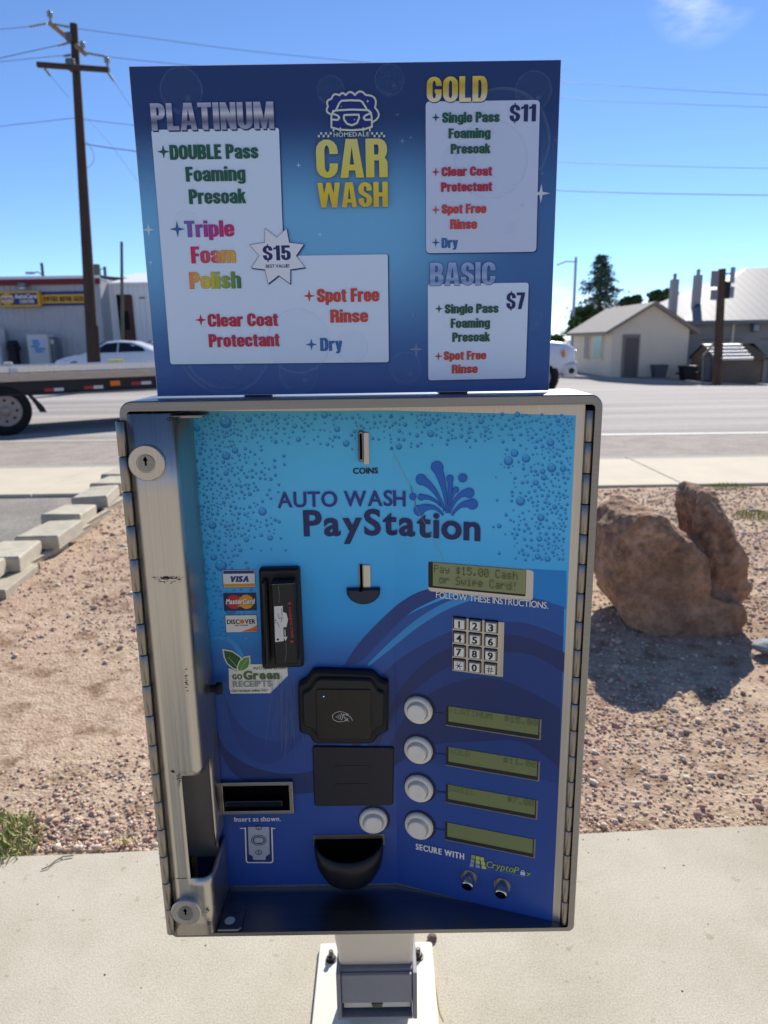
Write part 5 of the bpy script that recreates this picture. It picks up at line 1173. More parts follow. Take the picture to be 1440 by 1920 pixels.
    for t, xa_, xb_, yb, yt, m_ in (('DOUBLE Pass', 320, 485, 300, 273, gr), ('Foaming', 350, 461, 341, 314, gr), ('Presoak', 356, 462, 383, 356, gr), ('Clear Coat', 391, 522, 613, 589, rd_), ('Protectant', 393, 525, 651, 627, rd_),
            ('Spot Free', 595, 711, 567, 542, og), ('Rinse', 620, 690, 605, 581, og), ('Dry', 601, 642, 658, 634, bl),
            ('Single Pass', 829, 936, 231, 212, gr), ('Foaming', 841, 919, 260, 242, gr), ('Presoak', 845, 919, 289, 271, gr), ('Clear Coat', 828, 922, 331, 314, rd_), ('Protectant', 827, 922, 360, 343, rd_), ('Spot Free', 828, 911, 401, 384, og), ('Rinse', 844, 894, 430, 412, og), ('Dry', 828, 858, 465, 447, bl),
            ('Single Pass', 834, 934, 588, 571, gr), ('Foaming', 845, 918, 615, 598, gr), ('Presoak', 848, 918, 641, 624, gr), ('Spot Free', 832, 911, 675, 659, og), ('Rinse', 847, 895, 700, 684, og)):
        p = Print(fn, .0012); word(p, t, xa_, xb_, yb, yt, m_, edge, e=.00013); p.build('text_line', T)
    for px, py, r, m_ in ((307, 285, 11, gr), (377, 600, 10, rd_), (580, 555, 10, og), (584, 646, 10, bl), (817, 221, 7, gr), (817, 323, 7, rd_), (817, 394, 7, og), (817, 455, 7, bl), (823, 579, 7, gr), (822, 668, 7, og)):
        p = Print(fn, .0012); star(p, px, py, r + 1.0, edge, .2); star(p, px, py, r, m_, .2); p.build('bullet_star', T)
    def rainbow(name, stops):
        def f(nt, n, L, b):
            sep = n.new('ShaderNodeSeparateXYZ'); L(n.new('ShaderNodeTexCoord').outputs['Object'], sep.inputs[0]); m = n.new('ShaderNodeMapRange'); L(sep.outputs[0], m.inputs[0])
            a, c = sg(345, 480)[0], sg(455, 480)[0]; m.inputs[1].default_value = a; m.inputs[2].default_value = c; L(tramp(n, L, m.outputs[0], stops), b.inputs['Base Color'])
        return nodemat(name, .4, f)
    r1 = rainbow('print_violet', [(0, (92, 110, 190)), (.4, (168, 58, 148)), (.9, (206, 38, 92))]); r2 = rainbow('print_magenta', [(.1, (212, 34, 90)), (.5, (206, 82, 100)), (.6, (226, 150, 80)), (.9, (226, 178, 52))]); r3 = rainbow('print_lime', [(.1, (230, 140, 80)), (.35, (224, 194, 40)), (.6, (160, 180, 52)), (.95, (34, 120, 70))])
    for t, xa_, xb_, yb, yt, m_ in (('Triple', 348, 440, 445, 415, r1), ('Foam', 360, 443, 494, 463, r2), ('Polish', 357, 453, 542, 511, r3)): p = Print(fn, .0012); word(p, t, xa_, xb_, yb, yt, m_, edge, e=.00016); p.build('text_line', T)
    p = Print(fn, .0012); star(p, 333, 430, 15, edge, .17); star(p, 333, 430, 13.4, bl, .17); p.build('bullet_star', T)
    for t, xa_, xb_, yb, yt in (('$11', 955, 1004, 229, 197), ('$7', 949, 983, 580, 549)): p = Print(fn, .00125); word(p, t, xa_, xb_, yb, yt, nv); p.build('price', T)
    p = Print(fn, .0016); st = [(497, 428), (519, 445), (538, 428), (543, 455), (571, 458), (556, 480), (573, 502), (545, 506), (545, 533), (523, 517), (503, 533), (497, 506), (471, 503), (486, 480), (468, 459), (496, 455)]
    p.poly([(x + .0008, y - .0010) for x, y in G_(*st)], mm['sign_outline']); p.poly(G_(*st), edge); c = V((520.5, 480.5))
    p.poly(G_(*[tuple(c + (V(q) - c) * .975) for q in st]), ink('burst_white', (222, 228, 238))); p.step(.00004); word(p, '$15', 494, 546, 489, 461, nv); a, c2, q = sg(499, 502.5), sg(543, 502.5), sg(499, 496.5); p.text('BEST VALUE!', a[0], c2[0], a[1], q[1] - a[1], nv, off=.01, dil=.03, gap=.06, xh=None, space=.3); p.build('price_burst', T)
    # logo
    p = Print(fn, .0012); cr = ink('logo_cream', (206, 216, 200)); z = lambda *pts: [sg(560 + a / 7.2, 150 + c / 7.2) for a, c in pts]; lw = .0017
    p.poly(roundpoly(z((430, 200), (560, 180), (800, 160), (1000, 230), (1040, 480), (1000, 640), (440, 640), (390, 400)), .004), ink('logo_navy', (30, 44, 124))); p.step(.00003)
    def bumps(pts, n=7, k=.5):
        out = []
        for (a, c), (d, e) in zip(pts, pts[1:]):
            A, B = V((a, c)), V((d, e)); m = (A + B) / 2; h = (B - A); nrm = V((h.y, -h.x)) * k
            for i in range(n): t = i / n; out.append(tuple(A.lerp(B, t) + nrm * (4 * t * (1 - t)) * .62))
        return out + [pts[-1]]
    p.line(z(*bumps([(440, 468), (398, 360), (445, 262), (552, 215), (636, 212), (760, 212), (905, 210), (1030, 380), (998, 575)][::1], 8, .55)), lw, cr)
    p.line(z((510, 405), (552, 320), (580, 290), (700, 283), (825, 287), (860, 305), (918, 400)), lw, cr); p.line(z((465, 440), (500, 420), (720, 408), (930, 415), (968, 440)), lw, cr)
    p.line(z((445, 650), (443, 490), (470, 425)), lw, cr); p.line(z((990, 640), (985, 490), (950, 420)), lw, cr); p.line(z((445, 648), (560, 680), (720, 688), (880, 675), (992, 640)), lw, cr)
    p.line(z((450, 462), (530, 490), (552, 520), (530, 548), (460, 545)), lw, cr); p.line(z((980, 455), (900, 490), (876, 520), (900, 548), (975, 545)), lw, cr)
    p.line(z((620, 482), (810, 478), (818, 520), (790, 590), (720, 622), (655, 600), (612, 540), (612, 492), (620, 482)), lw, cr)
    for a in (474, 564, 872, 962): p.line(z((a, 660), (a, 696)), lw * .9, cr)
    star(p, 689.5, 191.5, 3.2, cr, .2); star(p, 665, 226, 1.8, cr, .2); star(p, 640.5, 201.5, 1.4, cr, .25)
    for i in range(6):
        for off in (262, 980):
            up = (i % 2 == 1) if off == 262 else (i % 2 == 0); x, y = off + i * 32, 716 if up else 752; p.poly(z((x, y), (x + 26, y - 1), (x + 26, y + 30), (x, y + 31)), cr)
    a, c, q = sg(626, 258), sg(692.5, 258), sg(626, 250.2); p.text('HOMEDALE', a[0], c[0], a[1], q[1] - a[1], cr, off=.005, dil=.02, gap=.2, xh=None)
    word(p, 'CAR', 594.5, 727, 335.5, 263, yw, shd); word(p, 'WASH', 597, 727.5, 391, 344, yw, shd); p.build('logo', T)
menu_sign()
# ================================================================== ACROSS THE ROAD
gb = lambda x, y: hgt(x, y) + .13
def atX(px, py, x): r = ray(px, py); return r * (x / r.x) + V((0, 0, EYE))
mat('metal_grey', (178, 180, 182), .5, .1, var=(.8, .08)); mat('metal_white', (236, 236, 232), .5, var=(.8, .06)); mat('maroon', (118, 22, 32), .5); mat('roof_white', (238, 238, 236), .5)
mat('sign_blue', (28, 40, 110), .4); mat('sign_yellow', (226, 172, 40), .4); mat('door_brown', (92, 62, 52), .7, var=(3, .3)); mat('dark_inside', (26, 22, 22), .9); mat('trim_grey', (120, 122, 126), .6)
def corrugated(b, x0, x1, y, z0, z1, material, period=.3, depth=.03, skip=None):
    x = x0
    while x < x1 - 1e-4:
        xe = min(x + period, x1); f = (xe - x)
        if not (skip and skip[0] - .01 < (x + xe) / 2 < skip[1] + .01): za = z0
        else: za = skip[2]
        xs = [x, x + f * .55, x + f * .65, x + f * .9, xe]; ys = [y, y, y - depth, y - depth, y]; vs = []
        for a, c in zip(xs, ys): vs += [(a, c, za), (a, c, z1)]
        b.add(vs, [(2 * i, 2 * i + 2, 2 * i + 3, 2 * i + 1) for i in range(4)], material); x = xe
def auto_shop():
    Y = 36.0; xr = atY(193, 600, Y).x; xl = -34; zt = atY(100, 517, Y).z; g = gb(-17, 36) - .1
    T = thing('auto_shop', 'low grey corrugated auto shop with maroon fascia and blue and yellow sign band', 'shop building', ((xl + xr) / 2, Y, g))
    b = MB(); corrugated(b, xl, xr, Y, g, zt - .05, MATS['metal_grey'], .28); b.box(((xl + xr) / 2, Y + 7.03, (g + zt) / 2 - .05), (xr - xl - .01, 13.9, zt - g - .1), MATS['metal_grey']); b.build('wall', T)
    z1, z2 = atY(100, 524, Y).z, atY(100, 534, Y).z; b = MB(); b.box(((xl + xr) / 2, Y - .12, (z1 + z2) / 2), (xr - xl + .2, .12, z1 - z2), MATS['maroon']); b.build('fascia', T)
    b = MB(); b.add([(xl, Y - .2, z1 + .02), (xr + .15, Y - .2, z1 + .02), (xr + .15, Y + 7, z1 + .5), (xl, Y + 7, z1 + .5), (xr + .15, Y + 14, z1 + .02), (xl, Y + 14, z1 + .02), (xl, Y - .2, z1 + .15), (xr + .15, Y - .2, z1 + .15)], [(6, 7, 2, 3), (3, 2, 4, 5), (0, 1, 7, 6)], MATS['roof_white']); b.build('roof', T)
    f = lambda px, py: atY(px, py, Y - .1)
    za, zb = f(100, 547).z, f(100, 573).z; x0, x1 = -34.0, f(166, 560).x; b = MB()
    b.box(((x0 + x1) / 2, Y - .09, (za + zb) / 2), (x1 - x0, .08, za - zb), MATS['sign_blue']); h = za - zb
    b.box(((x0 + x1) / 2, Y - .135, (za + zb) / 2 - h * .02), (x1 - x0, .02, h * .62), MATS['sign_yellow']); sb = b.build('sign_band', T)
    fn = lambda a, c, hh: V((a, Y - .146 - hh, c)); p = Print(fn, .002, .0006)
    a, c = f(84, 570).x, f(158, 570).x; p.text('OWYHEE MOTOR SALES', a, c, (za + zb) / 2 - h * .2, h * .34, MATS['door_brown'], off=.02, dil=.06, gap=.08, xh=None, space=.3); p.build('sign_lettering', sb)
    xa, xb = f(3, 560).x, f(80, 560).x; zc = (za + zb) / 2 - .01; hh = h * 1.12; b = MB()
    b.prism(rrect(xb - xa, hh, .12, 4), 0, .3, MATS['sign_yellow'], .02, frame(((xa + xb) / 2, Y - .14, zc), (1, 0, 0), (0, 0, 1), (0, -1, 0))); bx = b.build('box_sign', T)
    p = Print(lambda a, c, q: V((a, Y - .442 - q, c)), .002, .0006); w = xb - xa; cx = (xa + xb) / 2
    rectp(p, (xa + .1, zc - hh * .38), (xb - .1, zc + hh * .38), MATS['sign_blue']); hx = xa + w * .22
    p.poly([(hx + .30 * math.cos(R(30 + 60 * k)) * 1.15, zc + .30 * math.sin(R(30 + 60 * k))) for k in range(6)], MATS['sign_yellow']); rectp(p, (hx - .26, zc - .1), (hx + .26, zc + .12), MATS['sticker_white']); p.text('NAPA', hx - .24, hx + .24, zc - .07, .16, MATS['sign_blue'], off=.02, dil=.06, gap=.06, xh=None)
    p.text('AutoCare', xa + w * .40, xb - w * .06, zc + .02, hh * .27, MATS['sticker_white'], off=.02, dil=.05, gap=.05, xh=.74, slant=.15); p.text('CENTER', xa + w * .52, xb - w * .12, zc - hh * .27, hh * .2, MATS['sticker_white'], off=.02, dil=.05, gap=.08, xh=None); p.build('sign_lettering', bx)
    q = atY(48, 540, Y); b = MB(); b.bbox((q.x, Y - .25, q.z + .1), (.34, .3, .22), MATS['trim_grey'], .03); b.box((q.x, Y - .3, q.z - .03), (.26, .2, .05), MATS['roof_white']); b.build('wall_light', T)
auto_shop()
def white_building():
    Y = 37.2; xl = atY(194, 600, Y).x; xr = -6.0; g = gb(-11, 37) - .1; zt = atY(230, 530, Y).z
    T = thing('metal_building', 'taller white corrugated metal building with a dark open brown sliding door', 'building', ((xl + xr) / 2, Y, g))
    d0, d1, zd = atY(221, 600, Y).x, atY(252, 600, Y).x, atY(235, 552, Y).z
    b = MB(); corrugated(b, xl, xr, Y, g, zt, MATS['metal_white'], .25, .03, (d0, d1, zd))
    b.add([(xl, Y, g), (xl, Y, zt), (xl, Y + 12, zt), (xl, Y + 12, g)], [(0, 1, 2, 3)], MATS['metal_white']); b.add([(xr, Y, g), (xr, Y, zt), (xr, Y + 12, zt), (xr, Y + 12, g)], [(3, 2, 1, 0)], MATS['metal_white']); b.build('wall', T)
    b = MB(); b.add([(xl - .1, Y - .1, zt), (xr + .1, Y - .1, zt), (xr + .1, Y + 6, zt + 1.0), (xl - .1, Y + 6, zt + 1.0), (xr + .1, Y + 12, zt), (xl - .1, Y + 12, zt), (xl - .1, Y - .1, zt - .12), (xr + .1, Y - .1, zt - .12)], [(0, 1, 2, 3), (3, 2, 4, 5), (6, 7, 1, 0)], MATS['roof_white']); b.build('roof', T)
    b = MB(); b.box(((d0 + d1) / 2, Y + .55, (g + zd) / 2), (d1 - d0 - .01, .9, zd - g - .01), MATS['dark_inside']); b.build('doorway', T)
    b = MB(); m = d0 + (d1 - d0) * .38; b.bbox(((m + d1) / 2, Y - .02, (g + zd) / 2 - .03), (d1 - m, .07, zd - g - .05), MATS['door_brown'], .01); b.box(((m + d1) / 2 - .1, Y - .065, zd - (zd - g) * .33), (.25, .02, .9), MATS['dark_inside']); b.build('sliding_door', T)
    q0, q1 = atY(264, 560, Y), atY(276, 625, Y); b = MB(); b.bbox(((q0.x + q1.x) / 2, Y - .04, (q0.z + q1.z) / 2), (q1.x - q0.x, .06, q0.z - q1.z), MATS['roof_white'], .02); b.box(((q0.x + q1.x) / 2, Y - .05, q0.z + .03), (q1.x - q0.x + .1, .08, .08), MATS['trim_grey']); b.build('window', T)
white_building()
mat('bin_black', (18, 20, 24), .6); mat('ice_white', (214, 208, 200), .5); mat('ice_blue', (96, 142, 190), .5); mat('ice_pale', (186, 206, 224), .5)
def shop_front():
    Y = 35.3; g = gb(-17, Y)
    q = lambda x, y: atY(x, y, Y); b = MB(); x0, x1 = q(14, 650).x, q(36, 650).x; zt = q(25, 638).z; cx = (x0 + x1) / 2
    T = thing('trash_bin', 'black hooded trash bin standing against the grey auto shop wall', 'trash bin', (cx, Y, g))
    w = (x1 - x0) * .62; b.prism([(-w / 2, -w / 2), (w / 2, -w / 2), (w / 2, w / 2), (-w / 2, w / 2)], g, g + (zt - g) * .72, MATS['bin_black'], .03, Matrix.Translation((cx, Y, 0))); b.build('bin_body', T)
    b = MB(); b.lathe([(w * .9, g + (zt - g) * .70), (w * .92, g + (zt - g) * .76), (w * .62, g + (zt - g) * .98), (w * .5, zt)], MATS['bin_black'], 8, False, Matrix.Translation((cx, Y, 0)) @ Matrix.Rotation(R(22.5), 4, 'Z')); b.build('hood', T)
    x0, x1 = q(59, 650).x, q(97, 650).x; zt = q(80, 627).z; cx = (x0 + x1) / 2; T = thing('ice_merchandiser', 'white ice merchandiser with blue picture standing against the grey auto shop wall', 'ice freezer', (cx, Y, g))
    b = MB(); b.bbox((cx, Y, (g + zt) / 2), (x1 - x0, .8, zt - g), MATS['ice_white'], .04); b.build('freezer_body', T)
    b = MB(); b.box((cx + .02, Y - .415, zt - (zt - g) * .30), ((x1 - x0) * .62, .03, (zt - g) * .40), MATS['ice_pale']); r2 = random.Random(4)
    for k in range(5): b.box((cx + r2.uniform(-.12, .12), Y - .432 - k * .002, zt - (zt - g) * (.17 + .065 * k)), ((x1 - x0) * r2.uniform(.3, .55), .01, .09), MATS['ice_blue'])
    b.build('picture', T)
    b = MB(); x2 = x1 + (q(104, 650).x - x1); b.bbox(((x1 + x2) / 2 + .02, Y + .1, (g + zt) / 2 - .05), (x2 - x1, .5, zt - g - .2), MATS['trim_grey'], .02); b.box(((x1 + x2) / 2 + .02, Y - .16, zt - .35), (.16, .02, .2), MATS['ice_white']); b.build('control_column', T)
    x0, x1 = q(-30, 650).x, q(6, 650).x; zt = q(2, 615).z; b = MB(); b.bbox(((x0 + x1) / 2, Y, (g + zt) / 2), (x1 - x0, .7, zt - g), MATS['metal_white'], .05)
    tag(b.build('storage_cabinet'), 'plain pale storage cabinet cut off by the left edge beside the trash bin', 'cabinet')
shop_front()
mat('tyre', (24, 24, 26), .85, var=(20, .2)); mat('rim_silver', (170, 172, 174), .4, .6); mat('rim_worn', (158, 148, 136), .6, .2, var=(12, .15)); mat('car_glass', (20, 24, 30), .08, spec=.6); mat('car_white', (226, 229, 234), .3, coat=.6); mat('car_silver', (196, 200, 206), .32, .25, coat=.6)
mat('lamp_red', (170, 20, 20), .25); mat('lamp_clear', (200, 206, 212), .12); mat('lamp_amber', (240, 120, 30), .3); mat('chrome', (190, 194, 198), .15, 1.0); mat('dark_trim', (30, 31, 34), .6)
def wheel(parent, o, n_, r, w, rimm, holes=8):
    """tyre and rim; o = centre of the outer face, n_ = outward axis"""
    n_ = V(n_).normalized(); up = V((0, 0, 1)); ex = up.cross(n_); f = frame(o, ex, up, n_)
    b = MB(); b.lathe([(r * .62, -w), (r * .94, -w), (r, -w * .85), (r, -w * .15), (r * .95, -.01), (r * .66, .0), (r * .62, -.02)], MATS['tyre'], 36, True, f); t = b.build('wheel', parent)
    b = MB(); b.lathe([(r * .64, -w * .9), (r * .64, -.02), (r * .61, -.004), (r * .575, -.010), (r * .54, -.016), (r * .32, -.010), (r * .19, -.008), (r * .17, .012), (r * .13, .026), (.001, .03)], MATS[rimm], 32, True, f)
    for k in range(holes):
        a = 2 * math.pi * k / holes; b.lathe([(r * .06, -.014), (r * .06, -.0085)], MATS['dark_trim'], 10, False, f @ Matrix.Translation((r * .42 * math.cos(a), r * .42 * math.sin(a), 0)))
    b.build('rim', t)
def vehicle(T, st, base, dirx, paint, glass, wheels, extra):
    """st rows: x, zlow, zbelt, ztop, half width, half width of the roof; dirx = -1 faces left"""
    X_, Y_, Z_ = base; P = lambda x, y, z: V((X_ + dirx * x, Y_ + y, Z_ + z))
    rows = []
    for i in range(len(st) - 1):
        n = max(1, int((st[i + 1][0] - st[i][0]) / .14))
        for k in range(n): t = k / n; t = t; rows.append([a + (c - a) * t for a, c in zip(st[i], st[i + 1])])
    rows.append(list(st[-1])); vs = []; secs = []
    for x, zl, zb, zt, hw, ht in rows:
        half = [(hw * .84, zl), (hw * .96, zl + .1), (hw, zl + (zb - zl) * .5), (hw * .975, zb - .03), (hw * .95, zb), (ht + (hw * .95 - ht) * .15, zb + (zt - zb) * .82), (ht * .86, zb + (zt - zb) * .97), (ht * .45, zt)]
        sec = half + [(-a, c) for a, c in half[::-1]]; secs.append(sec); vs += [P(x, a, c) for a, c in sec]
    m = len(secs[0]); fs = [(j * m + k, j * m + (k + 1) % m, (j + 1) * m + (k + 1) % m, (j + 1) * m + k) for j in range(len(rows) - 1) for k in range(m)]
    b = MB(); b.add(vs, fs, MATS[paint], True); b.add([vs[k] for k in range(m)], [tuple(range(m))], MATS[paint]); b.add(vs[-m:], [tuple(range(m))[::-1]], MATS[paint]); body = b.build('body', T)
    def side(x, z):
        for a, c in zip(st, st[1:]):
            if a[0] <= x <= c[0]:
                t = (x - a[0]) / (c[0] - a[0]); r = [p + (q - p) * t for p, q in zip(a, c)]; k = min(1, max(0, (z - r[2]) / max(r[3] - r[2], .01) / .82)); return r[4] * .95 + (r[5] + (r[4] * .95 - r[5]) * .15 - r[4] * .95) * k
        return .5
    for poly in glass:
        for sgn in (-1, 1):
            b = MB(); pts = []
            for (x, z) in poly: pts.append(P(x, sgn * (side(x, z) + .012), z))
            b.add(pts, [tuple(range(len(pts)))], MATS['car_glass']); b.build('window', T)
    for (x, r, w) in wheels:
        hw = side(x, .3) + .03
        for sgn in (-1, 1):
            b = MB(); c = P(x, sgn * (hw - .012), r); f = frame(c, (1, 0, 0), (0, 0, 1), (0, sgn, 0)); b.lathe([(r * 1.17, -.1), (r * 1.17, .004)], MATS['dark_trim'], 30, False, f); b.build('wheel_arch', T)
            wheel(T, P(x, sgn * (hw + .02), r), (0, sgn, 0), r, w, 'rim_silver')
    extra(P, side, body)
def sedan(px_nose, Y, label, name='parked_car', shift=0.0, grp=None):
    g = gb(-14, Y); X = atY(px_nose, 665, Y).x; T = thing(name, label, 'car', (X + 2.4, Y, g), grp)
    st = [(0, .36, .60, .63, .60, .52), (.12, .25, .66, .69, .78, .68), (.5, .2, .74, .80, .88, .78), (1.25, .2, .86, .93, .91, .76), (1.75, .2, .90, 1.22, .92, .66), (2.2, .2, .92, 1.42, .92, .61), (2.7, .2, .94, 1.46, .92, .60), (3.3, .2, .96, 1.42, .92, .60), (3.8, .2, .97, 1.24, .91, .63), (4.25, .22, .97, 1.04, .88, .70), (4.62, .28, .93, .99, .80, .68), (4.8, .4, .8, .86, .68, .58)]
    def extra(P, side, body):
        b = MB(); b.add([P(1.40, -.62, 1.03), P(1.40, .62, 1.03), P(2.12, .52, 1.412), P(2.12, -.52, 1.412)], [(0, 1, 2, 3)], MATS['car_glass']); o = b.build('windscreen', T)
        o.location = (0, 0, .012)
        for sgn in (-1, 1):
            b = MB(); b.add([P(.13, sgn * .70, .60), P(.55, sgn * .885, .70), P(.6, sgn * .89, .64), P(.14, sgn * .72, .54)], [(0, 1, 2, 3)], MATS['lamp_clear']); b.build('headlight', T)
            b = MB(); b.add([P(4.62, sgn * .79, .9), P(4.3, sgn * .875, .9), P(4.32, sgn * .885, .8), P(4.66, sgn * .79, .78)], [(0, 1, 2, 3)], MATS['lamp_red']); b.build('tail_light', T)
            b = MB(); b.bbox(P(1.62, sgn * 1.0, .98), (.12, .18, .12), MATS['car_white'], .03); b.build('mirror', T)
    vehicle(T, st, (X, Y, g), 1, 'car_white', [[(1.62, .96), (2.22, 1.33), (2.7, 1.37), (2.7, .98)], [(2.76, .98), (2.76, 1.37), (3.25, 1.34), (3.72, 1.16), (3.86, 1.04), (3.8, 1.0)]], [(.95, .33, .2), (3.75, .33, .2)], extra)
sedan(113, 31, 'white sedan facing left, parked behind the foot of the big utility pole', 'parked_car')
sedan(205, 33.6, 'second white car mostly hidden behind the white sedan in front of the white building', 'parked_car')
def pickup():
    Y = 19.4; g = hgt(3, 18.5); X = atY(1083, 680, 18.45).x; T = thing('pickup_truck', 'white pickup truck on the road, its nose showing beyond the menu sign', 'pickup truck', (X - 3, Y, g))
    st = [(.06, .72, 1.00, 1.08, .90, .80), (.12, .60, 1.10, 1.17, .97, .86), (.3, .44, 1.17, 1.26, 1.01, .88), (.8, .44, 1.20, 1.31, 1.01, .86), (1.45, .44, 1.24, 1.36, 1.02, .86), (1.9, .44, 1.28, 1.72, 1.02, .78), (2.25, .44, 1.30, 1.93, 1.02, .74), (3.3, .44, 1.30, 1.95, 1.02, .74), (3.85, .44, 1.30, 1.88, 1.02, .76), (3.95, .46, 1.28, 1.33, 1.02, .98), (5.9, .46, 1.28, 1.33, 1.02, .98), (6.0, .5, 1.2, 1.25, 1.0, .96)]
    def extra(P, side, body):
        for sgn in (-1, 1):
            b = MB(); b.add([P(.05, sgn * .86, 1.08), P(.34, sgn * 1.012, 1.12), P(.46, sgn * 1.022, 1.02), P(.38, sgn * 1.022, .86), P(.06, sgn * .88, .84)], [(0, 1, 2, 3, 4)], MATS['lamp_clear']); hl = b.build('headlight', T)
            b = MB(); b.add([P(.36, sgn * 1.024, 1.08), P(.45, sgn * 1.03, 1.02), P(.40, sgn * 1.03, .9), P(.33, sgn * 1.024, .92)], [(0, 1, 2, 3)], MATS['lamp_amber']); b.build('marker_lamp', hl)
        b = MB(); b.bbox(P(.20, 0, .60), (.42, 2.02, .40), MATS['car_silver'], .09); bp = b.build('bumper', T)
        b = MB(); b.lathe([(.075, 0), (.07, .02)], MATS['dark_trim'], 16, False, frame(P(.16, -1.008, .56), (1, 0, 0), (0, 0, 1), (0, -1, 0))); b.build('fog_lamp', bp)
        b = MB(); b.bbox(P(-.005, 0, .92), (.1, 1.3, .3), MATS['chrome'], .03); b.build('grille', T)
        b = MB(); b.add([P(1.5, -.74, 1.42), P(1.5, .74, 1.42), P(2.2, .62, 1.91), P(2.2, -.62, 1.91)], [(0, 1, 2, 3)], MATS['car_glass']); o = b.build('windscreen', T); o.location = (0, 0, .02)
        for sgn in (-1, 1):
            b = MB(); b.bbox(P(1.75, sgn * 1.16, 1.42), (.14, .2, .3), MATS['dark_trim'], .03); b.build('mirror', T)
    vehicle(T, st, (X, Y, g), -1, 'car_white', [[(1.8, 1.34), (2.3, 1.84), (3.0, 1.86), (3.0, 1.36)], [(3.06, 1.36), (3.06, 1.86), (3.7, 1.84), (3.78, 1.38)]], [(.93, .40, .27), (4.75, .40, .27)], extra)
pickup()
mat('deck_wood', (206, 186, 164), .8, var=(7, .2), stretch=(1, 1, 8)); mat('trailer_black', (30, 30, 32), .55, var=(4, .2)); mat('aluminium', (214, 218, 220), .28, .85, var=(3, .1)); mat('tape_red', (176, 44, 50), .4); mat('strap_yellow', (226, 206, 30), .6); mat('tape_white', (210, 208, 206), .4)
def trailer():
    W0 = atZ(17, 817, -.1); th = R(37); ex = V((math.cos(th), math.sin(th), 0)); nn = V((math.sin(th), -math.cos(th), 0)); F = frame(W0, ex, -nn, (0, 0, 1))
    FI = F.inverted(); rot = F.to_3x3()
    def side(px, py):
        q = ray(px, py); t = (W0 - V((0, 0, EYE))).dot(nn) / q.dot(nn); return FI @ (q * t + V((0, 0, EYE)))
    T = thing('flatbed_trailer', 'flatbed trailer with black side rail and pale wooden deck, wheel at the left edge', 'trailer', W0)
    zr, zd, zt = .615, .82, .945
    b = MB(); b.M = F; b.bbox((2.4, 1.05, (zr + zd) / 2), (8.6, 2.06, zd - zr), MATS['trailer_black'], .01); b.bbox((2.4, .012, zr + .012), (8.6, .06, .03), MATS['trailer_black'], .004); b.build('frame_rail', T)
    b = MB(); b.M = F
    for k in range(11): b.bbox((2.4, .09 + k * .192, (zd + zt) / 2 + .002), (8.64, .186, zt - zd - .006), MATS['deck_wood'], .01)
    b.build('deck', T)
    for t in (0, -.92):
        for y, n_ in ((-.01, nn), (2.1, -nn)): wheel(T, F @ V((t, y, .385)), n_, .385, .24, 'rim_worn')
    b = MB(); b.M = F; b.prism([(.30, .70), (.40, .62), (.56, .42), (.60, .32), (.50, .33), (.44, .46)], 0, .03, MATS['trailer_black'], 0, Matrix(((1, 0, 0, 0), (0, 0, 1, .03), (0, 1, 0, 0), (0, 0, 0, 1)))); b.build('fender_bracket', T)
    for (xa, xb, py, c1, c2) in ((84, 120, 732, 'tape_red', 'tape_white'), (158, 194, 727, 'tape_red', 'tape_white'), (247, 284, 719, 'tape_red', 'tape_white')):
        a, c = side(xa, py), side(xb, py); m = (a.x + c.x) / 2; z = max(zr + .06, min(zd - .03, a.z)); b = MB(); b.M = F; b.box(((a.x + m) / 2, -.004 + .018, z), (m - a.x, .012, .05), MATS[c1]); b.box(((c.x + m) / 2, -.004 + .018, z), (c.x - m, .012, .05), MATS[c2]); b.build('reflector_tape', T)
    a, c = side(207, 722), side(226, 721); b = MB(); b.M = F; b.bbox(((a.x + c.x) / 2, .01, .735), (c.x - a.x, .03, .085), MATS['lamp_amber'], .008); b.build('marker_lamp', T)
    b = MB(); b.M = F; b.bbox((7.6, 1.0, .5), (2.4, .12, .14), MATS['trailer_black'], .01); b.build('tow_bar', T)
    # load
    c = F @ V((2.2, .2, zt)); b = MB(); b.M = F; b.bbox((2.2, .19, zt + .066), (8.4, .16, .124), MATS['aluminium'], .012); b.bbox((2.2, .19, zt + .131), (8.4, .05, .01), MATS['aluminium'], .002)
    tag(b.build('beam'), 'long silver aluminium beam lying along the near edge of the trailer deck', 'metal beam')
    b = MB(); b.M = F; b.tube([(-2.0, .42, zt + .053), (6.4, .42, zt + .053)], .05, MATS['aluminium'], 14); tag(b.build('pipe'), 'silver round pipe lying behind the beam on the trailer deck', 'pipe')
    for px, py, lab in ((21, 696, 'white clamp low on the face of the silver beam near the left edge'), (13, 680, 'small white clamp on top of the silver beam near the left edge')):
        q = side(px, py); b = MB(); b.M = F; b.bbox((q.x + .05, .1 if py > 690 else .2, zt + (.05 if py > 690 else .155)), (.12, .05 if py > 690 else .1, .1 if py > 690 else .05), MATS['tape_white'], .015); tag(b.build('clamp'), lab, 'clamp')
    q = side(216, 675); b = MB(); b.M = F; b.bbox((q.x + .1, .3, zt + .153), (.26, .12, .034), MATS['strap_yellow'], .01); tag(b.build('strap'), 'bright yellow tie-down strap bundle lying on the silver beam', 'strap')
trailer()
mat('pole_wood', (70, 58, 50), .9, var=(3, .35), stretch=(6, 6, .6)); mat('pole_pale', (150, 128, 104), .9, var=(3, .3), stretch=(6, 6, .6)); mat('insulator', (128, 132, 136), .3); mat('pole_hardware', (150, 152, 154), .5, .7); mat('wire', (118, 134, 164), .6); mat('insulator_green', (120, 132, 90), .4)
mat('pole_steel', (104, 106, 110), .6, .6)
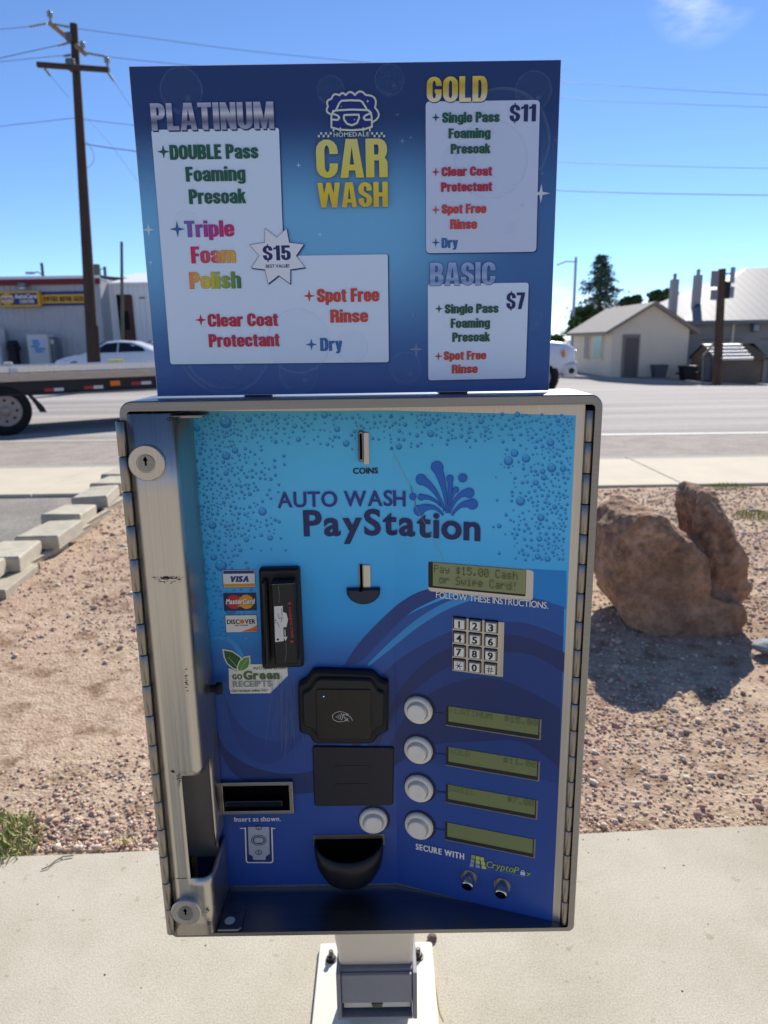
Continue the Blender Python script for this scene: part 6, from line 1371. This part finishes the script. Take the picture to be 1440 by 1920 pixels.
def utility_pole():
    Y = 22.0; base = atY(176, 690, Y); top = atY(138, 45, Y); g = gb(base.x, Y) - .05; k = (g - base.z) / (top.z - base.z); b0 = base.lerp(top, k)
    T = thing('utility_pole', 'tall dark wooden utility pole with crossarms and insulators standing in front of the auto shop', 'utility pole', b0)
    b = MB(); b.tube([b0.lerp(top, t / 8) for t in range(9)], [.185 - .085 * t / 8 for t in range(9)], MATS['pole_wood'], 14); b.build('pole', T)
    m = b0.lerp(top, .19); b = MB(); b.tube([b0.lerp(top, .0) + V((.17, -.02, 0)), m + V((.155, -.02, 0))], [.07, .06], MATS['pole_wood'], 8); b.build('ground_cover', T)
    q = lambda px, py, d=0.0: atY(px, py, Y + d)
    b = MB(); b.tube([q(70, 121, -.22), q(205, 131, -.22)], .075, MATS['pole_wood'], 6); arm = b.build('crossarm', T)
    b = MB(); c = q(138, 125); b.bbox((c.x, Y - .1, c.z), (.24, .34, .26), MATS['pole_steel'], .03); b.build('arm_bracket', T)
    b = MB(); b.tube([q(134, 77, -.1), q(92, 42, -.25)], .065, MATS['pole_pale'], 8); b.build('support_arm', T)
    b = MB(); c = q(133, 73); b.bbox((c.x, Y - .06, c.z), (.16, .28, .22), MATS['pole_steel'], .03); b.build('arm_bracket', T)
    b = MB(); b.tube([q(143, 86, -.1), q(160, 101, -.3)], .065, MATS['pole_pale'], 8); b.build('support_arm', T)
    for (px, py) in ((94, 33), (155, 90), (201, 119)):
        c = q(px, py, -.25); b = MB(); b.lathe([(.03, -.14), (.03, 0), (.07, .02), (.085, .05), (.045, .08), (.075, .1), (.065, .14), (.02, .17)], MATS['insulator'], 12, True, Matrix.Translation(c)); b.build('insulator', T)
    for a, c in (((82, 126), (95, 143)), ((201, 134), (214, 153)), ((160, 99), (198, 106)), ((100, 45), (131, 51)), ((88, 44), (55, 50)), ((130, 80), (108, 86)), ((134, 103), (118, 105))):
        b = MB(); A, B = q(*a, -.22), q(*c, -.22); b.tube([A, B], .02, MATS['pole_hardware'], 6)
        for i in range(5): p = A.lerp(B, .15 + .17 * i); b.tube([p, A.lerp(B, .19 + .17 * i)], .038, MATS['insulator_green'], 8)
        b.build('strain_insulator', T)
utility_pole()
def wires():
    def wire(pts, r, label, y0=22.0, y1=30.0):
        P_ = [V(p) for p in pts]; out = []
        xa, xb = pts[0][0], pts[-1][0]
        for i in range(len(P_) - 1):
            for k in range(10):
                t = k / 10; a, b_, c, d = P_[max(i - 1, 0)], P_[i], P_[i + 1], P_[min(i + 2, len(P_) - 1)]
                out.append(.5 * ((2 * b_) + (c - a) * t + (2 * a - 5 * b_ + 4 * c - d) * t * t + (3 * b_ - a - 3 * c + d) * t ** 3))
        out.append(P_[-1]); b = MB(); b.tube([atY(p.x, p.y, y0 + (y1 - y0) * (p.x - xa) / (xb - xa)) for p in out], r, MATS['wire'], 6, False); tag(b.build('power_line'), label, 'power line')
    wire([(146, 54), (300, 74), (480, 97), (800, 128), (1050, 153), (1440, 178), (1700, 186)], .008, 'topmost overhead wire, running right from the pole top behind the menu sign')
    wire([(198, 106), (300, 117), (640, 150), (1050, 184), (1440, 201), (1700, 206)], .008, 'second overhead wire from the top, running right behind the menu sign')
    wire([(145, 222), (245, 234), (640, 275), (1050, 304), (1440, 316), (1700, 318)], .008, 'third overhead wire from the top, faintest of the right hand lines')
    wire([(150, 268), (250, 283), (640, 328), (1050, 357), (1440, 366), (1700, 366)], .014, 'thick lowest overhead wire running right past the menu sign')
    wire([(55, 50), (0, 55), (-200, 74)], .008, 'topmost wire running left from the pole top to the left edge', 22, 24)
    wire([(122, 82), (5, 108), (-200, 156)], .011, 'wire sloping down left from the upper pole bracket, darkest of the left hand lines', 22, 21)
    wire([(118, 104), (0, 116), (-200, 140)], .008, 'wire running left from just above the crossarm', 22, 24)
    wire([(141, 221), (70, 229), (0, 237), (-200, 262)], .008, 'lowest wire running left from the middle of the pole', 22, 24)
    wire([(95, 143), (130, 184)], .006, 'short jumper wire hanging from the left end of the crossarm', 22, 22)
    wire([(214, 153), (245, 200), (300, 280)], .006, 'thin wire hanging from the right end of the crossarm towards the sign', 22, 23)
    wire([(162, 265), (172, 280), (176, 300), (166, 314), (163, 312)], .008, 'curled loose cable hanging on the right side of the pole', 21.8, 21.8)
    wire([(160, 220), (200, 262), (262, 345)], .006, 'faint guy wire sloping down right from the middle of the pole', 22, 24)
wires()
def thin_poles():
    Y = 33.0; a, c = atY(230, 690, Y), atY(228, 453, Y); g = gb(a.x, Y) - .05; a = a.lerp(c, (g - a.z) / (c.z - a.z)); b = MB(); b.tube([a, a.lerp(c, .5), c], [.085, .075, .06], mat('pole_green', (92, 96, 82), .8, var=(2, .3)), 10); tag(b.build('metal_pole'), 'thin bare pole rising in front of the dark sliding door', 'pole')
    def far(px, y0, y1, Y, label, lamp):
        a, c = atY(px, y0, Y), atY(px, y1, Y); T = thing('street_light' if lamp else 'wooden_pole', label, 'street light' if lamp else 'pole', (a.x, Y, gb(-20, Y) - .05)); b = MB(); b.tube([V((a.x, Y, gb(-20, Y) - .05)), c], [.16, .12], MATS['pole_green'], 8); b.build('pole', T); return T, c
    T, c = far(78, 520, 493, 60, 'small far pole with a lamp arm rising behind the auto shop roof', True)
    b = MB(); e = atY(60, 512, 60); b.tube([atY(78, 514, 60), atY(70, 510, 60), e], .05, MATS['pole_green'], 6); b.build('lamp_arm', T); b = MB(); b.bbox((e.x - .15, 60, e.z), (.7, .25, .18), MATS['pole_hardware'], .05); b.build('lamp_head', T)
    T, c = far(196, 530, 500, 58, 'short far pole with a small box at its top, right of the big utility pole', False)
    e = atY(182, 507, 58); b = MB(); b.bbox((e.x, 58, e.z), (.45, .4, .9), MATS['pole_green'], .05); b.tube([e, atY(196, 503, 58)], .03, MATS['pole_green'], 6); b.build('transformer', T)
thin_poles()
# ------------------------------------------------------------------ right side: house, hall, shed
mat('stucco', (236, 219, 192), .9, var=(.9, .08), bump=(30, .3, .01)); mat('shingle', (168, 160, 150), .9, var=(5, .2), stretch=(1, 1, 6)); mat('eave_trim', (146, 136, 122), .8); mat('house_door', (108, 98, 90), .7, var=(6, .2), stretch=(6, 6, .6)); mat('window_teal', (104, 142, 140), .2); mat('window_brown', (150, 134, 116), .5)
mat('hall_wall', (160, 154, 144), .9, var=(.6, .2)); mat('tin_roof', (126, 124, 124), .55, .1, var=(1.5, .08)); mat('chimney_grey', (168, 166, 164), .9, var=(2, .1)); mat('flashing', (54, 62, 80), .5)
def house():
    Y = 36.0; xl, xr = atY(1147, 640, Y).x, atY(1291, 640, Y).x; g = gb(xl + 2, Y) - .08; ze = atY(1146, 619, Y).z; ap = atY(1228, 567, Y - .3); L = 7.2
    ax = (xl + xr) / 2 + .05; T = thing('house', 'small cream gabled house with a brown door facing the road', 'house', ((xl + xr) / 2, Y, g)); za = ap.z - .1
    b = MB(); vs = [(xl, Y, g), (xr, Y, g), (xr, Y, ze), (ax, Y, za), (xl, Y, ze)]; vs += [(x, Y + L, z) for x, y, z in vs]
    b.add(vs, [(0, 1, 2, 3, 4), (9, 8, 7, 6, 5), (5, 0, 4, 9), (1, 6, 7, 2)], MATS['stucco']); b.build('wall', T)
    b = MB(); t = .12
    for x, s in ((xl, -1), (xr, 1)):
        sl = (za - ze) / abs(ax - x); e = .38; xe, zee = x + s * e, ze - e * sl
        b.add([(xe, Y - .3, zee + .03), (ax, Y - .3, za + .03), (ax, Y + L + .3, za + .03), (xe, Y + L + .3, zee + .03), (xe, Y - .3, zee + .03 + t), (ax, Y - .3, za + .03 + t), (ax, Y + L + .3, za + .03 + t), (xe, Y + L + .3, zee + .03 + t)], [(0, 1, 2, 3), (4, 5, 6, 7)], MATS['shingle'])
        b.add([(xe, Y - .31, zee + .0), (ax, Y - .31, za + .0), (ax, Y - .31, za + .05 + t), (xe, Y - .31, zee + .05 + t)], [(0, 1, 2, 3)], MATS['eave_trim']); b.add([(xe, Y - .3, zee + .0), (xe, Y + L + .3, zee), (xe, Y + L + .3, zee + .04 + t), (xe, Y - .3, zee + .04 + t)], [(0, 1, 2, 3)], MATS['eave_trim'])
    b.build('roof', T)
    d0, d1, zd = atY(1166, 660, Y).x, atY(1198, 660, Y).x, atY(1180, 627, Y).z; b = MB(); b.bbox(((d0 + d1) / 2, Y - .03, (g + .12 + zd) / 2), (d1 - d0, .1, zd - g - .12), MATS['eave_trim'], .02); b.bbox(((d0 + d1) / 2 + .02, Y - .06, (g + .1 + zd) / 2 - .05), (d1 - d0 - .2, .1, zd - g - .3), MATS['house_door'], .02); b.build('door', T)
    b = MB(); b.bbox(((d0 + d1) / 2 + .4, Y - .6, g + .07), (2.4, 1.1, .2), MATS['trim_grey'], .03); b.build('doorstep', T)
    for (pa, pb, m_) in ((1116, 1132, 'window_teal'), (1099, 1107, 'window_brown')):
        a, c = atX(pa, 634, xl), atX(pb, 634, xl); z0, z1 = atX((pa + pb) / 2, 672, xl).z, atX((pa + pb) / 2, 631, xl).z; b = MB(); b.bbox((xl - .02, (a.y + c.y) / 2, (z0 + z1) / 2), (.1, abs(c.y - a.y) + .2, z1 - z0 + .15), MATS['stucco'], .02); w = b.build('window', T)
        b = MB(); b.box((xl - .08, (a.y + c.y) / 2, (z0 + z1) / 2), (.02, abs(c.y - a.y), z1 - z0), MATS[m_]); b.build('pane', w)
house()
def hall():
    Y = 39.5; x0, x1 = atY(1283, 640, Y).x, 44.0; ze = atY(1350, 602, Y).z; g = gb(20, Y) - .3; zr = ze + 3.3; ye = Y + 14; T = thing('hall', 'long low building with a pale ribbed tin roof behind the signal pole', 'building', ((x0 + x1) / 2, Y, g))
    b = MB(); b.box(((x0 + x1) / 2, (Y + ye) / 2, (g + ze) / 2), (x1 - x0, ye - Y, ze - g), MATS['hall_wall'])
    for k in range(4): b.box((x0 + 2 + k * 3.2, Y - .02, g + (ze - g) * .72), (2.2, .06, .05), MATS['trim_grey'])
    b.box((atY(1372, 640, Y).x, Y - .03, ze - .6), (.12, .08, 1.2), MATS['stucco']); b.build('wall', T)
    b = MB(); o = .45; rx = 6.4; A = [(x0 - o, Y - o, ze), (x1 + o, Y - o, ze), (x1 + o, ye + o, ze), (x0 - o, ye + o, ze), (x0 + rx, (Y + ye) / 2, zr), (x1 - rx, (Y + ye) / 2, zr)]
    b.add(A, [(0, 1, 5, 4), (1, 2, 5), (2, 3, 4, 5), (3, 0, 4)], MATS['tin_roof'])
    n = 60; f0, f1, f4, f5 = V(A[0]), V(A[1]), V(A[4]), V(A[5])
    for k in range(1, n):                                        # standing ribs of the tin sheets on the road side
        p = f0.lerp(f1, k / n); t = min(1, (p.x - f0.x) / (f4.x - f0.x), (f1.x - p.x) / (f1.x - f5.x)); top = p + (V((0, f4.y - f0.y, f4.z - f0.z))) * t
        b.tube([p + V((0, 0, .002)), top + V((0, 0, .002))], .005, MATS['tin_roof'], 4, False, False)
    b.add([(x0 - o, Y - o - .01, ze - .16), (x1 + o, Y - o - .01, ze - .16), (x1 + o, Y - o - .01, ze + .03), (x0 - o, Y - o - .01, ze + .03)], [(0, 1, 2, 3)], MATS['trim_grey']); b.build('roof', T)
    for (pa, pb, yt, yb, d) in ((1256, 1269, 524, 600, 3.0), (1299, 1312, 516, 578, 2.2)):
        yy = Y + d; a, c = atY(pa, 560, yy), atY(pb, 560, yy); zt = atY(pa, yt, yy).z; zb = ze - .3; b = MB(); b.bbox(((a.x + c.x) / 2, yy, (zt + zb) / 2), (c.x - a.x, c.x - a.x, zt - zb), MATS['chimney_grey'], .02); b.lathe([(.1, zt), (.1, zt + .22), (.14, zt + .24), (.02, zt + .34)], MATS['pole_hardware'], 10, False, Matrix.Translation(((a.x + c.x) / 2, yy, 0))); b.build('chimney', T)
    a = atY(1302, 580, Y + 2.0); b = MB(); b.bbox((a.x + .1, Y + 1.75, a.z - .12), (.62, .3, .62), MATS['flashing'], .05, Matrix.Rotation(R(35), 3, 'Y')); b.build('chimney_flashing', T)  # dark tilted block at the foot of the right chimney
    a = atY(1412, 615, Y); b = MB(); b.bbox((a.x, Y - .2, a.z), (.3, .4, .4), MATS['pole_hardware'], .05); b.build('wall_light', T)
hall()
mat('shed_wood', (118, 104, 90), .85, var=(2, .2)); mat('shed_frame', (136, 128, 116), .85); mat('shed_tin', (216, 212, 204), .5, .1); mat('shed_tar', (20, 22, 30), .95, spec=.05)
def shed():
    Y = 34.4; f = lambda px, py, y=Y: atY(px, py, y); x0, x1 = f(1340, 680).x, f(1437, 680).x; g = gb(x0, Y) - .08; ze = f(1380, 670).z; d = 2.6; zt = ze + .62; xs = f(1409, 660).x
    T = thing('shed', 'low brown shed with a half white corrugated half black roof beside the signal pole', 'shed', ((x0 + x1) / 2, Y, g))
    b = MB(); b.add([(x0, Y, g), (x1, Y, g), (x1, Y, ze), (x0, Y, ze), (x0, Y + d, g), (x0, Y + d, ze), (x0, Y + d / 2, zt), (x1, Y + d, g), (x1, Y + d, ze), (x1, Y + d / 2, zt)], [(0, 1, 2, 3), (0, 3, 6, 5, 4), (1, 7, 8, 9, 2), (4, 5, 8, 7)], MATS['shed_wood'])
    b.bbox((x1 - .08, Y - .02, (g + ze) / 2), (.18, .1, ze - g), MATS['shed_frame'], .02); b.bbox((x0 + .05, Y - .02, (g + ze) / 2), (.14, .1, ze - g), MATS['shed_frame'], .02); b.build('wall', T)
    b = MB(); n = 5; e = V((0, -.25, -.25 * (zt - ze) / (d / 2)))
    for k in range(n):
        a, c = V((x0 - .1, Y, ze)) + e, V((x0 - .1, Y + d / 2, zt)); p, q = a.lerp(c, k / n), a.lerp(c, (k + 1) / n); up = V((0, -.03, .11)); X_ = lambda t: V((xs, t.y, t.z))
        b.add([p, X_(p), X_(p) + up, p + up, q, X_(q)], [(0, 1, 2, 3), (3, 2, 5, 4)], MATS['shed_tin'])
    b.build('tin_roof', T); b = MB(); a, c = V((xs + .02, Y - .25, ze + e.z)), V((xs + .02, Y + d / 2, zt)); w = x1 - xs
    b.add([a, a + V((w + .15, 0, 0)), c + V((w - .35, 0, 0)), c], [(0, 1, 2, 3)], MATS['shed_tar']); a, c = V((x0 - .1, Y + d + .2, ze - .1)), V((x0 - .1, Y + d / 2, zt)); b.add([a, a + V((x1 - x0 + .2, 0, 0)), c + V((x1 - x0 + .1, 0, 0)), c], [(3, 2, 1, 0)], MATS['shed_tar']); b.build('tar_roof', T)
    q0 = f(1318, 668, Y + .1); q1 = f(1342, 640, Y + .1); b = MB(); b.tube([q0, q1], .07, MATS['shed_frame'], 4, True, False); b.tube([V((q0.x + .06, q0.y, g)), q0], .06, MATS['shed_frame'], 4, True, False); b.box(((q0.x + q1.x) / 2 + .15, Y + .35, (g + ze) / 2 + .1), (q1.x - q0.x - .2, .06, ze - g - .1), MATS['trim_grey']); b.build('lean_to', T)
shed()
def right_small():
    def can(px0, px1, pyt, Y, label, dark, handle):
        a, c = atY(px0, 690, Y), atY(px1, 690, Y); zt = atY(px0, pyt, Y).z; g = gb(a.x, Y); w = (c.x - a.x); cx = (a.x + c.x) / 2; m_ = MATS['bin_black'] if dark else mat('bin_grey', (78, 80, 84), .6)
        T = thing('trash_can', label, 'trash can', (cx, Y, g)); b = MB(); b.add([(cx + sx * w * k, Y + sy * w * k, z) for k, z in ((.36, g + .03), (.46, zt - .1)) for sx, sy in ((-1, -1), (1, -1), (1, 1), (-1, 1))], [(0, 1, 5, 4), (1, 2, 6, 5), (2, 3, 7, 6), (3, 0, 4, 7), (3, 2, 1, 0)], m_); b.build('can_body', T)
        b = MB(); b.bbox((cx, Y, zt - .05), (w * 1.02, w * 1.02, .12), m_, .04); b.build('lid', T)
        if handle: b = MB(); b.tube([(cx - w * .9, Y - .2, zt - .35), (cx + w * .9, Y - .2, zt - .35)], .05, m_, 6); b.build('handle', T)
    can(1223, 1249, 684, 35.2, 'dark grey square trash can against the cream house gable wall', False, False); can(1276, 1303, 686, 34.9, 'black trash can with side handles at the right corner of the house', True, True)
    Y = 31.0; a, c = atY(1344, 716, Y), atY(1354, 504, Y); g = gb(a.x, Y) - .05; a = a.lerp(c, (g - a.z) / (c.z - a.z))
    T = thing('signal_pole', 'brown wooden pole with four grey panels seen from behind, beside the shed', 'signal pole', a); b = MB(); b.tube([a, c], [.19, .15], mat('pole_umber', (84, 68, 54), .9, var=(3, .3)), 10); b.build('pole', T)
    pn = mat('panel_grey', (132, 132, 140), .5, .3)
    for (x0, y0, x1, y1, tw) in ((1336, 507, 1353, 537, 10), (1335, 543, 1350, 562, 10), (1371, 500, 1383, 530, 50), (1370, 537, 1381, 558, 50)):
        p, q = atY(x0, y0, Y - .2), atY(x1, y1, Y - .2); b = MB(); b.bbox(((p.x + q.x) / 2, Y - .05, (p.z + q.z) / 2), (abs(q.x - p.x) / math.cos(R(tw)) * .9, .08, p.z - q.z), pn, .02, Matrix.Rotation(R(tw), 3, 'Z')); b.build('sign_panel', T)
    b = MB(); p, q = atY(1355, 528, Y), atY(1364, 560, Y); b.bbox(((p.x + q.x) / 2, Y, (p.z + q.z) / 2), (q.x - p.x + .1, .25, p.z - q.z), MATS['dark_trim'], .02); b.build('control_box', T)
    for y in (513, 549): b = MB(); b.tube([atY(1352, y, Y), atY(1372, y, Y)], .03, MATS['dark_trim'], 6); b.build('panel_arm', T)
    Y = 52; c = atY(1080, 482, Y); T = thing('street_light', 'pale thin street light pole with a long arm left of the conifer', 'street light', (c.x, Y, gb(c.x, Y) - .05)); m_ = mat('pole_pale_grey', (176, 184, 194), .6); b = MB(); b.tube([(c.x, Y, gb(c.x, Y) - .05), c], [.13, .09], m_, 8); b.build('pole', T)
    b = MB(); b.tube([c + V((0, 0, -.3)), atY(1062, 490, Y), atY(1044, 497, Y)], .05, m_, 6); b.build('lamp_arm', T)
right_small()
# ------------------------------------------------------------------ trees
mat('bark', (92, 76, 62), .95, var=(6, .3)); LEAF = {}
def leaves(name, cols):
    for i, c in enumerate(cols): mat('%s_%s' % (name, ['dark', 'middle', 'light'][i]), c, .75)
    LEAF[name] = ['%s_%s' % (name, t) for t in ['dark', 'middle', 'light'][:len(cols)]]
leaves('needle', [(60, 82, 66), (82, 108, 82), (104, 130, 96)]); leaves('leaf', [(50, 72, 34), (78, 104, 44), (112, 138, 60)]); leaves('leaf_deep', [(50, 72, 40), (76, 102, 50), (104, 130, 62)])
def leafcloud(T, pts, size, kind, r2):
    b = {m: [] for m in LEAF[kind]}; vs = []; fs = []; mi = []
    mb = MB()
    for p in pts:
        n = V((r2.gauss(0, 1), r2.gauss(0, 1), r2.gauss(0, 1) + .4)).normalized(); a = n.orthogonal().normalized() * size * r2.uniform(.6, 1.3); c = n.cross(a) * r2.uniform(.45, .9); k = LEAF[kind][min(len(LEAF[kind]) - 1, int(r2.random() ** 1.2 * 3))]
        mb.add([p - a, p + c * .8, p + a, p - c * .8], [(0, 1, 2, 3)], MATS[k])
    return mb.build('crown', T)
def conifer():
    Y = 58; r2 = random.Random(5); top = atY(1129, 478, Y); zb = gb(18, Y) - .1; T = thing('conifer_tree', 'tall dark conifer rising behind the cream house', 'conifer', (top.x, Y, zb)); b = MB(); b.tube([(top.x, Y, zb), top], [.35, .03], MATS['bark'], 8)
    H = top.z - zb; pts = []; Wd = 3.9
    for k in range(210):
        t = r2.random() ** 1.05; z = zb + H * (.14 + .86 * t); L = Wd * (1 - t) ** .85 * r2.uniform(.55, 1.25) + .12; a = r2.uniform(0, 6.283); d = V((math.cos(a), math.sin(a), 0)); e = V((top.x, Y, z)) + d * L + V((0, 0, -.18 * L + r2.uniform(-.1, .15)))
        b.tube([V((top.x, Y, z)), e], [.04, .01], MATS['bark'], 4, False)
        for _ in range(34): q = r2.random() ** .6; pts.append(V((top.x, Y, z)).lerp(e, q) + V((r2.gauss(0, .14), r2.gauss(0, .14), r2.gauss(-.06, .11))))
    b.build('trunk', T); leafcloud(T, pts, .115, 'needle', r2)
conifer()
def broadleaf(clumps, Y, kind, label, n, size, seed):
    r2 = random.Random(seed); C_ = []
    for px, py, rp in clumps: c = atY(px, py, Y); C_.append((c + V((0, r2.uniform(-1, 1), 0)), rp * Y / 1343))
    m = sum((c for c, _ in C_), V()) / len(C_); zb = gb(m.x, Y) - .1; T = thing('broadleaf_tree', label, 'tree', (m.x, Y, zb)); b = MB(); f = V((m.x, Y, zb + (m.z - zb) * .45)); b.tube([(m.x, Y, zb), f], [.4, .28], MATS['bark'], 8); pts = []
    tot = sum(r ** 2 for _, r in C_)
    for c, r in C_:
        b.tube([f, f.lerp(c, .6) + V((0, 0, .2)), c], [.2, .1, .03], MATS['bark'], 6, False)
        for _ in range(int(n * r * r / tot)):
            d = V((r2.gauss(0, 1), r2.gauss(0, 1), r2.gauss(0, 1))).normalized(); q = r * (r2.random() ** .45) * (1 + .25 * MN.noise(d * 2.2 + c)); pts.append(c + V((d.x * q, d.y * q, d.z * q * .85)))
    b.build('trunk', T); leafcloud(T, pts, size, kind, r2)
broadleaf([(1075, 606, 13), (1092, 590, 17), (1110, 596, 16), (1068, 620, 9), (1105, 580, 9)], 52, 'leaf_deep', 'low round tree behind the left end of the house roof, below the conifer', 4200, .15, 1)
broadleaf([(1182, 566, 12), (1200, 562, 11), (1222, 558, 14), (1245, 558, 17), (1262, 566, 14), (1278, 580, 10), (1290, 590, 8)], 56, 'leaf_deep', 'wide tree behind the house gable and the left chimney', 5200, .16, 2)
broadleaf([(1040, 640, 14), (1018, 632, 16)], 60, 'leaf', 'distant tree low on the skyline just right of the menu sign', 1500, .18, 3)
